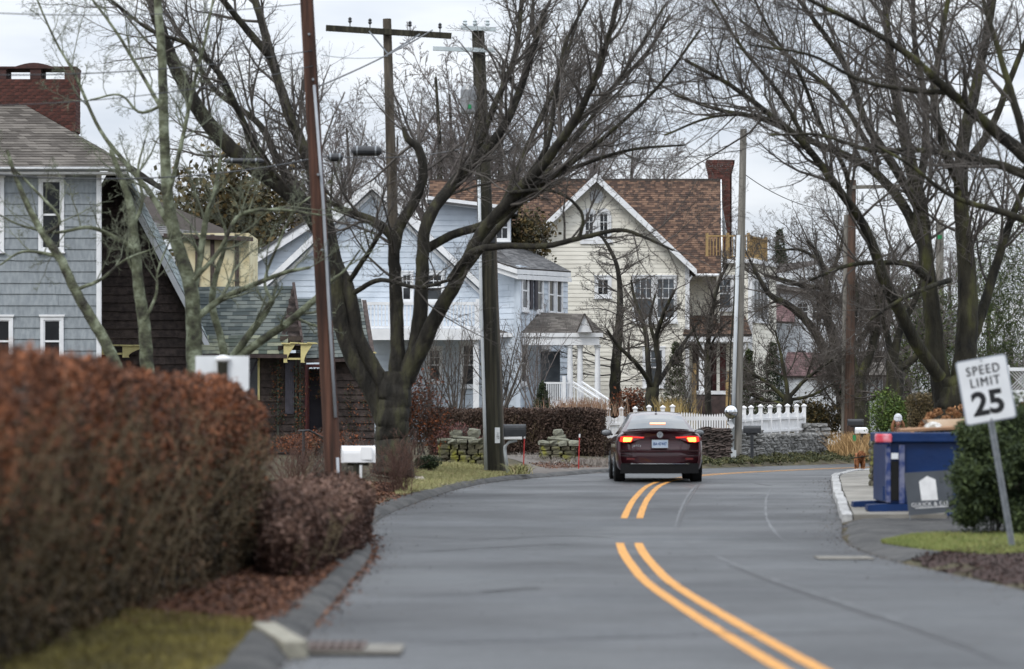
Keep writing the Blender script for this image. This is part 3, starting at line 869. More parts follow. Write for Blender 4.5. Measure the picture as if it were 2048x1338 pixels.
# ---- grey-blue shingled house, far left
D1 = 72.0
hs = thing('shingled_house', 'grey blue shake house at far left with a brick chimney and hipped roof', 'house', (X(60, D1), D1, h(X(60, D1), D1)))
k = D1 / FPX
xl, xr = X(-420, D1), X(198, D1)
zb, zt = h(X(60, D1), D1) - .2, Z(338, D1)
W_ = xr - xl
def wa(px): return X(px, D1) - xl
def wb(py, d=D1): return Z(py, d) - zb
wins = [(wa(84), wa(122), wb(497), wb(362)), (wa(-42), wa(2), wb(497), wb(362)), (wa(88), wa(121), wb(725), wb(640)), (wa(-30), wa(20), wb(725), wb(640))]
O, u, n = wall(hs, (xl, D1, zb), (1, 0), [(0, 0), (W_, 0), (W_, zt - zb), (0, zt - zb)], 0.285, M['grey_board'], M['grey_board'], wins, name='shake', seglen=1.6, ragged=.015)
for w_ in wins: window(hs, O, u, *w_, trim=0.085, cols=1, rows=1, double=True, mglass=M['glass_dark'])
MB().box(xr - .06, xr + .05, D1 - .045, D1 + .12, zb, zt - .1).build('corner_board', M['white'], hs)
MB().box(xl, xr - 1.3, D1 + .15, D1 + 7, zb, zt - .02).build('house_body', M['grey_board'], hs)
ez = Z(335, D1 - .45)
e0, e1 = Vector((xl - 1, D1 - .45, ez)), Vector((X(268, D1 - .45), D1 - .45, ez))
rz_ = Z(120, D1 + 4)
ridge_r = Vector((X(-80, D1 + 3.6), D1 + 3.6, Z(136, D1 + 3.6)))
ridge_l = Vector((xl - 1, D1 + 3.6, ridge_r.z))
roof(hs, e0, e1, ridge_r, ridge_l, M['roof_taupe'], rh=0.15, tab=.3)
e2 = Vector((e1.x, D1 + 8, ez))
roof(hs, e1, e2, ridge_r, ridge_r, M['roof_taupe'], rh=0.3, tab=.4)
MB().tube([(e0.x, D1 - .52, ez - .04), (e1.x - .05, D1 - .52, ez - .04)], .055, 8).build('gutter', M['metal_grey'], hs)
MB().box(xl, e1.x - .2, D1 - .4, D1, ez - .16, ez - .10).build('soffit', M['white'], hs)
# chimney with arched cap
cy0 = D1 + 2.0; kx = lambda px: X(px, cy0); kz = lambda py: Z(py, cy0)
ch = MB().box(kx(-30), kx(150) - .02, cy0 + .02, cy0 + .8, kz(300), kz(160)).build('chimney', M['mortar'], hs)
brick_block(ch, kx(-30), kx(151), cy0, cy0 + .82, kz(262), kz(158), bl=.22, bh=.085)
for a, b in ((-6, 12), (60, 82), (129, 152)):
    pm = MB().box(kx(a), kx(b), cy0, cy0 + .8, kz(158) + .005, kz(137)).build('cap_pier', M['brick_dark'], ch)
cp = MB(); cp.box(kx(-8), kx(153), cy0 - .03, cy0 + .84, kz(137), kz(133))
cp.build('cap_slab', M['brick_dark'], ch)
am = MB(); pts = [(lerp(kx(30), kx(105), t), cy0, kz(133) + .10 * math.sin(math.pi * t)) for t in np.linspace(0, 1, 9)]
am.prism(pts, (0, .8, 0)); am.build('cap_arch', M['brick_dark'], ch)

# ---- dark brown cottage with green roofs
D2 = 78.0
ct = thing('brown_cottage', 'dark brown shingled cottage with steep gables and green slate roofs', 'house', (X(470, D2), D2, h(X(470, D2), D2)))
zb = Z(905, D2) - .2
def A2(px, d=D2): return X(px, d)
# left steep gable (faces the road), apex behind the grey house eave
gx0, gx1 = A2(30), A2(412)
ap = (A2(232), Z(330, D2))
wbz = Z(705, D2)
poly = [(0, 0), (gx1 - gx0, 0), (gx1 - gx0, Z(672, D2) - zb), (ap[0] - gx0, ap[1] - zb), (0, Z(672, D2) - zb)]
wall(ct, (gx0, D2, zb), (1, 0), poly, 0.24, M['brown_board'], M['brown_board'], [], name='shingle_course', seglen=1.3, ragged=.04, proud=.05)
apv = Vector((ap[0], D2 - .35, ap[1] + .1)); ev = Vector((gx1 + .15, D2 - .35, Z(690, D2)))
apb = apv + Vector((0, 2.2, 0)); evb = ev + Vector((0, 2.2, 0))
# roof plane right of the gable: seen edge-on plus a pale slate band
M['roof_pale'] = mat('pale_slate_roof', (0.17, 0.21, 0.22), (0.27, 0.31, 0.31), rough=0.85, scale=2, attr=0.5)
roof(ct, ev, evb, apb, apv, M['roof_pale'], rh=0.2, tab=.35)
MB().prism([apv + Vector((0, -.02, -.02)), ev + Vector((0, -.02, -.02)), ev + Vector((-.02, -.02, -.26)), apv + Vector((0, -.02, -.35))], (0, -.05, 0)).build('bargeboard', M['far_board'], ct)
evl = Vector((2 * ap[0] - ev.x, ev.y, ev.z)); 
roof(ct, evl + Vector((0, 2.2, 0)), evl, apv, apb, M['roof_pale'], rh=0.2, tab=.35)
lx = [(265, 402), (300, 485), (340, 570), (392, 690)]
# second lower roof: flared slope facing the road
q = lambda px, py, d: Vector(P(px, py, d))
roof(ct, q(380, 706, D2 - .6), q(570, 706, D2 - .6), q(585, 572, D2 + 1.6), q(385, 574, D2 + 1.6), M['roof_green'], rh=.16, tab=.26)
# mossy lower courses
roof(ct, q(378, 708, D2 - .68), q(574, 708, D2 - .68), q(577, 672, D2 - .1) + Vector((0, -.03, .03)), q(379, 674, D2 - .1) + Vector((0, -.03, .03)), M['roof_moss'], rh=.15, tab=.26, slab=.04, name='roof_flare')
MB().obox(q(378, 716, D2 - .72), q(574, 716, D2 - .72) - q(378, 716, D2 - .72), (0, .1, 0), (0, 0, .1)).build('fascia', M['dark_wood'], ct)
# small gable end facing right-front
m = MB(); m.prism([q(556, 700, D2 - .55), q(607, 700, D2 - .1), q(586, 570, D2 + 1.4)], (0, .2, 0)); m.build('gable_end', M['brown_board'], ct)
for j in range(7):
    t0 = j / 7
    a = q(556, 700, D2 - .6).lerp(q(586, 570, D2 + 1.35), t0); b = q(607, 700, D2 - .15).lerp(q(586, 570, D2 + 1.35), t0)
    if (b - a).length > .1: MB().obox(a, b - a, (0, -.05, 0), (0, 0, .12)).build('shingle_course', M['brown_board'], ct)
m = MB(); m.bar(q(607, 704, D2 - .2), q(587, 566, D2 + 1.3), .07); m.build('verge', M['dark_wood'], ct)
# lower walls under the eaves
wl_ = wall(ct, (A2(370), D2, zb), (1, 0), [(0, 0), (A2(612) - A2(370), 0), (A2(612) - A2(370), Z(706, D2) - zb), (0, Z(706, D2) - zb)], .2, M['brown_board'], M['brown_board'], [], name='shingle_course', seglen=1.6, ragged=.02, proud=.04)
# third roof further right and its wall with the dark door recess
roof(ct, q(592, 718, D2 + .4), q(742, 712, D2 + .4), q(722, 597, D2 + 2.6), q(590, 597, D2 + 2.6), M['roof_green'], rh=.16, tab=.26)
MB().obox(q(596, 726, D2 + .35), q(740, 722, D2 + .35) - q(596, 726, D2 + .35), (0, .1, 0), (0, 0, .09)).build('fascia', M['dark_wood'], ct)
wall(ct, (A2(650), D2 + .8, zb), (1, 0), [(0, 0), (A2(746) - A2(650), 0), (A2(746) - A2(650), Z(716, D2) - zb), (0, Z(716, D2) - zb)], .2, M['brown_board'], M['brown_board'], [], name='shingle_course', seglen=1.6, proud=.04)
MB().prism([q(724, 600, D2 + 2.5), q(742, 712, D2 + .5), q(738, 715, D2 + 2.9)], (.12, 0, 0)).build('gable_end', M['brown_board'], ct)
dr = MB().box(A2(612), A2(650), D2 + 1.1, D2 + 1.16, zb, Z(736, D2)).build('door', M['plum_dark'], ct)
m = MB(); m.box(A2(610), A2(614), D2 - .05, D2 + .9, zb, Z(730, D2)); m.box(A2(648), A2(652), D2 + .7, D2 + .8, zb, Z(730, D2)); m.box(A2(610), A2(652), D2 + .3, D2 + .6, Z(734, D2), Z(728, D2)); m.build('door_frame', M['maroon_door'], ct)
sh = MB().box(A2(571), A2(589), D2 - .09, D2 - .05, Z(828, D2), Z(722, D2)).build('shutter', M['plum'], ct)
for j in range(5): MB().box(A2(571) + j * .05, A2(571) + j * .05 + .042, D2 - .10, D2 - .09, Z(826, D2), Z(722 + (j % 2) * 14, D2)).build('shutter_board', M['plum'], sh)
MB().box(A2(500), A2(516), D2 - .08, D2 - .05, Z(800, D2), Z(712, D2)).build('dark_window', M['glass'], ct)
MB().box(A2(516), A2(520), D2 - .12, D2 - .05, Z(800, D2), Z(712, D2)).build('yellow_post', M['pale_yellow'], ct)
MB().bar(q(516, 718, D2 - .1), q(498, 752, D2 - .1), .05).build('brace', M['plum'], ct)
for xx in (556, 592, 600):
    tr = MB()
    for yy in np.linspace(735, 850, 9): tr.bar(q(xx - 4, yy, D2 - .15), q(xx + 6, yy, D2 - .15), .025)
    tr.bar(q(xx, 720, D2 - .15), q(xx, 870, D2 - .15), .03); tr.build('trellis', M['roof_moss'], ct)
M['ivy'] = mat('winter_creeper_leaves', (0.03, 0.045, 0.02), (0.20, 0.07, 0.03), rough=.8, scale=2, attr=1.2, c3=(0.07, 0.05, 0.025), lo=.2, hi=.8)
vp = []
for px, py0, py1, w_ in ((548, 725, 860, 5), (560, 715, 850, 4), (594, 730, 860, 4), (604, 740, 880, 5), (640, 735, 800, 8), (655, 730, 880, 5), (700, 760, 870, 12), (735, 740, 860, 6), (612, 735, 760, 10)):
    k_ = 260; yy = rng.uniform(py0, py1, k_); xx = px + rng.normal(size=k_) * w_ + 3 * np.sin(yy * .1)
    vp.append(np.array([P(a, b, D2 - .18 + (.9 if px > 606 else 0)) for a, b in zip(xx, yy)]))
leafcloud('creeper', np.vstack(vp), .022, M['ivy'], ct, aspect=.8)
# half-timbered cream wall behind with grey roof
D2b = 86.0
q2 = lambda px, py: Vector(P(px, py, D2b))
ctb = thing('half_timbered_house', 'cream house wall with dark vertical timbers behind the green roof', 'house', (X(430, D2b), D2b, h(X(430, D2b), D2b)))
zb2 = h(X(430, D2b), D2b) - .2
MB().box(X(352, D2b), X(498, D2b), D2b, D2b + 3, zb2, Z(466, D2b)).build('wall', M['cream'], ctb)
for px in (358, 395, 425, 474): MB().box(X(px - 4, D2b), X(px + 4, D2b), D2b - .06, D2b - .003, zb2, Z(469, D2b)).build('timber', M['dark_wood'], ctb)
roof(ctb, q2(230, 470), q2(508, 478) + Vector((0, -.3, 0)), q2(345, 428) + Vector((0, 2.6, 0)), q2(225, 352) + Vector((0, 2.6, 0)), M['roof_grey'], rh=.18, tab=.3)
MB().obox(q2(330, 476) + Vector((0, -.35, 0)), q2(508, 484) - q2(330, 476), (0, .08, 0), (0, 0, .12)).build('fascia', M['dark_wood'], ctb)

# yellow scrolled brackets (door hood and a smaller one)
def hood(px0, px1, py0, py1, d, label):
    t = thing('scrolled_hood', label, 'door hood', P(px0, py1, d))
    x0, x1 = X(px0, d), X(px1, d); zt = Z(py0, d); zl = Z(py1, d)
    w = x1 - x0
    for j in range(4):
        MB().obox((x0 + w * .25 * j, d - .55, zt - .02 - random.uniform(0, .03)), (w * .27, 0, -.01), (0, .6, 0), (0, 0, .035)).build('hood_board', M['pale_yellow'], t)
    for fx in (.06, .56):
        pr = [(x0 + w * fx, d - .5, zt - .04), (x0 + w * fx + w * .36, d - .5, zt - .04), (x0 + w * fx + w * .30, d - .5, zt - .10)]
        for a in np.linspace(0, 1, 7): pr.append((x0 + w * fx + w * (.30 - .20 * math.sin(a * math.pi / 2)), d - .5, zt - .12 - (zt - zl - .15) * a))
        pr.append((x0 + w * fx + w * .12, d - .5, zl)); pr.append((x0 + w * fx, d - .5, zl))
        MB().prism(pr, (0, .07, 0)).build('bracket', M['pale_yellow'], t)
    MB().box(x0 + w * .1, x0 + w * .55, d - .47, d - .42, zl + .08, zl + .13).build('tie', M['pale_yellow'], t)
hood(566, 634, 686, 726, D2 - .2, 'pale yellow scrolled door hood on the brown cottage beside the red pole')
hood(712, 752, 704, 730, D2 + .6, 'smaller yellow bracket hood seen through the fork of the big tree')
hood(186, 300, 690, 716, D2 - .3, 'long pale yellow rail bracket on the steep brown gable wall')

# ---- pale blue house
D3 = 100.0
bh = thing('blue_house', 'pale blue shingled house with white balcony and columned porch', 'house', (X(900, D3), D3, h(X(900, D3), D3)))
zb = h(X(900, D3), D3) - .1
q3 = lambda px, py, d=D3: Vector(P(px, py, d))
ax, az_ = X(745, D3), Z(367, D3)
x0, x1 = X(470, D3), X(1020, D3)
sl = .95
poly = [(0, 0), (x1 - x0, 0), (x1 - x0, az_ - sl * (x1 - ax) - zb), (ax - x0, az_ - zb), (0, az_ - sl * (ax - x0) - zb)]
def w3(px): return X(px, D3) - x0
def z3(py): return Z(py, D3) - zb
wins = [(w3(850), w3(884), z3(600), z3(549)), (w3(805), w3(822), z3(600), z3(549)), (w3(684), w3(698), z3(567), z3(549)),
        (w3(926), w3(952), z3(770), z3(690)), (w3(826), w3(842), z3(725), z3(700)), (w3(858), w3(880), z3(760), z3(700))]
O, u, n = wall(bh, (x0, D3, zb), (1, 0), poly, 0.20, M['blue_board'], M['blue_board'], wins, name='clapboard', proud=.025)
for w_ in wins: window(bh, O, u, *w_, trim=0.09, cols=2, rows=2)
apv = Vector((ax, D3 - .4, az_ + .12)); erv = Vector((X(1042, D3), D3 - .4, az_ + .12 - sl * (X(1042, D3) - ax))); elv = Vector((2 * ax - erv.x, D3 - .4, erv.z))
for e_, nm in ((erv, 'r'), (elv, 'l')):
    if nm == 'r': roof(bh, e_, e_ + Vector((0, 7, 0)), apv + Vector((0, 7, 0)), apv, M['roof_grey'], rh=.3, tab=.4)
    else: roof(bh, e_ + Vector((0, 7, 0)), e_, apv, apv + Vector((0, 7, 0)), M['roof_grey'], rh=.3, tab=.4)
    dn = Vector((0, 0, -.30))
    MB().prism([apv + Vector((0, -.03, 0)), e_ + Vector((0, -.03, 0)), e_ + Vector((0, -.03, -.22)), apv + Vector((0, -.03, -.34))], (0, -.05, 0)).build('rake_board', M['white'], bh)
    MB().prism([apv + Vector((0, .2, -.40)), e_ + Vector((0, .2, -.28)), e_ + Vector((0, .2, -.40)), apv + Vector((0, .2, -.56))], (0, .15, 0)).build('rake_frieze', M['white'], bh)
# wing behind on the left
x0b = X(440, D3 + 3); D3b = D3 + 3
apb = q3(640, 436, D3b)
poly = [(0, 0), (X(700, D3b) - x0b, 0), (X(700, D3b) - x0b, Z(470, D3b) - zb), (apb.x - x0b, apb.z - zb), (0, Z(540, D3b) - zb)]
wall(bh, (x0b, D3b, zb), (1, 0), poly, .20, M['blue_board'], M['blue_board'], [], proud=.025)
MB().prism([q3(486, 524, D3b - .3), apb + Vector((0, -.3, .1)), apb + Vector((0, -.3, -.2)), q3(486, 543, D3b - .3)], (0, -.06, 0)).build('rake_board', M['white'], bh)
MB().prism([q3(486, 520, D3b - .4), apb + Vector((0, -.4, .2)), apb + Vector((0, -.4, .1)), q3(486, 526, D3b - .4)], (0, 5, 0)).build('roof', M['roof_grey'], bh)
# dormer wing behind the gable at right
D3c = D3 + 4
x0c, x1c = X(860, D3c), X(1022, D3c)
wins = [(X(992, D3c) - x0c, X(1016, D3c) - x0c, Z(478, D3c) - zb, Z(432, D3c) - zb)]
O, u, n = wall(bh, (x0c, D3c, zb), (1, 0), [(0, 4), (x1c - x0c, 4), (x1c - x0c, Z(424, D3c) - zb), (0, Z(402, D3c) - zb)], .2, M['blue_board'], M['blue_board'], wins, proud=.025)
window(bh, O, u, *wins[0], trim=.08, cols=2, rows=1)
MB().obox(q3(856, 404, D3c - .5), q3(1034, 426, D3c - .5) - q3(856, 404, D3c - .5), (0, .6, 0), (0, 0, .22)).build('fascia', M['white'], bh)
MB().obox(q3(854, 402, D3c - .6), q3(1036, 424, D3c - .6) - q3(854, 402, D3c - .6), (0, 4, 0.0), (0, 0, .06)).build('roof', M['roof_grey'], bh)
# right wing B: front wall then long oblique wall
cA = Vector((X(985, D3), D3 - .5, zb)); cB = Vector((X(1036, D3 - 1.4), D3 - 1.4, zb)); cC = Vector((X(1135, D3 + 4.5), D3 + 4.5, zb))
uf = (cB - cA); Lf = Vector((uf.x, uf.y, 0)).length
eB = Z(530, D3 - 1.4) - zb
wins = [(.18, .18 + .3, Z(770, 99) - zb, Z(690, 99) - zb)]
O, u, n = wall(bh, cA, (uf.x, uf.y), [(0, 0), (Lf, 0), (Lf, eB), (0, eB)], .2, M['blue_board'], M['blue_board'], [], seglen=.9, proud=.025, ragged=.01)
us = (cC - cB); Ls = Vector((us.x, us.y, 0)).length
def ws(f): return f * Ls
zz1, zz0 = Z(548, D3) - zb, Z(618, D3) - zb
wins = [(ws(.07), ws(.17), zz0, zz1), (ws(.36), ws(.46), zz0, zz1), (ws(.60), ws(.70), zz0, zz1), (ws(.76), ws(.86), zz0, zz1),
        (ws(.05), ws(.15), Z(765, D3) - zb, Z(690, D3) - zb), (ws(.45), ws(.60), Z(765, D3) - zb, Z(695, D3) - zb)]
O, u, n = wall(bh, cB, (us.x, us.y), [(0, 0), (Ls, 0), (Ls, eB), (0, eB)], .2, M['blue_board'], M['blue_board'], wins, seglen=1.2, proud=.025, ragged=.01)
for w_ in wins: window(bh, O, u, *w_, trim=.12, cols=1, rows=1)
for f in (.21, .30):
    a = O + u * ws(f) + n * .03 + Vector((0, 0, zz0)); MB().obox(a, u * ws(.055), n * .04, (0, 0, zz1 - zz0)).build('shutter', M['plum_dark'], bh)
MB().obox(cB + Vector((-.06, -.06, 0)), (.14, .0, 0), (0, .14, 0), (0, 0, eB)).build('corner_board', M['blue_board'], bh)
# hipped grey roof over wing B
eL = Vector((X(960, 98.2), 98.2, Z(512, 98.2))); eM = Vector((X(1034, 98.0), 98.0, Z(536, 98.0))); eR = Vector((X(1142, 104.6), 104.6, Z(543, 104.6)))
rl = Vector((X(985, 103), 103, Z(486, 103))); rr_ = Vector((X(1050, 106), 106, Z(496, 106)))
roof(bh, eL, eM, rl, rl, M['roof_grey'], rh=.18, tab=.3)
roof(bh, eM, eR, rr_, rl, M['roof_grey'], rh=.18, tab=.3)
for a, b in ((eL, eM), (eM, eR)):
    MB().obox(a + Vector((0, 0, -.2)), b - a, (0, .12, 0), (0, 0, .16)).build('cornice', M['white'], bh)
    MB().obox(a + Vector((0.03, .08, -.38)), b - a, (0, .12, 0), (0, 0, .16)).build('frieze', M['white'], bh)
# balcony with balusters
D4 = D3 - 2.4
bc = MB().box(X(722, D4), X(958, D4), D4, D3 - .02, Z(672, D4), Z(659, D4)).build('balcony', M['white'], bh)
MB().box(X(716, D4), X(964, D4), D4 - .1, D4 - .003, Z(680, D4), Z(657, D4)).build('cornice', M['white'], bc)
MB().box(X(722, D4), X(958, D4), D4 - .02, D4 + .06, Z(610, D4), Z(604, D4)).build('handrail', M['white'], bc)
MB().box(X(722, D4), X(958, D4), D4 - .01, D4 + .05, Z(656, D4), Z(652, D4)).build('bottom_rail', M['white'], bc)
for px in np.arange(726, 958, 7.2):
    MB().box(X(px, D4), X(px, D4) + .045, D4, D4 + .045, Z(652, D4), Z(609, D4)).build('baluster', M['white'], bc)
for px in (722, 800, 880, 955):
    MB().box(X(px, D4) - .06, X(px, D4) + .06, D4 - .04, D4 + .08, Z(657, D4), Z(598, D4)).build('newel_post', M['white'], bc)
for px in (724, 952): MB().box(X(px, D4) - .1, X(px, D4) + .1, D4 + .05, D4 + .25, zb, Z(676, D4)).build('balcony_column', M['white'], bh)
# porch
Dp = D3 - 1.2
q4 = lambda px, py, d=Dp: Vector(P(px, py, d))
roof(bh, q4(990, 668), q4(1180, 668), q4(1172, 628, Dp + 2.2), q4(1000, 622, Dp + 2.2), M['roof_taupe'], rh=.16, tab=.28)
roof(bh, q4(1180, 668), q4(1208, 666, Dp + 2), q4(1172, 630, Dp + 2.4), q4(1170, 630, Dp + 2.2), M['roof_taupe'], rh=.16, tab=.28)
MB().box(X(994, Dp), X(1206, Dp), Dp - .05, Dp + .1, Z(674, Dp), Z(666, Dp)).build('cornice', M['white'], bh)
MB().box(X(1040, Dp), X(1199, Dp), Dp, Dp + .35, Z(690, Dp), Z(674, Dp)).build('porch_beam', M['white'], bh)
pm = MB(); pm.prism([q4(1155, 664, Dp - .3), q4(1184, 664, Dp - .3), q4(1169, 628, Dp - .3)], (0, .3, 0)); pmo = pm.build('pediment', M['white'], bh)
m = MB(); m.bar(q4(1153, 665, Dp - .36), q4(1169, 627, Dp - .36), .05, .05); m.bar(q4(1187, 665, Dp - .36), q4(1169, 627, Dp - .36), .05, .05); m.build('pediment_trim', M['roof_taupe'], pmo)
for px, dd in ((1140, -.0), (1160, 0.05), (1195, .05)):
    cc = P(px, 0, Dp + dd + .15); m = MB()
    zb0, zt0 = Z(806, Dp), Z(690, Dp)
    m.lathe((cc[0], cc[1], 0), [(.13, zb0), (.13, zb0 + .08), (.105, zb0 + .12), (.10, lerp(zb0, zt0, .5)), (.085, zt0 - .1), (.12, zt0 - .06), (.12, zt0)], 14)
    m.build('column', M['white'], bh, smooth=False)
MB().box(X(1075, Dp), X(1202, Dp), Dp - .1, Dp + 2, Z(860, Dp), Z(806, Dp)).build('porch_deck', M['white'], bh)
rl_ = MB().box(X(1080, Dp), X(1138, Dp), Dp, Dp + .06, Z(768, Dp), Z(764, Dp)).build('porch_railing', M['white'], bh)
for px in np.arange(1084, 1138, 4.2): MB().box(X(px, Dp), X(px, Dp) + .035, Dp + .01, Dp + .045, Z(806, Dp), Z(767, Dp)).build('baluster', M['white'], rl_)
for sx in (0, 18):
    m = MB(); m.bar(q4(1146 + sx, 764, Dp - .1), q4(1200 + sx, 800, Dp - 1.6), .07, .05); m.bar(q4(1146 + sx, 772, Dp - .1), q4(1200 + sx, 808, Dp - 1.6), .04, .04)
    so = m.build('stair_rail', M['white'], bh)
    for t in np.linspace(0.05, .95, 9):
        a = q4(1146 + sx, 766, Dp - .1).lerp(q4(1200 + sx, 802, Dp - 1.6), t); MB().bar(a, a - Vector((0, 0, .7)), .03).build('baluster', M['white'], so)
for j in range(4):
    MB().box(X(1145, Dp), X(1185, Dp), Dp - .1 - .35 * (j + 1), Dp - .1 - .35 * j, zb, Z(812 + j * 9, Dp)).build('step', M['white'], bh)
MB().box(X(1082, Dp + 2), X(1120, Dp + 2), Dp + 1.9, Dp + 1.95, Z(800, Dp), Z(700, Dp)).build('porch_door', M['screen'], bh)
m = MB().box(X(1128, Dp) - .06, X(1128, Dp) + .06, Dp - .1, Dp + .02, zb, Z(752, Dp)).build('newel_post', M['white'], bh)

# ---- cream house with brown roof
D5 = 112.0
yh = thing('cream_house', 'cream clapboard house with brown shingle roof and arched twin gable windows', 'house', (X(1230, D5), D5, h(X(1230, D5), D5)))
zb = h(X(1230, D5), D5) - .1
q5 = lambda px, py, d=D5: Vector(P(px, py, d))
ax, az_ = X(1192, D5), Z(356, D5)
x1 = X(1377, D5); x0 = 2 * ax - x1
sl = (Z(356, D5) - Z(545, D5)) / (X(1390, D5) - ax)
we = az_ - sl * (x1 - ax)
W5 = x1 - x0
w5 = lambda px: X(px, D5) - x0
z5 = lambda py: Z(py, D5) - zb
wins = [(w5(1170), w5(1187), z5(478), z5(427)), (w5(1199), w5(1216), z5(478), z5(427)), (w5(1195), w5(1217), z5(590), z5(559)),
        (w5(1269), w5(1304), z5(636), z5(557)), (w5(1314), w5(1349), z5(636), z5(557)), (w5(1290), w5(1325), z5(770), z5(700))]
O, u, n = wall(yh, (x0, D5, zb), (1, 0), [(0, 0), (W5, 0), (W5, we - zb), (ax - x0, az_ - zb), (0, we - zb)], .165, M['yellow_board'], M['yellow_board'], wins, proud=.022)
for i, w_ in enumerate(wins):
    if i < 2:
        ww = window(yh, O, u, *w_, trim=.055, cols=2, rows=3, double=False, sill=False)
        MB().obox(O + u * (w_[0] - .13) + n * .031 + Vector((0, 0, w_[2] - .08)), u * .07, n * .03, (0, 0, w_[3] - w_[2] + .02)).build('side_casing', M['white'], ww); MB().obox(O + u * (w_[1] + .06) + n * .031 + Vector((0, 0, w_[2] - .08)), u * .07, n * .028, (0, 0, w_[3] - w_[2] + .02)).build('side_casing', M['white'], ww)
        # arched head board
        c_ = O + u * ((w_[0] + w_[1]) / 2) + Vector((0, 0, w_[3] - .03)) + n * .058
        rr = (w_[1] - w_[0]) / 2
        pl = [c_ + u * (rr + .10) * math.cos(a) + Vector((0, 0, (rr * .7 + .12) * math.sin(a))) for a in np.linspace(0, math.pi, 10)]
        pi_ = [c_ + u * rr * math.cos(a) + Vector((0, 0, rr * .45 * math.sin(a))) for a in np.linspace(math.pi, 0, 10)]
        m = MB()
        for j in range(9): m.prism([pl[j], pl[j + 1], pi_[8 - j], pi_[9 - j]], n * .02)
        m.build('arched_head', M['white'], ww)
    elif i == 2: window(yh, O, u, *w_, trim=.12, cols=2, rows=2, double=False)
    else: window(yh, O, u, *w_, trim=.09 if i < 5 else .1, cols=3, rows=2, mglass=M['screen'])
MB().obox(O + u * (w_[0] * 0 + w5(1160)) + n * .002 + Vector((0, 0, z5(488))), u * (w5(1226) - w5(1160)), n * .08, (0, 0, .12)).build('gable_sill', M['white'], yh)
MB().obox(O + u * w5(1262) + n * .002 + Vector((0, 0, z5(648))), u * (w5(1356) - w5(1262)), n * .12, (0, 0, .1)).build('window_ledge', M['white'], yh)
cv = O + u * w5(1193) + Vector((0, 0, z5(393)))
m = MB(); m.lathe((cv.x, D5, cv.z), [(.27, -.07), (.27, -.02), (.22, -.02), (.22, -.03)], 20, 'y'); vo = m.build('round_vent', M['white'], yh)
for j in range(-4, 5):
    hw = math.sqrt(max(0, .21 ** 2 - (j * .045) ** 2)); MB().box(cv.x - hw, cv.x + hw, D5 - .09, D5 - .06, cv.z + j * .045 - .012, cv.z + j * .045 + .012).build('louvre', M['far_board'], vo)
MB().box(x1 - .13, x1 + .03, D5 - .06, D5 + .1, zb, we - .05).build('corner_board', M['white'], yh)
ap = Vector((ax, D5 - .45, az_ + .1))
er = Vector((X(1392, D5), D5 - .45, az_ + .1 - sl * (X(1392, D5) - ax))); el = Vector((2 * ax - er.x, er.y, er.z))
back = Vector((0, 6, 0))
roof(yh, er, er + back, ap + back, ap, M['roof_brown'], rh=.15, tab=.2)
roof(yh, el + back, el, ap, ap + back, M['roof_brown'], rh=.15, tab=.2)
for e_ in (er, el):
    MB().prism([ap + Vector((0, -.03, .03)), e_ + Vector((0, -.03, .03)), e_ + Vector((0, -.03, -.22)), ap + Vector((0, -.03, -.28))], (0, -.06, 0)).build('rake_board', M['white'], yh)
# main roof: slope facing the road, ridge behind
Dr = D5 + 5.2
q6 = lambda px, py, d=Dr: Vector(P(px, py, d))
ridL, ridR = q6(860, 362), q6(1440, 358)
ridR.z = ridL.z = Z(360, Dr)
eaR = Vector((X(1442, D5 + .6), D5 + .6, Z(549, D5 + .6))); eaL = Vector((X(845, D5 + .6), D5 + .6, eaR.z))
roof(yh, eaL, eaR, ridR, ridL, M['roof_brown'], rh=.14, tab=.15)
MB().box(X(860, Dr), X(1440, Dr), Dr - .05, Dr + .1, ridL.z - .03, ridL.z + .05).build('ridge_cap', M['roof_slab'], yh)
# right end gable wall (seen obliquely), flashing triangle
rg = MB(); rg.prism([eaR + Vector((-.05, 0, -.1)), ridR + Vector((-.05, 0, -.1)), ridR + Vector((-.05, 4.6, -3.8)), Vector((ridR.x - .05, ridR.y + 4.6, zb)), Vector((eaR.x - .05, eaR.y, zb))], (-.12, 0, 0)); rg.build('end_wall', M['yellow_board'], yh)
MB().prism([eaR + Vector((.02, -.02, .03)), ridR + Vector((.02, 0, .03)), ridR + Vector((.02, 0, -.3)), eaR + Vector((.02, 0, -.3))], (.05, 0, 0)).build('rake_board', M['white'], yh)
MB().prism([q5(1434, 472, D5 + 3.3), q5(1455, 472, D5 + 3.0), q5(1438, 372, D5 + 5.0)], (0, -.06, 0)).build('flashing', M['metal_grey'], yh)
# gutter
MB().tube([(X(1392, D5), D5 + .45, Z(549, D5)), (X(1442, D5), D5 + .45, Z(549, D5))], .06, 8).build('gutter', M['white'], yh)
MB().tube([(X(1384, D5), D5 - .1, Z(552, D5)), (X(1377, D5), D5 - .1, Z(562, D5)), (X(1376, D5), D5 - .1, Z(810, D5))], .04, 6).build('downpipe', M['white'], yh)
# vent pipe on the main roof
dv = D5 + 3.5
m = MB(); m.lathe((X(1054, dv), dv, Z(404, dv)), [(.12, 0), (.06, .18), (.045, .2), (.045, .42)], 10); m.build('vent_pipe', M['white'], yh)
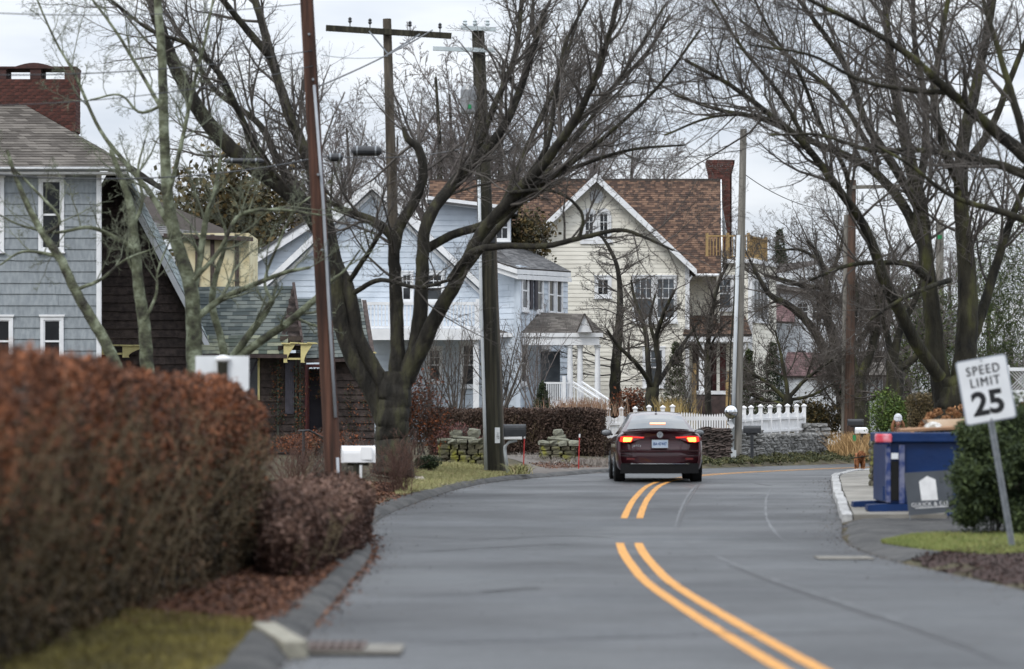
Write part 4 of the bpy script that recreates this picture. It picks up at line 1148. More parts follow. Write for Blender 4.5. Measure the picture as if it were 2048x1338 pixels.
# chimney with corbelled top
Dc = Dr + .3
ch = MB().box(X(1420, Dc), X(1462, Dc), Dc, Dc + .9, Z(560, Dc), Z(334, Dc)).build('chimney', M['mortar'], yh)
m = MB(); zc = Z(520, Dc); j = 0
while zc < Z(322, Dc):
    f = 0.0 if zc < Z(350, Dc) else min(.11, (zc - Z(350, Dc)) * .25)
    a0, a1 = X(1419, Dc) - f, X(1463, Dc) + f; a = a0 - (.11 if j % 2 else 0)
    while a < a1 - .02:
        s_, e_ = max(a, a0), min(a + .2, a1)
        if e_ - s_ > .03: m.box(s_, e_, Dc - .03 - f, Dc + .05, zc, zc + .066)
        a += .215
    for k_ in range(4): m.box(a1 - .05, a1 + .01, Dc - .03 - f + k_ * .24, Dc + .19 + k_ * .24, zc, zc + .066)
    for k_ in range(1): m.box(a0 - .01, a0 + .05, Dc - .02, Dc + .8, zc, zc + .066)
    zc += .078; j += 1
m.build('bricks', M['brick_a'], ch, rnd=True, kind='stuff')
MB().box(X(1416, Dc), X(1466, Dc), Dc - .1, Dc + 1.0, Z(323, Dc), Z(320, Dc)).build('chimney_cap', M['brick_dark'], ch)
# right wing with roof deck
D6 = D5 + 1.6
q7 = lambda px, py, d=D6: Vector(P(px, py, d))
xa, xb = X(1377, D6), X(1502, D6)
wins = [(X(1438, D6) - xa, X(1462, D6) - xa, Z(616, D6) - zb, Z(558, D6) - zb)]
O, u, n = wall(yh, (xa, D6, zb), (1, 0), [(0, 0), (xb - xa, 0), (xb - xa, Z(527, D6) - zb), (0, Z(527, D6) - zb)], .165, M['yellow_board'], M['yellow_board'], wins, proud=.022)
window(yh, O, u, *wins[0], trim=.11, cols=3, rows=2, mglass=M['screen'])
cC = Vector((X(1552, D6 + 3.2), D6 + 3.2, zb)); cB = Vector((xb, D6, zb)); us = cC - cB; Ls = Vector((us.x, us.y, 0)).length
wins = [(Ls * .08, Ls * .62, Z(636, D6) - zb, Z(560, D6) - zb)]
O, u, n = wall(yh, cB, (us.x, us.y), [(0, 0), (Ls, 0), (Ls, Z(527, D6) - zb), (0, Z(527, D6) - zb)], .165, M['yellow_board'], M['yellow_board'], wins, proud=.022)
w_ = wins[0]
window(yh, O, u, *w_, trim=.14, cols=4, rows=1, double=False, mun=.07)
MB().box(xb - .12, xb + .05, D6 - .06, D6 + .08, zb, Z(530, D6)).build('corner_board', M['white'], yh)
# roof deck box + timber railing
MB().prism([q7(1408, 526, D6 - .25), q7(1508, 526, D6 - .25), Vector((X(1556, D6 + 3.2), D6 + 3.2, Z(526, D6 - .25))), Vector((X(1412, D6 + 3.2), D6 + 3.2, Z(526, D6 - .25)))], (0, 0, .16)).build('deck_cornice', M['white'], yh)
dk = MB().prism([q7(1412, 520, D6 - .15), q7(1500, 520, D6 - .15), Vector((X(1536, D6 + 2.6), D6 + 2.6, Z(520, D6 - .15))), Vector((X(1416, D6 + 2.6), D6 + 2.6, Z(520, D6 - .15)))], (0, 0, .06)).build('roof_deck', M['timber_new'], yh)
a, b, c_ = q7(1414, 518, D6 - .1), q7(1497, 518, D6 - .1), Vector((X(1532, D6 + 2.4), D6 + 2.4, Z(518, D6 - .1)))
hh = Vector((0, 0, .92))
for p_ in (a, b, c_, a.lerp(b, .5)): MB().bar(p_, p_ + hh + Vector((0, 0, .12)), .11).build('deck_post', M['timber_new'], dk)
for s0, s1 in ((a, b), (b, c_)):
    MB().bar(s0 + hh, s1 + hh, .10, .06).build('deck_handrail', M['timber_new'], dk); MB().bar(s0 + Vector((0, 0, .1)), s1 + Vector((0, 0, .1)), .05, .05).build('deck_bottom_rail', M['timber_new'], dk)
    nb = int((s1 - s0).length / .125)
    for j in range(1, nb): p_ = s0.lerp(s1, j / nb); MB().bar(p_ + Vector((0, 0, .1)), p_ + hh, .042).build('baluster', M['timber_new'], dk)
# flared porch roof, door, steps, columns, raw posts
roof(yh, q7(1366, 668, D6 - 2.2), q7(1504, 668, D6 - 2.2), q7(1490, 631, D6 - .1), q7(1378, 631, D6 - .1), M['roof_brown'], rh=.14, tab=.2)
MB().box(X(1370, D6 - 2.1), X(1500, D6 - 2.1), D6 - 2.15, D6 - .1, Z(684, D6 - 2.1), Z(671, D6 - 2.1)).build('porch_beam', M['white'], yh)
for px in (1398, 1482):
    MB().box(X(px, D6 - 2), X(px, D6 - 2) + .2, D6 - 2.05, D6 - 1.85, Z(790, D6 - 2), Z(684, D6 - 2)).build('porch_column', M['white'], yh)
MB().box(X(1385, D6), X(1452, D6), D6 - .06, D6 - .03, Z(785, D6), Z(686, D6)).build('dark_entrance', M['dark_wood'], yh)
MB().box(X(1425, D6), X(1450, D6), D6 - .1, D6 - .065, Z(785, D6), Z(690, D6)).build('door', M['maroon_door'], yh)
for j in range(6): MB().box(X(1385, D6), X(1460, D6), D6 - 2.2 - .3 * j, D6 - 1.9 - .3 * j, zb - .2, Z(785 + j * 8, D6)).build('step', M['dark_wood'], yh)
MB().box(X(1383, D6), X(1462, D6), D6 - 2.3, D6 - .1, Z(790, D6), Z(783, D6)).build('porch_floor', M['white'], yh)
MB().box(X(1236, D5), X(1560, D5), D5 - .08, D5 - .04, zb, Z(800, D5)).build('foundation', M['metal_grey'], yh) if False else None
for px, py in ((1388, 745), (1456, 760)):
    d_ = D6 - 4.2
    m = MB(); m.bar((X(px, d_), d_, zb - .3), (X(px, d_), d_, Z(py, d_)), .17); m.bar((X(px + 2, d_), d_ + .1, zb - .3), (X(px + 2, d_), d_ + .1, Z(py - 18, d_)), .12)
    tag(m.build('timber_post', M['timber_new'], None), 'raw yellow timber post beside the dark entrance, %s of the two' % ('left' if px < 1400 else 'right'), 'post', 'raw timber posts at the cream house entrance')

# ---- far white house with dull red roofs
D7 = 150.0
fh = thing('white_house', 'distant white house with dull red roofs behind bare branches', 'house', (X(1640, D7), D7, h(X(1640, D7), D7)))
zb = h(X(1640, D7), D7) - .3
x0 = X(1500, D7)
w7 = lambda px: X(px, D7) - x0
z7 = lambda py: Z(py, D7) - zb
wins = [(w7(1594), w7(1616), z7(640), z7(606)), (w7(1624), w7(1648), z7(640), z7(606)), (w7(1594), w7(1612), z7(740), z7(700)), (w7(1540), w7(1552), z7(735), z7(690))]
O, u, n = wall(fh, (x0, D7, zb), (1, 0), [(0, 0), (w7(1720), 0), (w7(1720), z7(600)), (w7(1640), z7(528)), (0, z7(560))], .26, M['far_board'], M['far_board'], wins, proud=.03)
for w_ in wins: window(fh, O, u, *w_, trim=.1, cols=2, rows=2)
# oval window
c_ = O + u * w7(1619) + Vector((0, 0, z7(568)))
m = MB(); m.add([(c_.x + .62 * math.cos(a), D7 - .06, c_.z + .36 * math.sin(a)) for a in np.linspace(0, 2 * math.pi, 20, endpoint=False)], [tuple(range(20))[::-1]]); m.build('oval_window', M['glass'], fh)
m = MB()
for a in np.linspace(0, math.pi, 5, endpoint=False): m.bar((c_.x - .6 * math.cos(a), D7 - .09, c_.z - .34 * math.sin(a)), (c_.x + .6 * math.cos(a), D7 - .09, c_.z + .34 * math.sin(a)), .03)
m.build('oval_glazing_bars', M['far_board'], fh)
q8 = lambda px, py, d: Vector(P(px, py, d))
roof(fh, q8(1500, 640, D7 - 2.5), q8(1590, 644, D7 - 2.5), q8(1588, 608, D7 - .1), q8(1500, 598, D7 - .1), M['roof_red'], rh=.25, tab=.4)
roof(fh, q8(1560, 752, D7 - 5), q8(1700, 752, D7 - 5), q8(1690, 706, D7 - 2.5), q8(1575, 704, D7 - 2.5), M['roof_red'], rh=.25, tab=.4)
roof(fh, q8(1490, 566, D7 - .5), q8(1730, 604, D7 - .5), q8(1640, 520, D7 + 4), q8(1520, 532, D7 + 4), M['roof_taupe'], rh=.3, tab=.4)
MB().box(X(1560, D7 - 4.8), X(1700, D7 - 4.8), D7 - 4.8, D7 - .1, zb, Z(754, D7 - 4.8)).build('porch_wing', M['far_board'], fh)
roof(fh, q8(1500, 700, D7 - 6), q8(1556, 700, D7 - 6), q8(1530, 640, D7 - 5), q8(1500, 650, D7 - 5), M['roof_grey'], rh=.25, tab=.4)
MB().box(X(1498, D7 - 5.9), X(1554, D7 - 5.9), D7 - 5.9, D7 - .1, zb, Z(703, D7 - 5.9)).build('side_wing', M['far_board'], fh)
# small white building further right
D8 = 120.0
fb = thing('garden_pavilion', 'small white pavilion with railing between the tree trunks', 'building', (X(1745, D8), D8, h(X(1745, D8), D8)))
zb = h(X(1745, D8), D8) - .1
MB().box(X(1725, D8), X(1765, D8), D8, D8 + 3, zb, Z(745, D8)).build('wall', M['far_board'], fb)
for px in (1728, 1736, 1752, 1760): MB().box(X(px, D8), X(px, D8) + .05, D8 - .2, D8 - .15, zb, Z(752, D8)).build('post', M['plum_dark'], fb)
roof(fb, q8(1715, 750, D8 - .5), q8(1775, 750, D8 - .5), q8(1765, 725, D8 + 1.5), q8(1725, 725, D8 + 1.5), M['roof_taupe'], rh=.25, tab=.4)
# two distant roofs at right
for (a, b, c1, c2, dd, lb) in ((1840, 1920, 690, 620, 135.0, 'far white cottage behind the thick mossy trunks'),):
    t = thing('far_cottage', lb, 'house', (X((a + b) / 2, dd), dd, h(X((a + b) / 2, dd), dd)))
    z_ = h(X((a + b) / 2, dd), dd) - .1
    MB().box(X(a, dd), X(b, dd), dd, dd + 5, z_, Z(c1, dd)).build('wall', M['far_board'], t)
    roof(t, q8(a - 8, c1 + 2, dd - .5), q8(b + 8, c1 + 2, dd - .5), q8(b + 4, c2, dd + 2.5), q8(a - 4, c2, dd + 2.5), M['roof_grey'], rh=.3, tab=.5)
# ------------------------------------------------------------------ trees and shrubs
M['bark_dark'] = mat('dark_mossy_bark', (0.010, 0.009, 0.007), (0.058, 0.056, 0.030), rough=0.95, scale=3.2, bump=3, bscale=9, stretch=(1.6, 1.6, .5), c3=(0.026, 0.023, 0.018), lo=.32, hi=.68, detail=9, world=True)
M['bark_lichen'] = mat('lichen_bark', (0.038, 0.036, 0.028), (0.28, 0.31, 0.22), rough=0.95, scale=4.5, bump=2, bscale=14, c3=(0.115, 0.125, 0.078), lo=.34, hi=.66, detail=9, world=True)
M['bark_green'] = mat('green_mossy_bark', (0.011, 0.010, 0.008), (0.085, 0.088, 0.028), rough=0.95, scale=2.2, bump=3, bscale=9, stretch=(1.6, 1.6, .5), c3=(0.034, 0.031, 0.020), lo=.34, hi=.72, detail=9, world=True)
M['twig'] = mat('grey_brown_twigs', (0.060, 0.050, 0.042), (0.115, 0.10, 0.088), rough=0.95, scale=2, world=True)
M['twig_dark'] = mat('dark_twigs', (0.060, 0.053, 0.048), (0.125, 0.112, 0.10), rough=0.95, scale=2, world=True)
M['twig_purple'] = mat('purple_grey_twigs', (0.11, 0.095, 0.090), (0.18, 0.158, 0.148), rough=0.95, scale=2, world=True)
M['twig_lichen'] = mat('lichen_twigs', (0.10, 0.105, 0.08), (0.20, 0.22, 0.15), rough=0.95, scale=4, world=True)

def limb_path(pts, d, ws=1.0):
    """photo trace (px, py, width px, depth offset) -> world points and radii, resampled"""
    w = []
    for p in pts:
        dd = d + (p[3] if len(p) > 3 else 0)
        x, y, z = P(p[0], p[1], dd)
        w.append((x, y, z, p[2] * ws * dd / FPX / 2))
    n = max(8, len(w) * 5)
    s = smooth_path(w, n)
    s[1:-1, :3] += rng.normal(size=(n - 2, 3)) * s[1:-1, 3:4] * 0.05
    return s

def crown(root, starts, per=(8, 7, 6), L0=2.6, facs=(.5, .5), tw=0.005, m=None, up=(.08, .05, .03), wander=(.16, .2, .25), maxn=16000, rmin0=0.02, ks=(6, 5, 3), name='crown', angs=((25, 60), (30, 65), (30, 70)), flat=0.0, sides=(4, 3, 3)):
    """starts = (S, D, L, R). Builds levels of branches as one mesh of fine branches"""
    S, D, L, Rd = starts
    Vs, Qs, off = [], [], 0
    for lv in range(len(per) + 1):
        if len(S) > maxn:
            idx = rng.choice(len(S), maxn, replace=False); S, D, L, Rd = S[idx], D[idx], L[idx], Rd[idx]
        k = ks[min(lv, len(ks) - 1)]
        pts, rad = sprout(S, D, L, np.maximum(Rd, tw), k, wander[min(lv, len(wander) - 1)], up[min(lv, len(up) - 1)], taper=.3 if lv < len(per) else .45)
        v, q = tubes_np(pts, np.maximum(rad, tw * .5), sides[min(lv, len(sides) - 1)])
        Vs.append(v); Qs.append(q + off); off += len(v)
        if lv < len(per):
            S, D, L, Rd = kids(pts, rad, L, per[lv], ang=angs[min(lv, len(angs) - 1)], fac=facs[min(lv, len(facs) - 1)], rf=.6, t0=.15, flat=flat, rmin=tw)
    return obj_np(name, np.vstack(Vs), np.vstack(Qs), m, root, kind='stuff', smooth=True)

def limb_starts(paths, dens, L, t0=.2, ang=(30, 75), tip=True, rf=.45, maxr=.032):
    S, D, LL, RR = [], [], [], []
    for i, s in enumerate(paths):
        seg_ = np.linalg.norm(np.diff(s[:, :3], axis=0), axis=1); tot = seg_.sum()
        n = max(2, int(tot * dens)); ac = np.concatenate([[0], np.cumsum(seg_)])
        tt = np.sort(rng.uniform(t0, 1, n)) * tot
        if tip: tt = np.append(tt, tot * .999)
        for t in tt:
            k = min(np.searchsorted(ac, t), len(s) - 1); k = max(1, k)
            T = s[k, :3] - s[k - 1, :3]; T /= np.linalg.norm(T) + 1e-9
            q = rng.normal(size=3); q -= T * q.dot(T); q /= np.linalg.norm(q)
            a = np.radians(rng.uniform(*ang)) if t < tot * .99 else .1
            S.append(s[k, :3]); D.append(T * math.cos(a) + q * math.sin(a) + np.array([0, 0, .25]))
            LL.append(L * rng.uniform(.5, 1.2) * (1.15 - .5 * t / tot)); RR.append(min(maxr, s[k, 3] * rf))
    return np.array(S), np.array(D), np.array(LL), np.array(RR)

def traced_tree(name, label, limbs, d, m, mtw, L0=2.6, dens=3.0, per=(7, 6, 5), tw=.006, maxn=14000, group=None, cat='tree', base=None, facs=(.5, .5), t0=.2, up=(.08, .05, .03), flat=0.0, skip_trunk=True, sides=10, wander=(.16, .2, .25), ws=.84, ws0=1.0):
    b = limbs[0][0]
    bx, by, bz = P(b[0], b[1], d)
    t = thing(name, label, cat, (bx, by, bz) if base is None else base, group)
    paths = [limb_path(l, d, ws0 if i == 0 else ws) for i, l in enumerate(limbs)]
    par = t
    for i, s in enumerate(paths):
        mbn = MB(); 
        V, Q = tubes_np(s[None, :, :3], s[None, :, 3], sides)
        o = obj_np('trunk' if i == 0 else 'limb', V, Q, m, par, smooth=True)
        if i == 0: par = o
    st = limb_starts(paths[1:] if skip_trunk and len(paths) > 1 else paths, dens, L0, t0)
    crown(t, st, per=per, tw=tw, m=mtw, maxn=maxn, facs=facs, up=up, flat=flat, wander=wander)
    return t

# the big forked tree behind the red pole
traced_tree('forked_tree', 'big dark forked tree behind the reddish utility pole, trunk greened by moss', [
    [(786, 950, 104), (785, 890, 84), (785, 840, 80), (788, 790, 82), (795, 745, 70)],
    [(770, 845, 50), (738, 775, 42), (700, 705, 42), (678, 620, 44), (660, 520, 46), (628, 440, 40), (575, 385, 38), (510, 335, 38), (440, 275, 38), (385, 200, 36), (345, 120, 32), (318, 50, 30), (300, -20, 28)],
    [(780, 790, 44), (745, 730, 38), (715, 670, 34), (700, 590, 34), (668, 520, 40, .3), (645, 410, 34, .6), (612, 310, 30, 1), (575, 220, 26, 1.2), (545, 120, 22, 1.5), (505, -20, 18, 2)],
    [(545, 120, 18, 1.5), (520, 90, 20, 1.4), (470, 30, 16, 1.2), (430, -20, 14, 1)],
    [(792, 770, 44), (795, 690, 36), (793, 600, 32), (788, 520, 30), (783, 470, 27), (740, 440, 24), (690, 420, 16), (650, 400, 10)],
    [(788, 500, 30), (800, 450, 28), (830, 400, 26), (846, 350, 24), (838, 300, 22), (815, 278, 16), (806, 255, 10)],
    [(803, 770, 50), (832, 690, 42), (842, 600, 36), (845, 520, 33), (855, 440, 29), (905, 370, 30, .5), (960, 310, 26, .8), (1010, 250, 22, 1), (1050, 150, 18, 1.5), (1090, 20, 14, 2)],
    [(812, 760, 46), (866, 645, 38, -.3), (915, 560, 34, -.5), (960, 470, 29, -.7), (1020, 400, 30, -1), (1085, 330, 26, -1.4), (1150, 240, 20, -2), (1200, 130, 16, -2.5), (1240, -10, 12, -3)],
    [(850, 500, 26, .4), (905, 470, 22, .5), (985, 440, 22, 1), (1060, 360, 18, 1.2), (1120, 280, 16, 1.5), (1200, 200, 12, 2), (1290, 110, 9, 2.5), (1340, 30, 7, 2.5)],
    [(900, 560, 22, -.5), (945, 505, 20, -.8), (1010, 492, 17, -1), (1090, 492, 15, -1.2), (1165, 475, 13, -1.5), (1240, 460, 11, -1.6), (1290, 475, 8, -1.8), (1345, 500, 6, -2)],
    [(1160, 476, 9, -1.5), (1165, 430, 8, -1.6), (1135, 395, 8, -1.6), (1090, 380, 9, -1.5), (1020, 385, 10, -1.2)],
    [(850, 460, 26, .4), (880, 400, 24, .6), (935, 340, 20, .8), (985, 220, 16, 1.2), (1030, 110, 14, 1.5), (1045, -20, 10, 2)],
    [(560, 370, 22), (500, 270, 18, -.5), (440, 150, 16, -1), (380, 90, 12, -1), (300, 60, 9, -1.2), (210, -10, 6, -1.4)],
    [(640, 440, 20, .5), (560, 330, 20, .8), (520, 250, 16, 1), (430, 180, 13, 1.3), (380, 100, 10, 1.5), (330, 20, 8, 1.8)],
    [(700, 590, 14), (760, 560, 12, -.5), (835, 575, 10, -.8), (900, 560, 8, -1)],
    [(700, 560, 14), (740, 500, 12, -.6), (770, 450, 10, -1)],
    [(900, 580, 20, -.3), (985, 470, 17, -.2), (1080, 360, 14, 0), (1180, 240, 11, .4), (1270, 110, 8, .8), (1330, 10, 6, 1)],
    [(975, 455, 18, -.8), (1080, 370, 15, -1), (1190, 290, 11, -1.4), (1310, 180, 8, -1.8), (1400, 60, 6, -2)],
    [(1040, 385, 15, -1), (1150, 335, 11, -1.2), (1260, 300, 8, -1.5), (1370, 290, 5, -1.8)],
    [(920, 550, 18, .2), (1000, 420, 15, .4), (1060, 280, 13, .7), (1120, 150, 10, 1), (1160, 20, 7, 1.2)],
    [(1020, 400, 16, -1), (1090, 300, 14, -1.2), (1110, 200, 11, -1), (1130, 90, 9, -1), (1180, -10, 7, -1)],
], 56.0, M['bark_dark'], M['twig_dark'], L0=2.3, dens=2.7, per=(8, 6, 4), tw=.0038, maxn=13500, t0=.42, ws=.80, ws0=.84)

# double-trunk tree at right
traced_tree('twin_trunk_tree', 'large dark tree with two thick mossy trunks at right behind the speed sign', [
    [(1905, 860, 118), (1906, 820, 100), (1907, 780, 86), (1907, 750, 62)],
    [(1888, 800, 56), (1872, 700, 46), (1862, 600, 42), (1850, 500, 36), (1838, 400, 38, .3), (1815, 300, 30, .5), (1790, 180, 24, 1), (1775, 60, 18, 1.2), (1770, -20, 14, 1.4)],
    [(1922, 800, 62), (1933, 690, 54), (1936, 600, 50), (1930, 500, 43), (1922, 400, 36), (1925, 300, 34, .4), (1950, 180, 26, .8), (1975, 60, 20, 1), (1990, -20, 16, 1)],
    [(1880, 755, 34, -.4), (1835, 690, 32, -.8), (1800, 625, 30, -1.2), (1768, 560, 28, -1.6), (1745, 490, 25, -1.9), (1715, 430, 22, -2.2), (1670, 370, 20, -2.6), (1610, 290, 17, -3), (1540, 230, 14, -3.4), (1460, 170, 11, -3.8), (1370, 120, 8, -4)],
    [(1940, 690, 30, .2), (1965, 620, 26, .5), (1995, 520, 22, .8), (2030, 420, 18, 1), (2070, 330, 14, 1)],
    [(1848, 500, 26), (1800, 400, 24, .5), (1730, 330, 20, 1), (1640, 290, 17, 1.4), (1530, 240, 14, 1.8), (1440, 220, 10, 2.2), (1350, 190, 7, 2.5)],
    [(1840, 420, 24), (1780, 320, 22, -.5), (1730, 240, 18, -.8), (1700, 150, 15, -1), (1650, 70, 12, -1.2), (1590, -10, 9, -1.4)],
    [(1835, 390, 20, .6), (1850, 300, 20, 1), (1850, 200, 16, 1.4), (1830, 90, 13, 1.6), (1825, -20, 10, 2)],
    [(1925, 380, 26), (1890, 300, 22, -.6), (1870, 200, 18, -1), (1880, 90, 14, -1), (1900, -20, 11, -1)],
    [(1930, 330, 22), (1980, 260, 18), (2020, 160, 15), (2060, 60, 12)],
    [(1700, 410, 12, -2.2), (1690, 340, 12, -2.4), (1640, 250, 10, -2.6), (1600, 150, 9, -2.8), (1540, 60, 7, -3), (1500, -20, 6, -3)],
    [(1560, 245, 11, -3.3), (1500, 230, 9, -3.4), (1420, 235, 7, -3.6), (1330, 270, 5, -3.8)],
    [(1620, 300, 12, -3), (1560, 190, 10, -3.1), (1480, 90, 8, -3.2), (1420, -10, 6, -3.3)],
    [(1760, 330, 14, .9), (1680, 200, 12, 1), (1600, 130, 10, 1.1), (1480, 40, 7, 1.3)],
    [(1860, 560, 20, -.6), (1820, 530, 16, -1), (1780, 525, 13, -1.5), (1700, 530, 10, -2), (1620, 560, 7, -2.5)],
    [(1900, 560, 14, -.8), (1870, 570, 12, -1.2), (1800, 600, 9, -1.8), (1740, 640, 7, -2)],
], 58.0, M['bark_green'], M['twig_dark'], L0=2.6, dens=3.2, per=(8, 6, 4), tw=.0038, maxn=16000, t0=.25, ws=.82, ws0=.8)

# tree leaning in from beyond the right edge of the frame
traced_tree('overhanging_tree', 'near tree leaning in over the road from beyond the right edge', [
    [(2330, 900, 90), (2290, 700, 80), (2230, 520, 72), (2140, 400, 60), (2060, 320, 48)],
    [(2060, 320, 46), (1990, 262, 36), (1900, 185, 28, -.5), (1830, 120, 22, -.8), (1740, 60, 17, -1), (1640, 10, 12, -1.4), (1560, -30, 9, -1.6)],
    [(2130, 395, 40), (2040, 345, 30), (1940, 315, 24, .5), (1840, 300, 18, 1), (1740, 300, 14, 1.5), (1640, 270, 10, 2), (1540, 270, 7, 2.2)],
    [(2200, 470, 38), (2090, 450, 26, -.6), (1990, 420, 20, -.8), (1900, 390, 14, -1), (1820, 330, 10, -1.2), (1750, 290, 7, -1.3)],
    [(1900, 185, 20, -.5), (1820, 180, 15, -.6), (1720, 160, 12, -.8), (1620, 110, 9, -1), (1500, 90, 6, -1.2)],
    [(2060, 320, 30), (2030, 210, 24), (2000, 110, 18), (1960, -20, 13)],
], 44.0, M['bark_green'], M['twig_dark'], L0=1.8, dens=3.2, per=(7, 5, 4), tw=.004, maxn=8000, t0=.2, facs=(.5, .5), ws=.66)

# lichen-covered trees at left
traced_tree('lichen_tree', 'pale lichen covered tree standing behind the foreground hedge', [
    [(388, 900, 46), (386, 780, 42), (388, 660, 40), (378, 560, 36), (352, 480, 32), (334, 380, 28), (328, 260, 25), (325, 140, 23), (318, 40, 21), (314, -30, 19)],
    [(388, 640, 20), (440, 600, 17), (500, 572, 14, -.3), (570, 545, 11, -.5), (620, 535, 8, -.6)],
    [(385, 600, 18, .2), (400, 520, 18, .3), (412, 440, 16, .3), (430, 380, 12, .4), (440, 320, 9, .5)],
    [(352, 480, 18, .2), (310, 400, 16, .2), (255, 330, 13, .3), (200, 260, 10, .4), (150, 150, 8, .5), (110, 80, 6, .6), (70, -10, 5, .6)],
    [(334, 400, 14, -.2), (360, 300, 12, -.3), (385, 180, 10, -.3), (410, 80, 8, -.5), (430, -20, 6, -.5)],
    [(330, 230, 13), (290, 160, 10, .3), (230, 60, 8, .5), (170, -20, 6, .6)],
    [(388, 560, 12, -.3), (440, 500, 12, -.4), (480, 430, 10, -.4), (560, 420, 8, -.6), (640, 430, 5, -.8)],
    [(326, 210, 9), (280, 225, 8), (240, 190, 6), (180, 200, 5)],
], 47.0, M['bark_lichen'], M['twig_lichen'], L0=1.3, dens=2.6, per=(7, 6, 3), tw=.0036, maxn=7500, t0=.15, ws=.74, ws0=.8)
traced_tree('lichen_tree', 'smaller lichen covered tree with a bare crooked stem left of the pale one', [
    [(300, 900, 30), (296, 760, 28), (288, 650, 25), (276, 560, 22), (268, 470, 19), (258, 400, 16), (240, 350, 12), (222, 300, 9)],
    [(276, 560, 10), (255, 510, 8), (262, 470, 6), (268, 452, 4)],
    [(270, 500, 12, -.2), (240, 480, 11, -.2), (180, 455, 9, -.3), (110, 465, 7, -.3), (40, 450, 5, -.4), (0, 430, 4, -.4)],
    [(268, 450, 10), (285, 400, 8), (276, 340, 6), (290, 280, 4)],
    [(290, 640, 8, -.1), (312, 590, 7, -.1), (316, 540, 5), (340, 480, 4)],
], 46.0, M['bark_lichen'], M['twig_lichen'], L0=1.1, dens=3.2, per=(5, 5, 3), tw=.004, maxn=4500, t0=.15)
traced_tree('lichen_tree', 'slanting lichen covered tree crossing in front of the grey blue house', [
    [(252, 790, 26), (225, 715, 24), (185, 640, 22), (150, 580, 20), (122, 520, 18), (88, 470, 15), (55, 410, 12), (30, 350, 9), (14, 300, 7)],
    [(122, 515, 10), (80, 505, 8), (40, 505, 6), (0, 530, 4)],
    [(88, 470, 9), (120, 440, 8), (70, 380, 6), (20, 330, 5)],
    [(150, 580, 9), (200, 560, 8), (250, 520, 6), (300, 500, 4)],
], 45.0, M['bark_lichen'], M['twig_lichen'], L0=1.2, dens=3.0, per=(5, 5, 3), tw=.004, maxn=4500, t0=.15)
traced_tree('pollarded_tree', 'pollarded tree with three stubby pale limbs behind the white sign back', [
    [(462, 900, 34), (462, 800, 32), (460, 720, 30)],
    [(452, 725, 20), (440, 670, 18), (425, 615, 17), (430, 560, 14), (452, 480, 8), (440, 430, 5)],
    [(458, 725, 20), (490, 680, 18), (520, 640, 17), (545, 600, 15)],
    [(470, 720, 22), (525, 680, 20), (580, 642, 18), (640, 590, 15)],
    [(545, 605, 8), (530, 560, 7), (560, 480, 6), (590, 420, 5), (640, 380, 4)],
    [(640, 592, 9, .1), (665, 560, 7), (690, 540, 6), (720, 500, 4)],
], 48.0, M['bark_lichen'], M['twig_lichen'], L0=.8, dens=2.6, per=(5, 4, 2), tw=.004, maxn=2500, t0=.45)

# garden trees in front of the cream house
def tiered(name, label, trunkpts, d, tiers, L, m=None, seedn=0, droop=-.02, tw=.006):
    t = thing(name, label, 'tree', P(trunkpts[0][0], trunkpts[0][1], d))
    s = limb_path(trunkpts, d)
    V, Q = tubes_np(s[None, :, :3], s[None, :, 3], 8)
    obj_np('trunk', V, Q, m or M['bark_dark'], t, smooth=True)
    n = tiers; idx = np.linspace(len(s) * .22, len(s) - 2, n).astype(int)
    S = s[idx, :3] + rng.normal(size=(n, 3)) * .02
    a = rng.random(n) * 2 * np.pi
    D = np.stack([np.cos(a), np.sin(a) * .8, np.full(n, .25)], 1)
    LL = L * (1.1 - .75 * np.linspace(0, 1, n)) * rng.uniform(.7, 1.2, n); RR = np.full(n, .028)
    crown(t, (S, D, LL, RR), per=(9, 6, 3), tw=tw, m=M['twig_dark'], maxn=6000, up=(.02, .02, .06), flat=.6, facs=(.42, .5), wander=(.12, .2, .3))
    return t
tiered('layered_tree', 'bare layered tree with flat dark branches in front of the cream wall', [(1232, 850, 26), (1230, 780, 23), (1234, 700, 19), (1240, 620, 14), (1236, 540, 9), (1215, 490, 7), (1200, 470, 4)], 101.0, 34, 2.7)
traced_tree('ornamental_tree', 'round crowned bare ornamental tree behind the roof of the car', [
    [(1305, 850, 32), (1304, 800, 28), (1305, 775, 26)],
    [(1300, 780, 15), (1296, 720, 13), (1290, 660, 11, .5), (1270, 600, 8, 1), (1262, 560, 5, 1)],
    [(1310, 780, 16), (1318, 730, 14), (1312, 680, 12), (1330, 620, 9, -.6), (1350, 580, 6, -1)],
    [(1306, 775, 12), (1275, 730, 11, -.6), (1235, 690, 8, -1), (1215, 660, 5, -1.3)],
    [(1314, 770, 12), (1345, 720, 11, .5), (1372, 680, 8, .8), (1400, 640, 5, 1)],
    [(1312, 690, 9), (1300, 640, 8), (1310, 590, 5)],
], 96.0, M['bark_dark'], M['twig'], L0=1.3, dens=4, per=(6, 5, 3), tw=.0045, maxn=4500, t0=.25)
traced_tree('young_tree', 'slender bare young tree before the cream house entrance', [
    [(1418, 850, 14), (1415, 760, 12), (1416, 690, 10), (1425, 620, 9), (1440, 560, 6), (1456, 530, 4)],
    [(1415, 720, 6), (1395, 680, 5), (1380, 640, 3)], [(1416, 700, 6), (1440, 660, 5), (1462, 640, 3)],
], 95.0, M['bark_dark'], M['twig'], L0=1.4, dens=7, per=(7, 5, 3), tw=.0055, maxn=5000, t0=.2, skip_trunk=False)
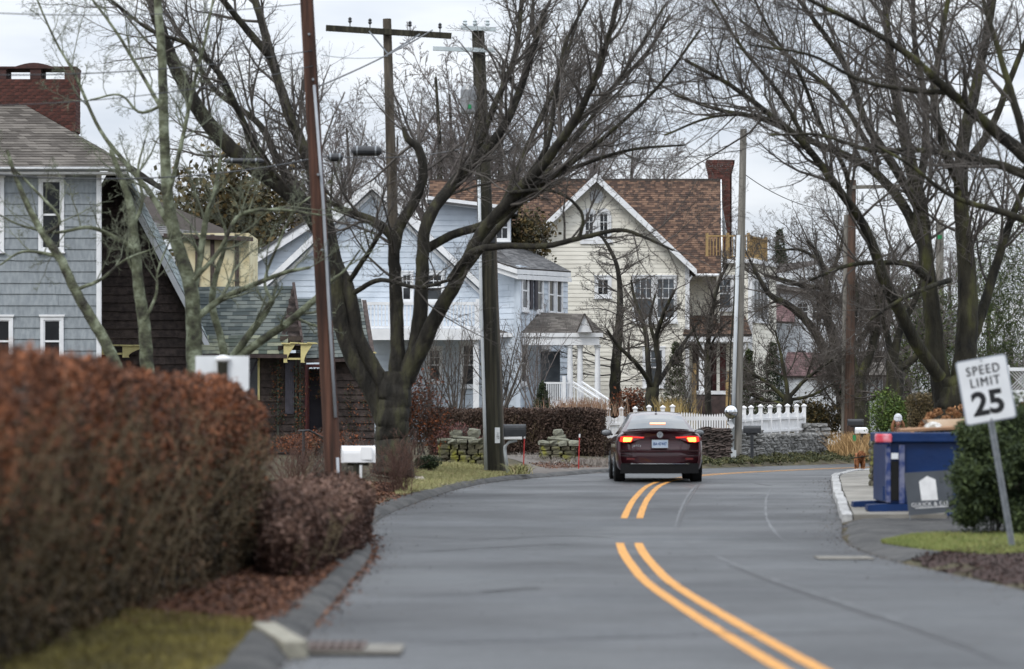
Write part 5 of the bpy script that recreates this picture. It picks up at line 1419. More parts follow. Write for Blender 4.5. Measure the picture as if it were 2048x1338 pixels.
traced_tree('garden_tree', 'dark bare tree with curved limbs in front of the distant white house', [
    [(1695, 870, 40), (1690, 800, 36), (1682, 740, 34)],
    [(1686, 745, 26), (1668, 680, 24), (1652, 620, 22), (1655, 570, 18), (1640, 520, 12), (1615, 480, 8)],
    [(1684, 750, 24), (1650, 700, 22), (1620, 650, 20), (1580, 612, 17), (1540, 590, 13), (1515, 550, 9), (1500, 520, 6)],
    [(1650, 575, 14), (1610, 572, 12), (1570, 560, 9), (1530, 550, 6)],
    [(1690, 740, 20), (1715, 690, 16), (1740, 650, 12), (1760, 590, 8)],
    [(1640, 520, 8), (1600, 500, 7), (1560, 500, 5)],
    [(1660, 560, 10), (1680, 500, 8), (1690, 450, 5)],
], 104.0, M['bark_dark'], M['twig'], L0=2.6, dens=3.4, per=(8, 6, 4), tw=.0065, maxn=9000, t0=.2)
traced_tree('garden_tree', 'low spreading bare tree rising behind the white scalloped fence', [
    [(1575, 860, 22), (1574, 820, 20), (1576, 790, 18)],
    [(1572, 800, 11), (1540, 770, 9), (1500, 745, 7), (1460, 725, 4)], [(1576, 795, 11), (1570, 750, 9), (1560, 700, 6), (1550, 660, 4)],
    [(1578, 795, 11), (1610, 760, 9), (1650, 730, 7), (1690, 700, 4)], [(1574, 810, 9), (1530, 800, 8), (1500, 790, 5)], [(1580, 800, 9), (1625, 790, 7), (1670, 765, 4)],
], 92.0, M['bark_green'], M['twig'], L0=1.7, dens=6.5, per=(7, 5, 4), tw=.006, maxn=8500, t0=.2)
for lab, pts, dd in (('mossy trunk standing right of the far brown pole', [[(1722, 900, 44), (1718, 820, 40), (1712, 760, 38)], [(1712, 770, 26), (1700, 680, 22), (1712, 600, 16), (1700, 520, 10)], [(1716, 765, 24), (1745, 690, 20), (1760, 600, 14), (1775, 520, 9)]], 98.0),
                     ('dark crooked tree above the green dome shrub', [[(1785, 860, 40), (1790, 780, 36), (1788, 720, 34)], [(1786, 730, 22), (1800, 660, 18), (1830, 600, 14), (1850, 540, 9)], [(1790, 740, 22), (1825, 720, 18), (1850, 690, 14), (1880, 650, 9)], [(1784, 725, 18), (1770, 650, 14), (1750, 590, 10)], [(1788, 760, 18), (1760, 790, 12), (1740, 800, 8)]], 92.0)):
    traced_tree('garden_tree', lab, pts, dd, M['bark_green'], M['twig'], L0=2.3, dens=4, per=(8, 6, 4), tw=.007, maxn=8000, t0=.2)

# multi-stemmed shrubs before the blue house
def stems(name, label, px, py, d, n, hgt, spread, m, tw=.006, per=(6, 4), catg='shrub', r0=.018, maxn=4000, rise=1.0, depth=.6):
    t = thing(name, label, catg, P(px, py, d))
    b = np.array(P(px, py, d))
    S = b + rng.normal(size=(n, 3)) * np.array([.12, .12, .0])
    a = rng.random(n) * 2 * np.pi; sp = rng.random(n) * spread
    D = np.stack([np.cos(a) * sp, np.sin(a) * sp * depth, np.full(n, rise)], 1)
    crown(t, (S, D, hgt * rng.uniform(.7, 1.1, n), np.full(n, r0)), per=per, tw=tw, m=m, maxn=maxn, up=(.03, .05, .05), wander=(.08, .15, .2), angs=((20, 45), (25, 55), (30, 60)), facs=(.42, .5), name='branches')
    return t
stems('bare_shrub', 'tall bare shrub with spreading dark stems beside the split pole', 1000, 828, 90, 15, 2.9, .95, M['twig_dark'], r0=.03, maxn=3000)
stems('bare_shrub', 'bare shrub before the pale blue wall left of the split pole', 915, 830, 90, 12, 2.9, .4, M['twig'], r0=.026, maxn=3000)
stems('bare_shrub', 'reddish bare shrub in front of the blue house porch', 1065, 815, 93, 11, 3.4, .7, M['twig_purple'], r0=.02, per=(8, 6), maxn=3500)
stems('bare_shrub', 'fine bare shrub at the left corner of the hedge behind the orange bush', 870, 830, 88, 9, 2.6, .45, M['twig'], r0=.02, maxn=2000)
stems('bare_shrub', 'arching weeping shrub in front of the dark entrance', 1370, 850, 90, 16, 2.0, .8, M['twig'], r0=.014, per=(6, 4), maxn=2500)
stems('bare_shrub', 'tangle of bare brush at the foot of the green dome shrub trees', 1700, 850, 100, 30, 4.6, .8, M['twig'], r0=.03, per=(8, 5, 3), maxn=9000)
M['rust_leaf'] = mat('rust_leaves', (0.050, 0.020, 0.012), (0.27, 0.085, 0.030), rough=0.8, scale=3, attr=.9, c3=(0.12, 0.042, 0.020), lo=.15, hi=.9)
def ellip(c, r, n, shell=.5):
    v = rng.normal(size=(n, 3)); v /= np.linalg.norm(v, axis=1)[:, None]
    return np.array(c) + v * (shell + (1 - shell) * rng.random((n, 1))) ** .6 * np.array(r) * (1 + .12 * rng.normal(size=(n, 1)))
def bush(name, label, px, py0, py1, pw, d, m, size, n, mtw=None, lumps=7, ns=10, catg='shrub', shell=.45, asp=.6, group=None, dep=.8, cone=False):
    """leafy bush: py0 top, py1 base, pw width in photo pixels"""
    zb_, zt_ = Z(py1, d), Z(py0, d); w = pw * d / FPX; hh = zt_ - zb_; x = X(px, d)
    t = thing(name, label, catg, (x, d, zb_), group)
    pts = []
    for i in range(lumps):
        if cone:
            f = (i + .5) / lumps; rr = w / 2 * (1 - f * .85)
            pts.append(ellip((x, d, zb_ + hh * f), (rr, rr * dep, hh / lumps * .9), n // lumps, shell))
        else:
            a = rng.random() * 2 * np.pi; rr = rng.random() ** .5 * .5
            c = (x + math.cos(a) * rr * w * .55, d + math.sin(a) * rr * w * .45, zb_ + hh * rng.uniform(.25, .72))
            s_ = rng.uniform(.26, .42)
            pts.append(ellip(c, (w * s_, w * s_ * dep, min(hh * .42, max(hh * s_ * .8, zb_ * 0 + .1))), n // lumps, shell))
    pts = np.vstack(pts); pts = pts[(pts[:, 2] > zb_ - .02)]
    leafcloud('foliage', pts, size, m, t, aspect=asp)
    k_ = ns; S = np.array([x, d, zb_ - .05]) + rng.normal(size=(k_, 3)) * np.array([w * .08, w * .08, 0])
    D = np.stack([rng.normal(size=k_) * .35 * (0.2 if cone else 1), rng.normal(size=k_) * .3 * (0.2 if cone else 1), np.ones(k_)], 1)
    crown(t, (S, D, np.full(k_, hh * .8), np.full(k_, max(.008, size * .25))), per=(6, 4), tw=.005, m=mtw or M['twig'], maxn=1500, name='stems')
    return t
bush('autumn_shrub', 'tall orange rust shrub to the right of the big dark trunk', 835, 735, 905, 130, 62, M['rust_leaf'], .028, 5000, ns=24, shell=.1)
bush('autumn_shrub', 'low orange and red shrub in front of the brown cottage door', 625, 845, 930, 190, 64, M['rust_leaf'], .025, 5500, ns=24, shell=.1)
bush('autumn_shrub', 'purplish red shrub behind the left stone pillars', 915, 838, 920, 120, 68, mat('purple_red_leaves', (0.075, 0.028, 0.028), (0.19, 0.08, 0.065), attr=.8, scale=3, lo=.15, hi=.9), .024, 4500, ns=24, shell=.1)
M['twig_brown'] = mat('brown_winter_twigs', (0.10, 0.055, 0.045), (0.17, 0.10, 0.075), rough=.95, scale=3, world=True)
stems('bare_shrub', 'brown twiggy shrub beside the white mailbox at the foot of the big tree', 800, 1000, 50, 34, 1.05, 1.2, M['twig_brown'], r0=.008, tw=.0035, per=(8, 5), maxn=5000)
stems('bare_shrub', 'low tawny twigs between the red pole and the cottage steps', 590, 985, 52, 34, 1.0, 1.2, M['twig_brown'], r0=.008, tw=.0035, per=(7, 5), maxn=4500)
stems('bare_shrub', 'olive brown thicket behind the low clipped hedge', 680, 1000, 55, 34, 1.2, 1.2, M['twig'], r0=.008, tw=.0035, per=(7, 5), maxn=4500)

# evergreens
def green(nm, a, b, c=None, s=3): return mat(nm, a, b, rough=.75, scale=s, attr=.8, lo=.15, hi=.9, c3=c)
M['ever_dark'] = green('dark_evergreen', (0.012, 0.020, 0.010), (0.045, 0.065, 0.022), (0.025, 0.038, 0.014))
M['ever_mid'] = green('mid_evergreen', (0.022, 0.036, 0.012), (0.085, 0.11, 0.025), (0.048, 0.068, 0.018))
M['ever_bright'] = green('bright_evergreen', (0.03, 0.06, 0.012), (0.12, 0.17, 0.03), (0.07, 0.11, 0.02))
M['holly'] = green('bronze_green_leaves', (0.03, 0.028, 0.012), (0.15, 0.10, 0.035), (0.065, 0.055, 0.02))
M['juniper'] = green('juniper_green', (0.018, 0.032, 0.012), (0.075, 0.105, 0.032), (0.042, 0.062, 0.02))
bush('magnolia', 'bronze green broadleaf evergreen behind the dark forked trunks', 470, 300, 600, 330, 112, M['holly'], .13, 5200, lumps=22, ns=14, catg='tree', shell=.2)
bush('conifer', 'mossy green conifer between the blue and cream houses', 1040, 395, 560, 150, 106, M['holly'], .07, 5000, lumps=14, ns=8, catg='tree', shell=.2)
bush('arborvitae', 'conical arborvitae left of the dark entrance', 1352, 690, 860, 92, 97, M['ever_mid'], .045, 5000, lumps=9, catg='shrub', cone=True, asp=.35)
bush('arborvitae', 'round topped arborvitae right of the leaning pole', 1497, 705, 860, 84, 97, M['ever_mid'], .045, 5000, lumps=9, catg='shrub', cone=True, asp=.35)
bush('arborvitae', 'dark arborvitae behind the scalloped white fence', 1545, 690, 860, 100, 98, M['ever_dark'], .045, 5000, lumps=9, catg='shrub', cone=True, asp=.35)
bush('dwarf_pine', 'small dark pine above the clipped brown hedge', 1085, 768, 850, 62, 86, M['ever_dark'], .04, 3500, lumps=6, cone=True, asp=.3)
bush('bronze_shrub', 'dark bronze shrub at the right end of the grey stone wall', 1635, 765, 905, 110, 93, M['holly'], .045, 5500, lumps=9, shell=.2)
bush('autumn_shrub', 'orange tipped shrub at the foot of the layered tree', 1272, 765, 850, 90, 98, M['rust_leaf'], .04, 2500, shell=.2)
bush('dome_shrub', 'rounded bright green clipped shrub behind the woman', 1782, 768, 885, 95, 76, M['ever_bright'], .03, 9000, lumps=10, shell=.5)
bush('pine_tree', 'dark green pine at the upper right behind the big trunks', 2010, 330, 900, 230, 78, M['ever_mid'], .075, 15000, lumps=34, catg='tree', shell=.1, asp=.12)
bush('pine_tree', 'greenish conifer glimpsed between the slanting limb and the trunks', 1850, 520, 860, 150, 110, M['ever_mid'], .10, 5000, lumps=14, catg='tree', shell=.2, asp=.25)
bush('pine_tree', 'far conifer right of the timber roof deck', 1560, 470, 860, 110, 158, M['ever_dark'], .12, 4500, lumps=10, catg='tree', cone=True, asp=.3)
# near juniper by the dumpster
def juniper():
    d = 36.5
    t = thing('juniper_bush', 'large dark green juniper in front of the blue dumpster behind the speed sign', 'bush', (X(1985, d), d, h(X(1985, d), d)))
    z0 = h(X(1985, d), d)
    pts = []
    for i in range(60):
        lo = 1045; px = rng.uniform(1928, 2110); hi_ = lerp(1010, 812, min(1, max(0, (px - 1915) / 80)) ** .7); py = rng.uniform(hi_, lo)
        dd = d + rng.uniform(-.6, 1.0); c = P(px, py, dd)
        pts.append(ellip((c[0], dd, max(c[2], z0 + .1)), (.27, .25, .23), 620, .1))
    for i in range(24):
        py = rng.uniform(850, 1048); px = lerp(1948, 1912, (py - 850) / 200) + rng.uniform(-10, 30) + 10 * math.sin(py * .05); c = P(px, py, d - .2); pts.append(ellip((c[0], d - .2, c[2]), (.17, .17, .15), 500, .15))
    pts = np.vstack(pts); pts = pts[pts[:, 2] > z0]
    leafcloud('foliage', pts, .030, M['juniper'], t, aspect=.35)
    k_ = 22; S = np.tile([X(2020, d), d + .3, z0 - .05], (k_, 1)) + rng.uniform(-.2, .6, size=(k_, 3)) * [1, .3, 0]
    D = np.stack([rng.normal(size=k_) * .3 + .1, rng.normal(size=k_) * .3, np.ones(k_)], 1)
    crown(t, (S, D, np.full(k_, 1.1), np.full(k_, .015)), per=(6, 4), tw=.005, m=M['twig_dark'], maxn=1500, name='stems')
    k_ = 150; S = np.column_stack([rng.uniform(X(1985, d), X(2110, d), k_), rng.uniform(d - .4, d + .3, k_), rng.uniform(z0 + .15, z0 + 1.0, k_)])
    D = np.stack([rng.normal(size=k_) * .8 - .3, -np.abs(rng.normal(size=k_)) * .5, rng.normal(size=k_) * .5 + .35], 1)
    crown(t, (S, D, rng.uniform(.35, .62, k_), np.full(k_, .006)), per=(10, 5), tw=.006, m=M['juniper'], maxn=7000, name='sprays', facs=(.35, .4), angs=((30, 50), (30, 50)))
juniper()

# clipped hedges
M['hedge_red'] = mat('lit_rust_hedge_leaves', (0.034, 0.016, 0.010), (0.30, 0.108, 0.045), rough=.8, scale=.9, attr=.5, c3=(0.125, 0.050, 0.025), lo=.22, hi=.8, world=True)  # rust leaves of the hedge top, light from above put into the colour
M['hedge_olive_shade'] = mat('shaded_olive_hedge_leaves', (0.024, 0.017, 0.009), (0.115, 0.070, 0.036), rough=.85, scale=.8, attr=.45, c3=(0.052, 0.037, 0.018), lo=.22, hi=.8, world=True)  # olive leaves lower down, darkened so the colour carries the shade
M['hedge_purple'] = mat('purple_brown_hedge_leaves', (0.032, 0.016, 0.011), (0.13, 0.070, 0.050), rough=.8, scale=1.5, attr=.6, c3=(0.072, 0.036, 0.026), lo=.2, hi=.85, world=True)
M['hedge_dark'] = mat('dark_brown_hedge_leaves', (0.035, 0.021, 0.015), (0.13, 0.085, 0.062), rough=.85, scale=1.3, attr=.7, c3=(0.066, 0.040, 0.030), lo=.2, hi=.85, world=True)
M['hedge_tan'] = mat('tan_hedge_leaves', (0.09, 0.075, 0.035), (0.19, 0.14, 0.07), rough=.85, scale=1.3, attr=.6, lo=.2, hi=.85, world=True)
M['stem_tan'] = mat('tan_stems', (0.20, 0.15, 0.085), (0.13, 0.10, 0.06), rough=.9, scale=4, world=True)
def hedge(label, A, B, zt, n, size, m, z0=None, stemn=60, m2=None, split=.45, round_=.25, stem_m=None, stemh=.8, noise=.10, fill=.35):
    """A = near-side face line, B = far-side face line (2D), zt = function of y giving the top"""
    A_, B_ = smooth_path(A, 80), smooth_path(B, 80)
    c = (A_[40] + B_[40]) / 2; zc = h(c[0], c[1])
    t = thing('hedge', label, 'hedge', (c[0], c[1], zc))
    def place(u, v, w):
        i = np.minimum((u * 79).astype(int), 78); f = (u * 79 - i)[:, None]
        a = A_[i] * (1 - f) + A_[i + 1] * f; b = B_[i] * (1 - f) + B_[i + 1] * f
        # rounded shoulders
        sh = 1 - round_ * (np.abs(v * 2 - 1) ** 4) * (w > .5)
        eg = 1 - round_ * (np.clip(np.abs(u * 2 - 1) - .9, 0, .1) * 10) ** 2
        p = a * (1 - v[:, None]) + b * v[:, None]
        zb_ = H(p[:, 0], p[:, 1]); z1 = zt(p[:, 1])
        z = zb_ + (z1 - zb_) * w * sh * eg
        return np.column_stack([p, z])
    N1 = int(n * (1 - fill)); u = rng.random(n); v = rng.random(n); w = rng.random(n) ** .85
    fc = rng.random(n)
    k = np.arange(n) < N1
    v = np.where(k & (fc < .5), np.abs(rng.normal(size=n)) * .05, np.where(k & (fc < .62), 1 - np.abs(rng.normal(size=n)) * .05, v)).clip(0, 1)
    w = np.where(k & (fc >= .62) & (fc < .85), 1 - np.abs(rng.normal(size=n)) * .04, w).clip(0.0, 1)
    u = np.where(k & (fc >= .85) & (fc < .93), np.abs(rng.normal(size=n)) * .02, np.where(k & (fc >= .93), 1 - np.abs(rng.normal(size=n)) * .02, u)).clip(0, 1)
    p = place(u, v, w)
    nb = np.sin(p[:, 0] * 3.1 + p[:, 1] * 1.7) * np.sin(p[:, 2] * 4.3 + p[:, 1] * 1.1) + .6 * np.sin(p[:, 1] * 5.3 + p[:, 2] * 2.9)
    p[:, 0] += nb * noise * .6; p[:, 2] += nb * noise * .5 * (w > .3); p += rng.normal(size=p.shape) * size * .8
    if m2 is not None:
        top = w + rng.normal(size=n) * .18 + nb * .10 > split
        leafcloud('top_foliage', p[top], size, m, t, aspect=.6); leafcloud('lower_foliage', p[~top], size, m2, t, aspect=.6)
    else: leafcloud('foliage', p, size, m, t, aspect=.6)
    us = rng.random(stemn); vs = rng.uniform(.05, .5, stemn)
    S = place(us, vs, np.zeros(stemn)); D = np.stack([rng.normal(size=stemn) * .25, rng.normal(size=stemn) * .3, np.ones(stemn)], 1)
    LL = (zt(S[:, 1]) - S[:, 2]) * stemh * rng.uniform(.7, 1.1, stemn)
    crown(t, (S, D, LL, np.full(stemn, max(.006, size * .4))), per=(7, 4), tw=.003 + size * .03, m=stem_m or M['stem_tan'], maxn=5000, name='stems', wander=(.1, .15, .2), facs=(.4, .5))
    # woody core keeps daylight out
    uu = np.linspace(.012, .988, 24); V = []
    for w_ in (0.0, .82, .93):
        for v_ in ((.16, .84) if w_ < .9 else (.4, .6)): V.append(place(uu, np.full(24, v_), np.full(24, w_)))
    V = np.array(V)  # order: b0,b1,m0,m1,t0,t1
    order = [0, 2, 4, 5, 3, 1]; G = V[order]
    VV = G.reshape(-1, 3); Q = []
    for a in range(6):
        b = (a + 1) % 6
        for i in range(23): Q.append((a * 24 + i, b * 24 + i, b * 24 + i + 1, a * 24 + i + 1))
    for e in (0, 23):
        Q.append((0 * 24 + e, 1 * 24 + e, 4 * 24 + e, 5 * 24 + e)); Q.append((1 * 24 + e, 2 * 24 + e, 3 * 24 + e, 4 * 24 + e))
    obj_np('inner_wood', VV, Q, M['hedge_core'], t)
    return t
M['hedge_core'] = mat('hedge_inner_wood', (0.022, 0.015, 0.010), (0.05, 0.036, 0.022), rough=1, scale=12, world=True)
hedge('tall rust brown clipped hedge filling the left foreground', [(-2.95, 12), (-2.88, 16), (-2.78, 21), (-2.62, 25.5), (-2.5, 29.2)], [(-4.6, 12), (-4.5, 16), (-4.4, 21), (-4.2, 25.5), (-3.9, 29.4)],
      lambda y: 1.95 - .20 * ss(25.5, 29.5, y) + .012 * np.sin(y * 1.3) + .01 * np.sin(y * 3.1), 115000, .021, M['hedge_red'], m2=M['hedge_olive_shade'], split=.55, stemn=520, round_=.05, noise=.10)
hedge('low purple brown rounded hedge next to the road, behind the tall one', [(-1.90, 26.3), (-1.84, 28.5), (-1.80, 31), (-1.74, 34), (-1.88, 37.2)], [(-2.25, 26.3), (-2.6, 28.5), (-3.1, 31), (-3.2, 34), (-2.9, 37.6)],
      lambda y: .80 - .12 * (1 - ss(26, 28.5, y)) + .02 * np.sin(y * 2.1) + 0 * y, 62000, .022, mat('pale_pinkish_leaves', (0.06, 0.035, 0.026), (0.24, 0.15, 0.115), rough=.85, scale=1.5, attr=.6, c3=(0.14, 0.08, 0.058), lo=.2, hi=.85, world=True), m2=M['hedge_purple'], split=.82, stemn=110, round_=.32, noise=.11)  # paler pinkish leaves towards the top, purple brown ones below
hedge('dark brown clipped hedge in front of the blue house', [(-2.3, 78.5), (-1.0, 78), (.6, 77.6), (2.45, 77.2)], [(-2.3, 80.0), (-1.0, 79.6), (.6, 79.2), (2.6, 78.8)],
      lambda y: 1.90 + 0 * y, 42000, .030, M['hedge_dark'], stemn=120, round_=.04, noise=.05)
hedge('thin dark hedge end left of the car behind the right pillar', [(2.45, 78.5), (2.9, 79.5)], [(2.55, 80), (3.0, 81)], lambda y: 1.05 + 0 * y, 3000, .03, M['hedge_dark'], stemn=12, round_=.1, noise=.05)
hedge('tan clipped hedge right of the woman above the dumpster', [(8.4, 60), (9.5, 60.4), (11.5, 61)], [(8.5, 61.4), (9.6, 61.8), (11.6, 62.4)], lambda y: Z(786, 60) + 0 * y, 26000, .026, M['hedge_tan'], stemn=60, round_=.05, noise=.04, stem_m=M['stem_tan'])

# ground covers and grasses
M['straw'] = mat('straw_grass', (0.30, 0.18, 0.08), (0.45, 0.30, 0.14), rough=.9, scale=4, attr=.6, lo=.2, hi=.8)
M['straw_grey'] = mat('grey_dry_stalks', (0.20, 0.175, 0.155), (0.33, 0.30, 0.27), rough=.9, scale=4, attr=.6, lo=.2, hi=.8)
M['straw_y'] = mat('golden_reed', (0.28, 0.20, 0.075), (0.42, 0.32, 0.13), rough=.9, scale=4, attr=.6, lo=.2, hi=.8)
M['straw_r'] = mat('reddish_reed', (0.20, 0.105, 0.068), (0.36, 0.25, 0.17), rough=.9, scale=4, attr=.6, lo=.2, hi=.8)
def tuft(name, label, px, pw, py, d, hgt, n, m, lean=.35, w=.006, dep=.5, cat='ornamental grass'):
    x = X(px, d) + rng.normal(size=n) * pw * d / FPX / 3.2; y = d + rng.normal(size=n) * dep
    base = np.column_stack([x, y, np.full(n, Z(py, d))])
    hh = hgt * rng.uniform(.6, 1.1, n); l = rng.normal(size=(n, 2)) * lean * hh[:, None]
    mid = base + np.column_stack([l * .35, hh * .6]); tip = base + np.column_stack([l, hh])
    s = np.column_stack([np.full(n, w), np.zeros(n), np.zeros(n)])
    V = np.stack([base - s, base + s, mid + s * .8, mid - s * .8, tip + s * .2, tip - s * .2], 1).reshape(-1, 3)
    o6 = np.arange(n)[:, None] * 6
    Q = np.vstack([o6 + [0, 1, 2, 3], o6 + [3, 2, 4, 5]])
    o = obj_np(name, V, Q, m, rnd=np.repeat(rng.random(n), 6), kind='stuff')
    return tag(o, label, cat)
tuft('reed_grass', 'reddish reeds standing above the clipped hedge by the porch stairs', 1165, 110, 832, 86, .55, 520, M['straw_r'], .2, .008)
tuft('reed_grass', 'golden reeds behind the roof of the car', 1343, 55, 850, 90, .85, 330, M['straw_y'], .25, .008)
tuft('dry_grass', 'tawny grass mound below the far brown pole', 1722, 75, 918, 88, .8, 1600, M['straw'], .5, .007, 1.0)
tuft('dry_grass', 'tawny grass at the foot of the small picket fence', 1665, 50, 912, 90, .4, 700, M['straw'], .5, .006)
tuft('dry_stalks', 'grey dry stalks at the foot of the right stone pillar', 1115, 110, 932, 73, .26, 420, M['straw_grey'], .9, .005)
tuft('dry_stalks', 'grey dry stalks between the black mailbox and the right pillar', 1050, 60, 928, 75, .30, 300, M['straw_grey'], .9, .005)
tuft('dry_stalks', 'grey dry stalks along the driveway left of the car', 1195, 60, 938, 73, .30, 420, M['straw_grey'], .9, .005)
tuft('dry_grass', 'pale straw clump at the left lawn tip beside the mailbox shrub', 845, 34, 990, 53, .16, 260, M['straw'], 1.0, .005, .2)
tuft('dry_stalks', 'green grey seedlings at the foot of the small black mailbox', 1038, 26, 948, 62, .22, 160, M['grass'], .8, .010, .2, cat='plants')
M['creeper'] = green('creeping_juniper', (0.035, 0.045, 0.02), (0.12, 0.11, 0.045), (0.07, 0.075, 0.028))
n = 15000; u = rng.random(n); t_ = rng.random(n) ** 1.2
Lq = seg(LEs, 76.5, 90); i = (u * (len(Lq) - 1)).astype(int)
nrm = offset(Lq, 1.0) - Lq
p = Lq[i] + nrm[i] * (.15 + t_[:, None] * 2.4 * np.minimum(1, .35 + u[:, None] * 1.5)) + rng.normal(size=(n, 2)) * .05
o = leafcloud('ground_cover', np.column_stack([p, H(p[:, 0], p[:, 1]) + rng.random(n) * .12 + .07 * np.sin(p[:, 0] * 5) ** 2]), .035, M['creeper'], aspect=.4)
tag(o, 'low green brown creeping juniper below the grey stone wall', 'ground cover')

# background trees: six shared crowns, copied with turns
def bg_proto(label, seed, hgt=14, spread=5, n1=11, m=None, tw=.014):
    t = thing('background_tree', label, 'tree', (0, 0, 0), 'bare trees behind the houses')
    s = np.array([[0, 0, -1, .32], [.1, 0, hgt * .12, .27], [0, .1, hgt * .28, .22], [.15, 0, hgt * .48, .16], [.0, 0, hgt * .7, .09], [.1, .1, hgt * .92, .04]])
    s = smooth_path([tuple(r) for r in s], 24)
    V, Q = tubes_np(s[None, :, :3], s[None, :, 3], 7)
    obj_np('trunk', V, Q, M['bark_dark'], t, smooth=True)
    idx = rng.integers(5, 23, n1 * 2); S = s[idx, :3]
    a = rng.random(len(idx)) * 2 * np.pi
    D = np.stack([np.cos(a), np.sin(a), np.full(len(idx), rng.uniform(.7, 1.3))], 1)
    crown(t, (S, D, spread * rng.uniform(.7, 1.15, len(idx)) * (1.25 - idx / 34), s[idx, 3] * .5), per=(8, 6, 4), tw=tw, m=m or M['twig_purple'], maxn=8000, up=(.10, .07, .05), angs=((25, 50), (25, 55), (25, 60)), facs=(.5, .5), wander=(.12, .16, .22))
    return t
protos = [bg_proto('p', i, hgt=13 + i, spread=4.6 + .4 * i, tw=.012) for i in range(4)]
spots = [  # px, top py, d, label
    (1000, -10, 150, 'tallest bare tree rising behind the blue house roof'), (905, 70, 165, 'bare tree left of the tallest one above the blue house'), (1120, 60, 160, 'bare tree over the ridge left of the cream gable'),
    (1260, 190, 175, 'bare tree above the cream gable apex'), (620, 190, 150, 'bare tree behind the red pole above the blue roof'), (700, 150, 170, 'bare tree behind the tall crossarm pole'), (540, 230, 160, 'bare tree above the bronze evergreen'),
    (790, 170, 185, 'distant bare tree between the crossarm pole and the blue gable'), (1330, 250, 190, 'distant bare tree left of the cream house chimney'), (430, 200, 175, 'bare tree behind the half timbered house'),
    (1570, 450, 170, 'low bare tree right of the roof deck'), (1640, 440, 185, 'low bare tree behind the white house at left'), (1720, 470, 165, 'purplish bare tree behind the far brown pole'), (1780, 470, 150, 'purplish bare tree left of the slanting mossy limb'),
    (1840, 480, 160, 'bare tree behind the slanting mossy limb'), (1900, 440, 175, 'bare tree behind the twin trunks'), (1500, 480, 200, 'farthest bare tree behind the timber deck'), (1980, 430, 160, 'bare tree behind the dark green pine'),
    (1090, 20, 140, 'bare tree whose twigs fill the sky right of the tallest tree'), (1190, 120, 155, 'bare tree directly behind the cream gable'), (880, 30, 145, 'tall bare tree framed by the crossarm pole and the thick dark pole'), (1400, 330, 180, 'bare tree behind the cream house chimney'), (660, 240, 140, 'bare tree low behind the blue gable peak'),
    (1755, 520, 130, 'nearer bare thicket tree above the grey garden pavilion'), (1815, 530, 135, 'nearer bare thicket tree beside the far cottage'), (1690, 520, 140, 'nearer bare thicket tree behind the curved garden tree')]
for i, (px, py, d, lab) in enumerate(spots):
    pr = protos[i % 4]
    o = pr if i < 4 else copy_tree(pr)
    o['label'] = lab
    x = X(px, d); zb_ = h(x, d) - .1
    hh = 13 + (i % 4); sc = (Z(py, d) - zb_) / (hh * 1.08)
    o.location = (x, d, zb_); o.rotation_euler = (0, 0, i * 1.7); o.scale = (max(sc, .55),) * 2 + (sc,)
    bpy.context.view_layer.update() if False else None
# far woodland band
n = 60000
px = rng.uniform(-200, 2300, n); d_ = rng.uniform(200, 260, n); x_ = (px - CX) * d_ / FPX
topz = 6.5 + 1.6 * np.sin(x_ * .13) + 1.2 * np.sin(x_ * .31 + 1) + .8 * np.sin(x_ * .9)
b_ = np.column_stack([x_, d_, rng.random(n) ** .7 * topz])
dirs = rng.normal(size=(n, 3)) * [.5, .3, .5] + [0, 0, 1]
pts, rad = sprout(b_, dirs, rng.uniform(.5, 1.6, n), np.full(n, .022), 3, .25, .02)
V, Q = tubes_np(pts, rad, 3)
o = obj_np('far_woodland', V, Q, M['twig_purple'], kind='stuff')
tag(o, 'far grey brown wood of bare trees closing the view behind the houses', 'woodland')
n = 400; px = rng.uniform(-200, 2300, n); d_ = rng.uniform(200, 262, n); x_ = (px - CX) * d_ / FPX
pts, rad = sprout(np.column_stack([x_, d_, np.full(n, .3)]), np.tile([0, 0, 1.], (n, 1)), rng.uniform(5, 8, n), rng.uniform(.08, .2, n), 6, .07, .05)
V, Q = tubes_np(pts, rad, 5)
o = obj_np('far_woodland_trunks', V, Q, M['twig'], kind='stuff'); tag(o, 'crowded trunks of the far bare wood', 'woodland')
# ------------------------------------------------------------------ street furniture
M['pole_red'] = mat('reddish_pole_wood', (0.030, 0.017, 0.013), (0.125, 0.058, 0.038), rough=.9, scale=2.2, bump=.8, bscale=20, stretch=(6, 6, .35), c3=(0.068, 0.032, 0.022), lo=.3, hi=.7)
M['pole_brown'] = mat('brown_pole_wood', (0.055, 0.045, 0.034), (0.13, 0.11, 0.085), rough=.9, scale=2.2, bump=.8, bscale=20, stretch=(6, 6, .35))
M['pole_dark'] = mat('dark_pole_wood', (0.014, 0.013, 0.010), (0.060, 0.055, 0.036), rough=.9, scale=2.2, bump=.8, bscale=20, stretch=(6, 6, .35), c3=(.030, .028, .018))
M['pole_grey'] = mat('grey_pole_wood', (0.15, 0.14, 0.12), (0.24, 0.225, 0.20), rough=.9, scale=2.2, bump=.6, bscale=20, stretch=(6, 6, .35))
M['pipe'] = mat('grey_plastic_conduit', (0.38, 0.40, 0.43), (0.30, 0.32, 0.35), rough=.5, scale=3)
M['pipe_white'] = mat('pale_conduit', (0.55, 0.58, 0.60), (0.46, 0.49, 0.51), rough=.5, scale=3)
M['steel'] = mat('galvanised_steel', (0.30, 0.32, 0.34), (0.22, 0.24, 0.26), rough=.4, scale=12, metal=.7)
M['fitting'] = mat('pale_fitting', (0.52, 0.58, 0.60), (0.42, 0.48, 0.50), rough=.5, scale=5)
M['green_tag'] = mat('green_plastic', (0.02, 0.26, 0.09), rough=.5)
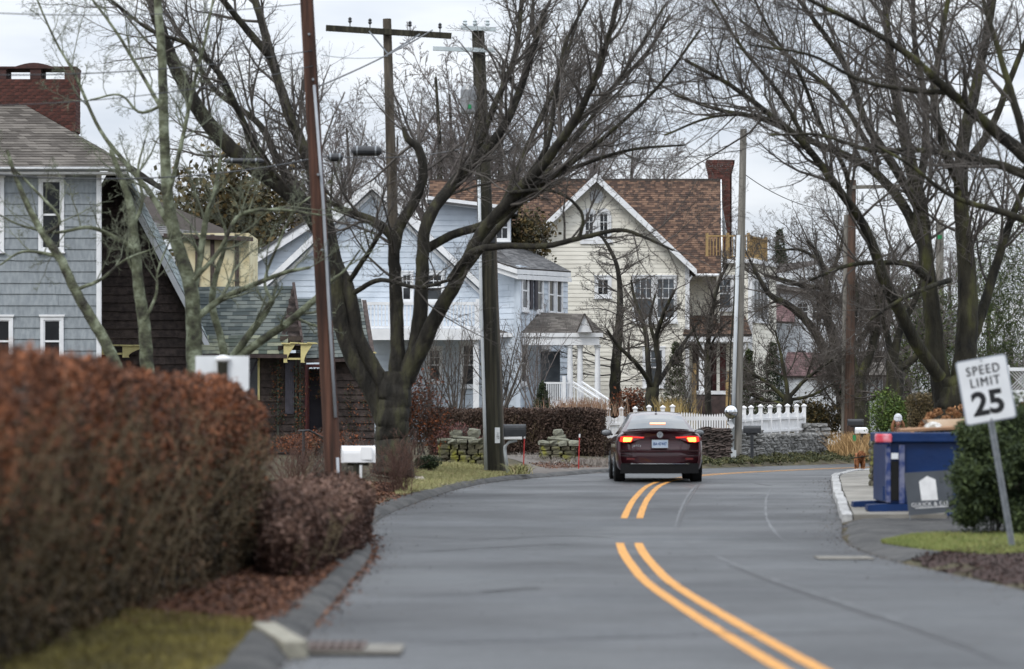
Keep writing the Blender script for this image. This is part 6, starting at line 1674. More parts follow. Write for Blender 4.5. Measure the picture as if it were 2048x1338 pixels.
M['red_plastic'] = mat('red_plastic', (0.50, 0.035, 0.03), (0.36, 0.03, 0.03), rough=.4, scale=5)
M['refl_white'] = mat('white_reflector', (0.75, 0.75, 0.75), rough=.4)
M['sign_white'] = mat('white_sign_sheet', (0.74, 0.76, 0.78), (0.66, 0.68, 0.70), rough=.4, scale=3)
M['white_paint'] = mat('bright_white_paint', (0.82, 0.82, 0.82), (0.74, 0.74, 0.75), rough=.4, scale=4)
M['ink'] = mat('black_lettering', (0.012, 0.012, 0.014), rough=.5)

def pole(label, top, base, wt, wb_, d, m, group='utility poles', zbase=None, sides=14):
    xt, zt = X(top[0], d), Z(top[1], d); xb, zb_ = X(base[0], d), Z(base[1], d)
    t = thing('utility_pole', label, 'utility pole', (xb, d, zb_), group)
    n = 9; pts = [(lerp(xb, xt, k / (n - 1)), d, lerp(zb_ - .1, zt, k / (n - 1))) for k in range(n)]
    rr = [lerp(wb_, wt, k / (n - 1)) * d / FPX / 2 for k in range(n)]
    MB().tube(pts, rr, sides).build('post', m, t, smooth=False)
    return t
# 1 reddish near pole with conduit
d = 47.0
p1 = pole('reddish wooden utility pole leaning left with a pale conduit, nearest on the left', (610, -60), (670, 992), 26, 34, d, M['pole_red'])
def on(px, py, dd): return P(px, py, dd)
MB().tube([on(628, 170, d - .10), on(646, 400, d - .10), on(657, 600, d - .11), on(671, 835, d - .12)], .026, 8).build('conduit', M['pipe'], p1, smooth=True)
MB().tube([on(675, 915, d - .12), on(678, 990, d - .12)], .026, 8).build('conduit', M['pipe'], p1, smooth=True)
MB().tube([on(654, 480, d - .08), on(663, 640, d - .08)], .018, 6).build('cable_guard', M['black'], p1)
for px, py in ((622, 70), (630, 160), (640, 350), (648, 500)): MB().lathe(on(px - 3, py, d - .12), [(.02, -.12), (.02, 0)], 8, 'y').build('bolt', M['steel'], p1)
# cable splice enclosures hanging by pole 1
def splice(px0, px1, py, dd, dy, lab, r_=.09):
    x0, x1 = X(px0, dd), X(px1, dd); zc = Z(py, dd); L = x1 - x0
    t = thing('splice_case', lab, 'cable splice case', ((x0 + x1) / 2, dd, zc), 'cable splice cases')
    m = MB(); m.lathe((x0, dd, zc), [(r_ * .35, 0), (r_ * .5, .02), (r_ * .95, .05), (r_, .08), (r_, L - .08), (r_ * .9, L - .04), (r_ * .4, L)], 14, 'x'); m.build('case', M['black'], t, smooth=False)
    for f in (.2, .8): MB().lathe((x0 + L * f, dd, zc), [(r_ * 1.08, -.012), (r_ * 1.08, .012)], 14, 'x').build('clamp_band', M['steel'], t)
    MB().bar((x0 + L * .5, dd, zc + r_), (x0 + L * .5, dd, zc + r_ + .06), .02).build('hanger', M['black'], t)
splice(702, 764, 302, 50, 0, 'black cylindrical splice case on the cable right of the red pole')
splice(655, 686, 315, 50, 0, 'shorter dark splice case close beside the red pole', .075)
splice(448, 528, 322, 49, 0, 'long thin black splice case among the branches left of the red pole', .045)
# 2 crossarm pole
d = 60.0
p2 = pole('tall brown pole carrying a long tilted crossarm near the top centre left', (774, 38), (800, 930), 17, 26, d, M['pole_brown'])
MB().bar(on(652, 56, d - .16), on(903, 72, d - .16), .10, .12).build('crossarm', M['pole_dark'], p2)
for px in (700, 820, 740, 880):
    b_ = on(px, 56 + (px - 652) * .064, d - .16); m = MB(); m.tube([b_, (b_[0], b_[1], b_[2] + .16)], .012, 6); m.lathe((b_[0], b_[1], b_[2] + .14), [(.02, 0), (.045, .03), (.03, .06), (.04, .09), (.015, .12)], 10); m.build('insulator', M['black'], p2)
MB().bar(on(738, 62, d - .2), on(776, 108, d - .2), .03).build('brace', M['steel'], p2)
MB().bar(on(840, 68, d - .2), on(776, 108, d - .2), .03).build('brace', M['steel'], p2)
# 3 split pole with transformer
d = 64.0
p3 = pole('thick dark utility pole with a grey conduit standing on the left lawn', (956, 62), (990, 942), 25, 38, d, M['pole_dark'])
stp = MB(); stp.tube([on(975, 450, d + .3), on(978, 600, d + .3), on(990, 942, d + .3)], [.20, .215, .25], 14); stp.build('stub_post', M['pole_brown'], p3)
MB().tube([on(958, 360, d - .22), on(962, 600, d - .24), on(968, 800, d - .25), on(972, 940, d - .26)], .035, 8).build('conduit', M['pipe_white'], p3, smooth=True)
MB().box(X(979, d), X(991, d), d - .25, d - .1, Z(488, d), Z(452, d)).build('terminal_box', M['black'], p3, bevel=.02)
MB().box(X(990, d), X(1000, d), d - .30, d - .28, Z(886, d), Z(855, d)).build('notice_plate', M['sign_white'], p3)
text_mesh('pole_number', '1187', .075, M['ink'], p3, (X(993.6, d), d - .304, Z(871, d)), (0, 0, -1), (1, 0, 0), depth=.001)
m = MB(); m.lathe((X(938, d), d - .1, Z(228, d)), [(.18, 0), (.19, .04), (.19, .52), (.16, .60), (.05, .64)], 16); m.build('transformer', M['metal_grey'], p3, smooth=False)
MB().box(X(936, d), X(943, d), d - .31, d - .28, Z(220, d), Z(212, d)).build('green_mark', M['green_tag'], p3)
for y_, a, b in ((55, 922, 992), (97, 866, 990)):
    MB().bar(on(a, y_, d - .2), on(b, y_ + 4, d - .2), .07, .09).build('crossarm', M['fitting'], p3)
for px in (930, 950, 975): 
    b_ = on(px, 52, d - .2); m = MB(); m.lathe(b_, [(.03, 0), (.055, .04), (.035, .08), (.05, .11), (.02, .14)], 10); m.build('insulator', M['fitting'], p3)
# 4 leaning slender pole with mirror
d = 82.0
p4 = pole('slender weathered grey pole leaning right behind the car, with a white conduit', (1487, 258), (1473, 922), 13, 20, d, M['pole_grey'])
MB().tube([on(1477, 470, d - .14), on(1470, 700, d - .16), on(1464, 920, d - .17)], .055, 8).build('conduit', M['pipe_white'], p4, smooth=True)
MB().tube([on(1472, 540, d - .12), on(1461, 700, d - .1), on(1456, 850, d - .1)], .022, 6).build('cable', M['pole_dark'], p4)
MB().box(X(1461, d), X(1471, d), d - .3, d - .2, Z(922, d), Z(900, d)).build('cable_guard', M['pipe_white'], p4)
M['mirror'] = mat('mirror_glass', (0.86, 0.88, 0.9), rough=.03, metal=1.0)
mr = thing('convex_mirror', 'round convex traffic mirror on the leaning grey pole', 'mirror', on(1462, 824, d - .4))
c_ = Vector(on(1462, 824, d - .42)); m = MB()
m.lathe(c_, [(.185, .04), (.19, .0), (.178, -.01), (.15, -.045), (.11, -.075), (.06, -.092), (.004, -.10)], 24, 'y'); m.build('reflector', M['mirror'], mr, smooth=True)
m = MB(); m.lathe(c_, [(.195, .05), (.20, .0), (.186, -.004)], 24, 'y'); m.build('rim', M['black'], mr)
MB().bar((c_.x, c_.y + .04, c_.z), on(1470, 824, d - .1), .04).build('bracket', M['steel'], mr)
m = MB(); c_ = Vector(on(1461, 848, d - .3)); m.prism([c_ + Vector((-.09, 0, .04)), c_ + Vector((0, 0, .13)), c_ + Vector((.12, 0, -.05)), c_ + Vector((.04, 0, -.14))], (0, .015, 0)); tag(m.build('marker_plate', M['sign_white']), 'small white diamond plate below the convex mirror', 'sign')
# 5 far brown pole right
d = 92.0
p5 = pole('brown far utility pole right of the white fences, a crossarm at its top', (1705, 360), (1698, 905), 14, 22, d, mat('brown_red_pole', (0.05, 0.032, 0.024), (0.115, 0.07, 0.05), rough=.9, scale=2.2, bump=.8, bscale=20, stretch=(6, 6, .35)))
MB().tube([on(1694, 430, d + .25), on(1690, 700, d + .2), on(1688, 900, d + .2)], .10, 8).build('stub_post', M['pole_grey'], p5)
MB().bar(on(1690, 375, d - .15), on(1800, 372, d - .15), .09, .11).build('crossarm', M['pole_grey'], p5)
for px in (1725, 1768): b_ = on(px, 378, d - .15); m = MB(); m.lathe((b_[0], b_[1], b_[2] - .5), [(.02, 0), (.05, .04), (.03, .1), (.05, .15), (.02, .4)], 8); m.build('insulator', M['metal_grey'], p5)
# 6 most distant pole
p6 = pole('most distant pole glimpsed between the trunks with a small green tag', (1880, 440), (1878, 870), 15, 19, 120.0, M['pole_grey'])
MB().box(X(1874, 119.6), X(1884, 119.6), 119.6, 119.65, Z(478, 119.6), Z(470, 119.6)).build('green_mark', M['green_tag'], p6)

# wires
def wire(pts, r, label, m=None, n=24):
    p = smooth_path(pts, n); mb = MB(); mb.tube([tuple(q_) for q_ in p], r, 6)
    tag(mb.build('power_line', m or M['black'], None, smooth=True), label, 'cable', 'overhead utility cables')
def sag(a, b, s, k=7):
    a, b = Vector(a), Vector(b); return [tuple(a.lerp(b, t) - Vector((0, 0, s * 4 * t * (1 - t)))) for t in np.linspace(0, 1, k)]
wire(sag(P(-60, 150, 40), P(632, 100, 47), .12), .010, 'upper cable from the far left edge over the brick chimney to the red pole')
wire(sag(P(-60, 212, 40), P(634, 130, 47), .15), .008, 'second cable passing right of the brick chimney')
wire(sag(P(-60, 24, 38), P(600, 8, 47), .1), .008, 'topmost cable crossing the upper left corner')
wire(sag(P(632, 175, 47), P(865, 60, 60), .05), .014, 'diagonal cable from the red pole up to the crossarm')
wire(sag(P(642, 110, 47), P(776, 112, 60), .05), .008, 'pale level cable between the red pole and the crossarm pole', M['fitting'])
wire(sag(P(-60, 345, 40), P(650, 312, 50), .22), .012, 'communication cable across the grey house eave to the splice cases')
wire(sag(P(650, 312, 50), P(972, 285, 64), .15), .012, 'communication cable between the red pole and the thick dark pole')
wire(sag(P(972, 285, 64), P(1484, 300, 82), .3), .012, 'cable from the thick dark pole to the leaning grey pole')
wire(sag(P(960, 98, 64), P(1486, 268, 82), .2), .008, 'thin high cable over the cream roof to the leaning pole')
wire(sag(P(1486, 268, 82), P(1704, 372, 92), .2), .008, 'thin cable between the leaning pole and the far crossarm')
wire(sag(P(1484, 345, 82), P(1702, 420, 92), .35), .012, 'heavier cable below it between the leaning and far poles')
wire(sag(P(1704, 395, 92), P(2100, 480, 112), .3), .010, 'cable leaving the far pole to the right behind the trunks')

# ------------------------------------------------------------------ mailboxes
def mailbox(label, x, y, z, L, w, hh, post_h, mbody, mpost, yaw=0, flag=None, plate=None, door_left=False, post_w=.09):
    """z = bottom of box; box length runs along local x"""
    t = thing('mailbox', label, 'mailbox', (0, 0, 0), 'roadside mailboxes')
    prof = [(-w / 2, 0), (w / 2, 0), (w / 2, hh * .55)] + [(w / 2 * math.cos(a), hh * .55 + hh * .45 * math.sin(a)) for a in np.linspace(0, math.pi, 9)[1:-1]] + [(-w / 2, hh * .55)]
    m = MB(); m.prism([(-L / 2, p[0], z + p[1]) for p in prof], (L, 0, 0)); b_ = m.build('box', mbody, t, bevel=.006)
    m = MB(); m.prism([(L / 2 + .001, p[0] * 1.04, z - .003 + p[1] * 1.03) for p in prof], (.02, 0, 0)); m.build('door', mbody, t)
    m = MB(); m.prism([(-L / 2 - .016, p[0] * 1.04, z - .003 + p[1] * 1.03) for p in prof], (.015, 0, 0)); m.build('back_panel', mbody, t)
    if plate: MB().box(-L * .45, L * .42, -w * .5, w * .5, z - plate, z - .003).build('newspaper_holder', M['white_paint'] if mbody is not M['white_paint'] else mbody, t, bevel=.01)
    MB().box(-post_w / 2, post_w / 2, -post_w / 2, post_w / 2, z - post_h, z - (plate or 0) - .004).build('post', mpost, t)
    MB().box(-L * .35, L * .35, -.03, .03, z - (plate or 0) - .05, z - (plate or 0) - .006).build('support', mpost, t)
    if flag: 
        m = MB(); m.box(L * .2, L * .22, -w / 2 - .015, -w / 2 - .003, z + hh * .4, z + hh * 1.25); m.box(L * .2, L * .34, -w / 2 - .015, -w / 2 - .003, z + hh * 1.05, z + hh * 1.25); m.build('flag', flag, t)
    t.location = (x, y, 0); t.rotation_euler = (0, 0, yaw)
    return t
d = 46.0
mailbox('large white mailbox with newspaper box by the red pole', X(716, d), d, Z(925, d), .50, .24, .27, 1.0, M['white_paint'], M['pole_dark'], yaw=.15, post_w=.14)
MB().box(X(722, d), X(745, d), d - .12, d + .12, Z(920, d), Z(893, d)).build('newspaper_tube', M['white_paint'], None, bevel=.01)
tag(bpy.data.objects['newspaper_tube'], 'small white newspaper box fixed to the right side of the white mailbox', 'newspaper box')
MB().box(X(720, d), X(725, d), d - .15, d - .12, Z(985, d), Z(930, d)).build('marker_strip', M['refl_white'], None)
tag(bpy.data.objects['marker_strip'], 'thin white reflector strip on the white mailbox post', 'reflector')
d = 63.0
t = mailbox('black mailbox over a white paper shelf beside the thick dark pole', X(1029, d), d, Z(873, d), .46, .2, .27, .02, M['black'], M['pipe_white'], yaw=.05)
MB().box(X(1008, d), X(1044, d), d - .1, d + .1, Z(879, d), Z(873, d) - .004).build('shelf', M['white_paint'], None, bevel=.01)
tag(bpy.data.objects['shelf'], 'white paper shelf directly under the black mailbox', 'shelf')
m = MB(); m.tube([P(1034, 880, d), P(1018, 884, d), P(1010, 893, d), P(1010, 905, d), P(1016, 946, d)], [.035, .035, .035, .035, .04], 8); tag(m.build('curved_post', M['pipe_white'], None, smooth=True), 'curved pale pipe post carrying the black mailbox', 'post')
d = 80.0
mailbox('black mailbox on a slim black post before the grey stone wall', X(1504, d), d, Z(866, d), .46, .17, .21, .95, M['black'], M['black'], yaw=-.1, plate=.0)
d = 88.0
mailbox('black mailbox on the far side by the far brown pole', X(1711, d), d, Z(851, d), .46, .18, .2, 1.0, M['black'], M['black'], yaw=0)
d = 87.0
mailbox('white mailbox just right of and below the far black one', X(1723, d), d, Z(867, d), .36, .18, .19, .8, M['white_paint'], M['black'], yaw=0)
MB().box(X(1706, 86.5), X(1712, 86.5), 86.5, 86.55, Z(882, 86.5), Z(870, 86.5)).build('green_bag', M['green_tag'], None)
tag(bpy.data.objects['green_bag'], 'small green bag hanging under the far black mailbox', 'bag')

# driveway markers
for px, py0, py1, dd, lab in ((1048, 871, 938, 66, 'thin red driveway marker right of the black mailbox'), (1158, 869, 945, 70, 'thin red driveway marker right of the mossy pillar')):
    t = thing('driveway_marker', lab, 'driveway marker', P(px, py1, dd), 'red driveway markers')
    m = MB(); m.tube([P(px + 1, py0, dd), P(px - 1, py1, dd)], .014, 6); m.build('stake', M['red_plastic'], t)
    MB().tube([P(px + 1.5, py0 - 1, dd), P(px + 1, py0 + 6, dd)], .02, 6).build('reflector', M['refl_white'], t)

# ------------------------------------------------------------------ signs
d = 33.0
sg = thing('speed_limit_sign', 'leaning white SPEED LIMIT 25 sign on a steel channel post', 'road sign', P(2030, 1108, d))
u_ = (Vector(P(2012, 707, d)) - Vector(P(1910, 725, d))).normalized(); u_ = Vector((u_.x, 0, u_.z)).normalized(); up_ = Vector((-u_.z, 0, u_.x)); nn = Vector((0, -1, 0))
c_ = (Vector(P(1911, 725, d)) + Vector(P(2013, 708, d)) + Vector(P(2034, 832, d)) + Vector(P(1930, 853, d))) / 4
wS, hS = .60, .755
def rr_rect(c, w, hgt, r_, y):
    pts = []
    for sx, sy, a0 in ((1, 1, 0), (-1, 1, 90), (-1, -1, 180), (1, -1, 270)):
        for a in range(0, 91, 30):
            aa = R(a0 + a); pts.append(c + u_ * (sx * (w / 2 - r_) + r_ * math.cos(aa)) + up_ * (sy * (hgt / 2 - r_) + r_ * math.sin(aa)) + Vector((0, y, 0)))
    return pts
MB().prism(rr_rect(c_, wS, hS, .04, 0), (0, .004, 0)).build('sign_panel', mat('sign_edge_grey', (0.34, 0.37, 0.42), rough=.35, scale=3), sg)
MB().prism(rr_rect(c_, wS - .035, hS - .035, .03, -.004), (0, .003, 0)).build('sign_face', M['sign_white'], sg)
for txt, sz, oy, off in (('SPEED', .150, .185, .0), ('LIMIT', .150, .045, .0), ('25', .375, -.275, .013)):
    text_mesh('lettering', txt, sz, M['ink'], sg, c_ + up_ * oy + Vector((0, -.006, 0)), u_, up_, off=off, depth=.001, spacing=1.22 if txt != '25' else 1.0, sx=.84 if txt != '25' else 1.02)
for txt, oy in (('SPEED', .185), ('LIMIT', .045)): text_mesh('lettering', txt, .150, M['ink'], sg, c_ + up_ * (oy + .003) + u_ * .006 + Vector((0, -.007, 0)), u_, up_, depth=.001, spacing=1.22, sx=.84)
pt, pb = c_ - up_ * (hS / 2 - .62), Vector(P(2031, 1130, d))
pt = c_ + up_ * (hS / 2 - .03)
pd_ = (pt - pb); side = pd_.cross(Vector((0, 1, 0))).normalized()
m = MB()
for s_, w_, y0, y1 in ((-.028, .018, .01, .014), (.028, .018, .01, .014), (0, .034, .03, .034)):
    m.obox(pb + side * (s_ - w_ / 2) + Vector((0, y0, 0)), side * w_, (0, y1 - y0, 0), pd_)
for s_ in (-.018, .018): m.obox(pb + side * (s_ - .002) + Vector((0, .012, 0)), side * .004, (0, .02, 0), pd_)
m.build('channel_post', M['steel'], sg)
for oy in (.345, -.345): MB().lathe(c_ + up_ * oy, [(.012, -.012), (.012, .02)], 8, 'y').build('bolt', M['steel'], sg)

d = 33.2
s2 = thing('road_sign', 'back of a white road sign rising above the tall rust hedge', 'road sign', (X(446, d), d, h(X(446, d), d)))
MB().box(X(391, d), X(498, d), d, d + .004, Z(815, d), Z(712, d)).build('sign_panel', M['sign_white'], s2, bevel=.001)
MB().box(X(436, d), X(455, d), d - .06, d - .004, h(X(446, d), d), Z(724, d)).build('post', M['pole_dark'], s2)
MB().ball(P(446, 718, d - .03), .09, .05, .045).build('post_cap', M['white_paint'], s2, smooth=True)

d = 40.2
ys = thing('yard_sign', 'dark grey GULICK & CO yard sign with a white house shape before the dumpster', 'sign', P(1850, 1050, d))
M['sign_grey'] = mat('dark_grey_sign', (0.085, 0.095, 0.11), (0.07, 0.078, 0.09), rough=.5, scale=3)
A_, B_, C_, D_ = [Vector(P(a, b, d)) for a, b in ((1808, 946), (1902, 940), (1909, 1024), (1818, 1031))]
m = MB(); m.prism([A_, B_, C_, D_], (0, .012, 0)); m.build('sign_panel', M['sign_grey'], ys)
m = MB(); m.prism([Vector(P(a, b, d - .006)) for a, b in ((1838, 963), (1854, 952), (1871, 959), (1876, 1000), (1843, 1001))], (0, .004, 0)); m.build('house_logo', mat('white_print', (0.86, 0.86, 0.86), rough=.5), ys)
uu = (B_ - A_).normalized(); vv = (A_ - D_).normalized()
text_mesh('lettering', 'GULICK & CO.', .080, bpy.data.materials['white_print'], ys, Vector(P(1861, 1011.5, d - .008)), uu, vv, off=.0, depth=.001, sx=1.0, spacing=1.05)
m = MB()
x_ = 0.0
while x_ < .46:
    w_ = random.choice([.012, .018, .022]); a = Vector(P(1831, 1017.5, d - .008)) + uu * x_; m.obox(a, uu * w_, vv * .016, (0, .002, 0)); x_ += w_ + .008
m.build('small_print', bpy.data.materials['white_print'], ys)
m = MB(); m.bar(Vector(P(1819, 1030, d)), Vector(P(1822, 1062, d)), .014); m.bar(Vector(P(1900, 1024, d)), Vector(P(1903, 1056, d)), .014); m.build('wire_stand', M['steel'], ys)

d = 60.0
t = thing('iron_handrail', 'black iron step handrail in front of the dark cottage door', 'handrail', P(607, 930, d))
MB().tube([P(596, 862, d), P(618, 861, d), P(632, 868, d + .3), (X(655, d), d + .8, Z(884, d))], .022, 8).build('rail', M['black'], t, smooth=True)
MB().tube([P(607, 862, d), P(607, 935, d)], .03, 8).build('post', M['black'], t)
m = MB(); m.ball(P(838, 962, 56), .17, .14, .09, 9, 6); o = m.build('rock', mat('pale_rock', (0.50, 0.47, 0.40), (0.30, 0.26, 0.20), rough=.9, scale=9), None)
for v in o.data.vertices: v.co += Vector([random.gauss(0, .014) for _ in range(3)])
tag(o, 'pale rock at the left tip of the yellow green lawn', 'rock')
bush('low_shrub', 'small dark green shrub between the big trunk and the left stone pillar', 850, 905, 942, 62, 61, M['ever_dark'], .022, 2200, shell=.2)
# ------------------------------------------------------------------ blue dumpster
M['blue'] = mat('blue_dumpster_paint', (0.003, 0.019, 0.080), (0.004, 0.027, 0.110), rough=.4, scale=3, bump=.2, bscale=12, c3=(0.003, 0.022, 0.092))
M['blue_scuffed'] = mat('scuffed_blue_edge', (0.15, 0.16, 0.24), (0.015, 0.035, 0.14), rough=.6, scale=9, lo=.4, hi=.62)
d = 41.6
dp = thing('dumpster', 'dark blue open top dumpster heaped with debris beside the pavement', 'dumpster', P(1880, 1042, d))
zb = zr(d) + .02; xL = X(1781, d); xR = xL + 3.6; zt = Z(876, d); dep = 1.8; zf = zb + .22
w_ = .07
m = MB(); m.box(xL, xR, d, d + w_, zf, zt); m.box(xL, xR, d + dep - w_, d + dep, zf, zt); m.box(xR - w_, xR, d + w_, d + dep - w_, zf, zt); m.box(xL, xR, d + w_, d + dep - w_, zf, zf + .06)
m.build('body', M['blue'], dp, bevel=.01)
MB().box(xL - .03, xL + .04, d + .16, d + dep - .05, zf + .02, zt - .1).build('tail_door', M['blue'], dp)
m = MB(); m.box(xL - .06, xR + .02, d - .09, d + .03, zt - .06, zt + .08); m.box(xL - .06, xR, d + dep - .03, d + dep + .09, zt - .06, zt + .08); m.box(xL - .06, xL + .05, d + .04, d + dep - .04, zt - .055, zt + .075); m.build('top_rim', M['blue'], dp, bevel=.015)
for px in np.linspace(xL + 1.2, xR - .3, 4): MB().box(px, px + .09, d - .07, d - .003, zf, zt - .07).build('rib', M['blue'], dp, bevel=.01)
MB().box(xL - .07, xL - .005, d - .05, d + .05, zf + .02, zt - .12).build('corner_post', M['blue_scuffed'], dp)
MB().box(xL + .12, xL + .20, d - .05, d - .003, zf, zt - .1).build('corner_rail', M['blue_scuffed'], dp)
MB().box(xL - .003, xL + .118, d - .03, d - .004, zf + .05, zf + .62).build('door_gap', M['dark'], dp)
MB().box(xL + .005, xL + .11, d - .04, d - .031, zf + .65, zt - .22).build('notice_strip', M['sign_white'], dp)
# skid sled with turned-up nose
pr = [(xL - .20, d - .08, zb + .21), (xL - .34, d - .08, zb + .20), (xL - .35, d - .08, zb + .13), (xL - .27, d - .08, zb + .05), (xL - .14, d - .08, zb + .005), (xL + .02, d - .08, zb), (xR, d - .08, zb), (xR, d - .08, zb + .19), (xL - .06, d - .08, zb + .215)]
for oy in (0, dep - .08): MB().prism([(a, b + oy, c) for a, b, c in pr], (0, .30, 0)).build('skid', M['blue'], dp)
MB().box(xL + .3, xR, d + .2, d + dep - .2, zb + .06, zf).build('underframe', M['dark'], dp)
m = MB(); m.bar((xL - .1, d - .03, zf + .05), (xL - .1, d - .03, zf + .25), .03); m.build('latch', M['blue'], dp)
tag(MB().box(X(1750, d), X(1782, d), d - .12, d + .05, Z(885, d), Z(868, d)).build('red_flag_cloth', mat('red_cloth', (0.62, 0.06, 0.09), (0.75, 0.35, 0.40), rough=.7, scale=9), None, bevel=.02), 'red marker cloth hooked on the left corner of the dumpster rim', 'cloth')
# debris
M['beige'] = mat('pale_board', (0.62, 0.50, 0.38), (0.52, 0.40, 0.28), rough=.8, scale=4)
M['card'] = mat('cardboard', (0.34, 0.20, 0.11), (0.25, 0.14, 0.08), rough=.9, scale=4)
a = Vector((X(1805, d), d + .1, zt + .085))
tag(MB().obox(a, (1.35, 0, .07), (0, .5, .02), (0, 0, .035)).build('board', M['card'], None), 'brown board lying along the dumpster rim', 'board')
tag(MB().obox((X(1880, d), d + .5, zt + .08), (.9, 0, .02), (0, .5, .0), (-.12, 0, .19)).build('foam_sheet', M['beige'], None), 'pale beige panel leaning in the dumpster heap', 'panel')
m = MB(); m.ball((X(1878, d), d + .5, zt + .10), .16, .2, .13, 10, 6); o = m.build('plastic_sack', mat('white_plastic', (0.6, 0.6, 0.58), (0.25, 0.22, 0.18), rough=.5, scale=14, lo=.45, hi=.6), None, smooth=True)
for v in o.data.vertices: v.co += Vector([random.gauss(0, .014) for _ in range(3)])
tag(o, 'crumpled white plastic sack on the debris at the back of the dumpster', 'bag')
for k in range(5):
    a = Vector((X(1860, d) + k * .28, d + .6 + .1 * k, zt - .12)); tag(MB().bar(a, a + Vector((random.uniform(-.3, .3), .3, random.uniform(.12, .3))), .05, .02).build('scrap_wood', M['card'], None), ['short scrap of wood left in the dumpster', 'second scrap stick near the white sack', 'scrap lath behind the beige panel', 'scrap lath nearer the juniper in the dumpster', 'last scrap piece at the hidden end of the dumpster'][k], 'scrap wood', 'scraps of wood in the dumpster')
# hydrangeas behind
M['hydr'] = mat('dried_hydrangea', (0.20, 0.085, 0.035), (0.46, 0.25, 0.12), rough=.9, scale=5, attr=.8, lo=.15, hi=.9)
for i, (px, py) in enumerate([(1847, 850), (1862, 832), (1876, 824), (1893, 838), (1902, 822), (1915, 830), (1855, 842), (1885, 850), (1925, 815), (1940, 828), (1958, 816), (2044, 812)]):
    c_ = P(px, py, 47 + (i % 3) * .5)
    t = thing('hydrangea', '', 'hydrangea', (c_[0], c_[1], c_[2]), 'dried hydrangea heads above the dumpster')
    t['label'] = ['lowest left dried hydrangea head over the dumpster', 'dried hydrangea head left of the topmost', 'topmost pale dried hydrangea head', 'dried hydrangea head over the white sack', 'tall dried hydrangea head near the sign edge', 'brown hydrangea head at the left edge of the speed sign', 'smaller dried hydrangea head between the two left ones', 'low dried hydrangea head just above the dumpster rim', 'highest hydrangea head touching the hedge', 'hydrangea head behind the speed sign', 'hydrangea head behind the sign lettering', 'rust hydrangea head right of the speed sign'][i]
    leafcloud('flower_head', ellip(c_, (.075, .075, .06), 260, .5), .018, M['hydr'], t, aspect=.8)
    m = MB(); m.tube([c_, (c_[0] + .05, c_[1] + .05, c_[2] - .5), (c_[0] + .05, c_[1] + .05, .3)], .008, 5); m.build('stem', M['twig'], t)
bush('autumn_shrub', 'brown leaved shrub between the dumpster and the speed sign', 1925, 815, 1000, 110, 49, M['hydr'], .028, 2600, shell=.2)
# white lattice fence at far right
d = 56.0
lf = thing('lattice_fence', 'white lattice topped fence at the right edge behind the speed sign', 'fence', P(2050, 860, d))
MB().box(X(2015, d), X(2130, d), d, d + .06, Z(742, d), Z(735, d)).build('top_rail', M['white'], lf); MB().box(X(2015, d), X(2130, d), d, d + .06, Z(786, d), Z(780, d)).build('bottom_rail', M['white'], lf)
for px in np.arange(2016, 2130, 6.5):
    MB().bar(P(px, 780, d + .02), P(px + 38, 742, d + .02), .022, .008).build('lath', M['white'], lf); MB().bar(P(px + 38, 780, d + .035), P(px, 742, d + .035), .022, .008).build('lath', M['white'], lf)
MB().box(X(2012, d), X(2019, d), d - .02, d + .08, Z(900, d), Z(730, d)).build('post', M['white'], lf)
MB().box(X(2019, d), X(2130, d), d + .02, d + .04, Z(900, d), Z(786, d)).build('panel', M['white'], lf)

# ------------------------------------------------------------------ stone work
def stone_proto(seed, mt, pw=9):
    r2 = random.Random(seed); vs = []; idx = {}
    fs = []
    def vid(i, j, k):
        if (i, j, k) not in idx:
            x, y, z = (i - 1) / 1.0, (j - 1) / 1.0, (k - 1) / 1.0
            L = (abs(x) ** pw + abs(y) ** pw + abs(z) ** pw) ** (1 / pw)
            p = [x / L, y / L, z / L]; idx[(i, j, k)] = len(vs)
            vs.append([c * .5 * (1 + r2.uniform(-.17, .12)) for c in p])
        return idx[(i, j, k)]
    for a in range(2):
        for b in range(2):
            fs.append((vid(a, b, 0), vid(a, b + 1, 0), vid(a + 1, b + 1, 0), vid(a + 1, b, 0))); fs.append((vid(a, b, 2), vid(a + 1, b, 2), vid(a + 1, b + 1, 2), vid(a, b + 1, 2)))
            fs.append((vid(a, 0, b), vid(a + 1, 0, b), vid(a + 1, 0, b + 1), vid(a, 0, b + 1))); fs.append((vid(a, 2, b), vid(a, 2, b + 1), vid(a + 1, 2, b + 1), vid(a + 1, 2, b)))
            fs.append((vid(0, a, b), vid(0, a, b + 1), vid(0, a + 1, b + 1), vid(0, a + 1, b))); fs.append((vid(2, a, b), vid(2, a + 1, b), vid(2, a + 1, b + 1), vid(2, a, b + 1)))
    me = bpy.data.meshes.new('stone'); me.from_pydata(vs, [], fs); me.materials.append(mt); return me
M['moss_stone'] = mat('mossy_stone', (0.075, 0.066, 0.045), (0.19, 0.185, 0.035), rough=.95, scale=3.2, bump=.6, bscale=16, rand=.30, c3=(0.115, 0.11, 0.072), lo=.35, hi=.65, world=True)
M['cap_stone'] = mat('grey_cap_stone', (0.13, 0.13, 0.105), (0.20, 0.20, 0.15), rough=.95, scale=4, bump=.5, bscale=18, rand=.2)
M['grey_stone'] = mat('grey_wall_stone', (0.15, 0.15, 0.145), (0.25, 0.245, 0.235), rough=.9, scale=5, bump=.6, bscale=25, rand=.32)
M['slate_stone'] = mat('brown_slate_stone', (0.060, 0.045, 0.040), (0.115, 0.09, 0.08), rough=.9, scale=5, bump=.6, bscale=25, rand=.35)
SP = {k: [stone_proto(i * 7 + j, M[k], 5 if j < 2 else 9) for i in range(5)] for j, k in enumerate(('moss_stone', 'cap_stone', 'grey_stone', 'slate_stone'))}
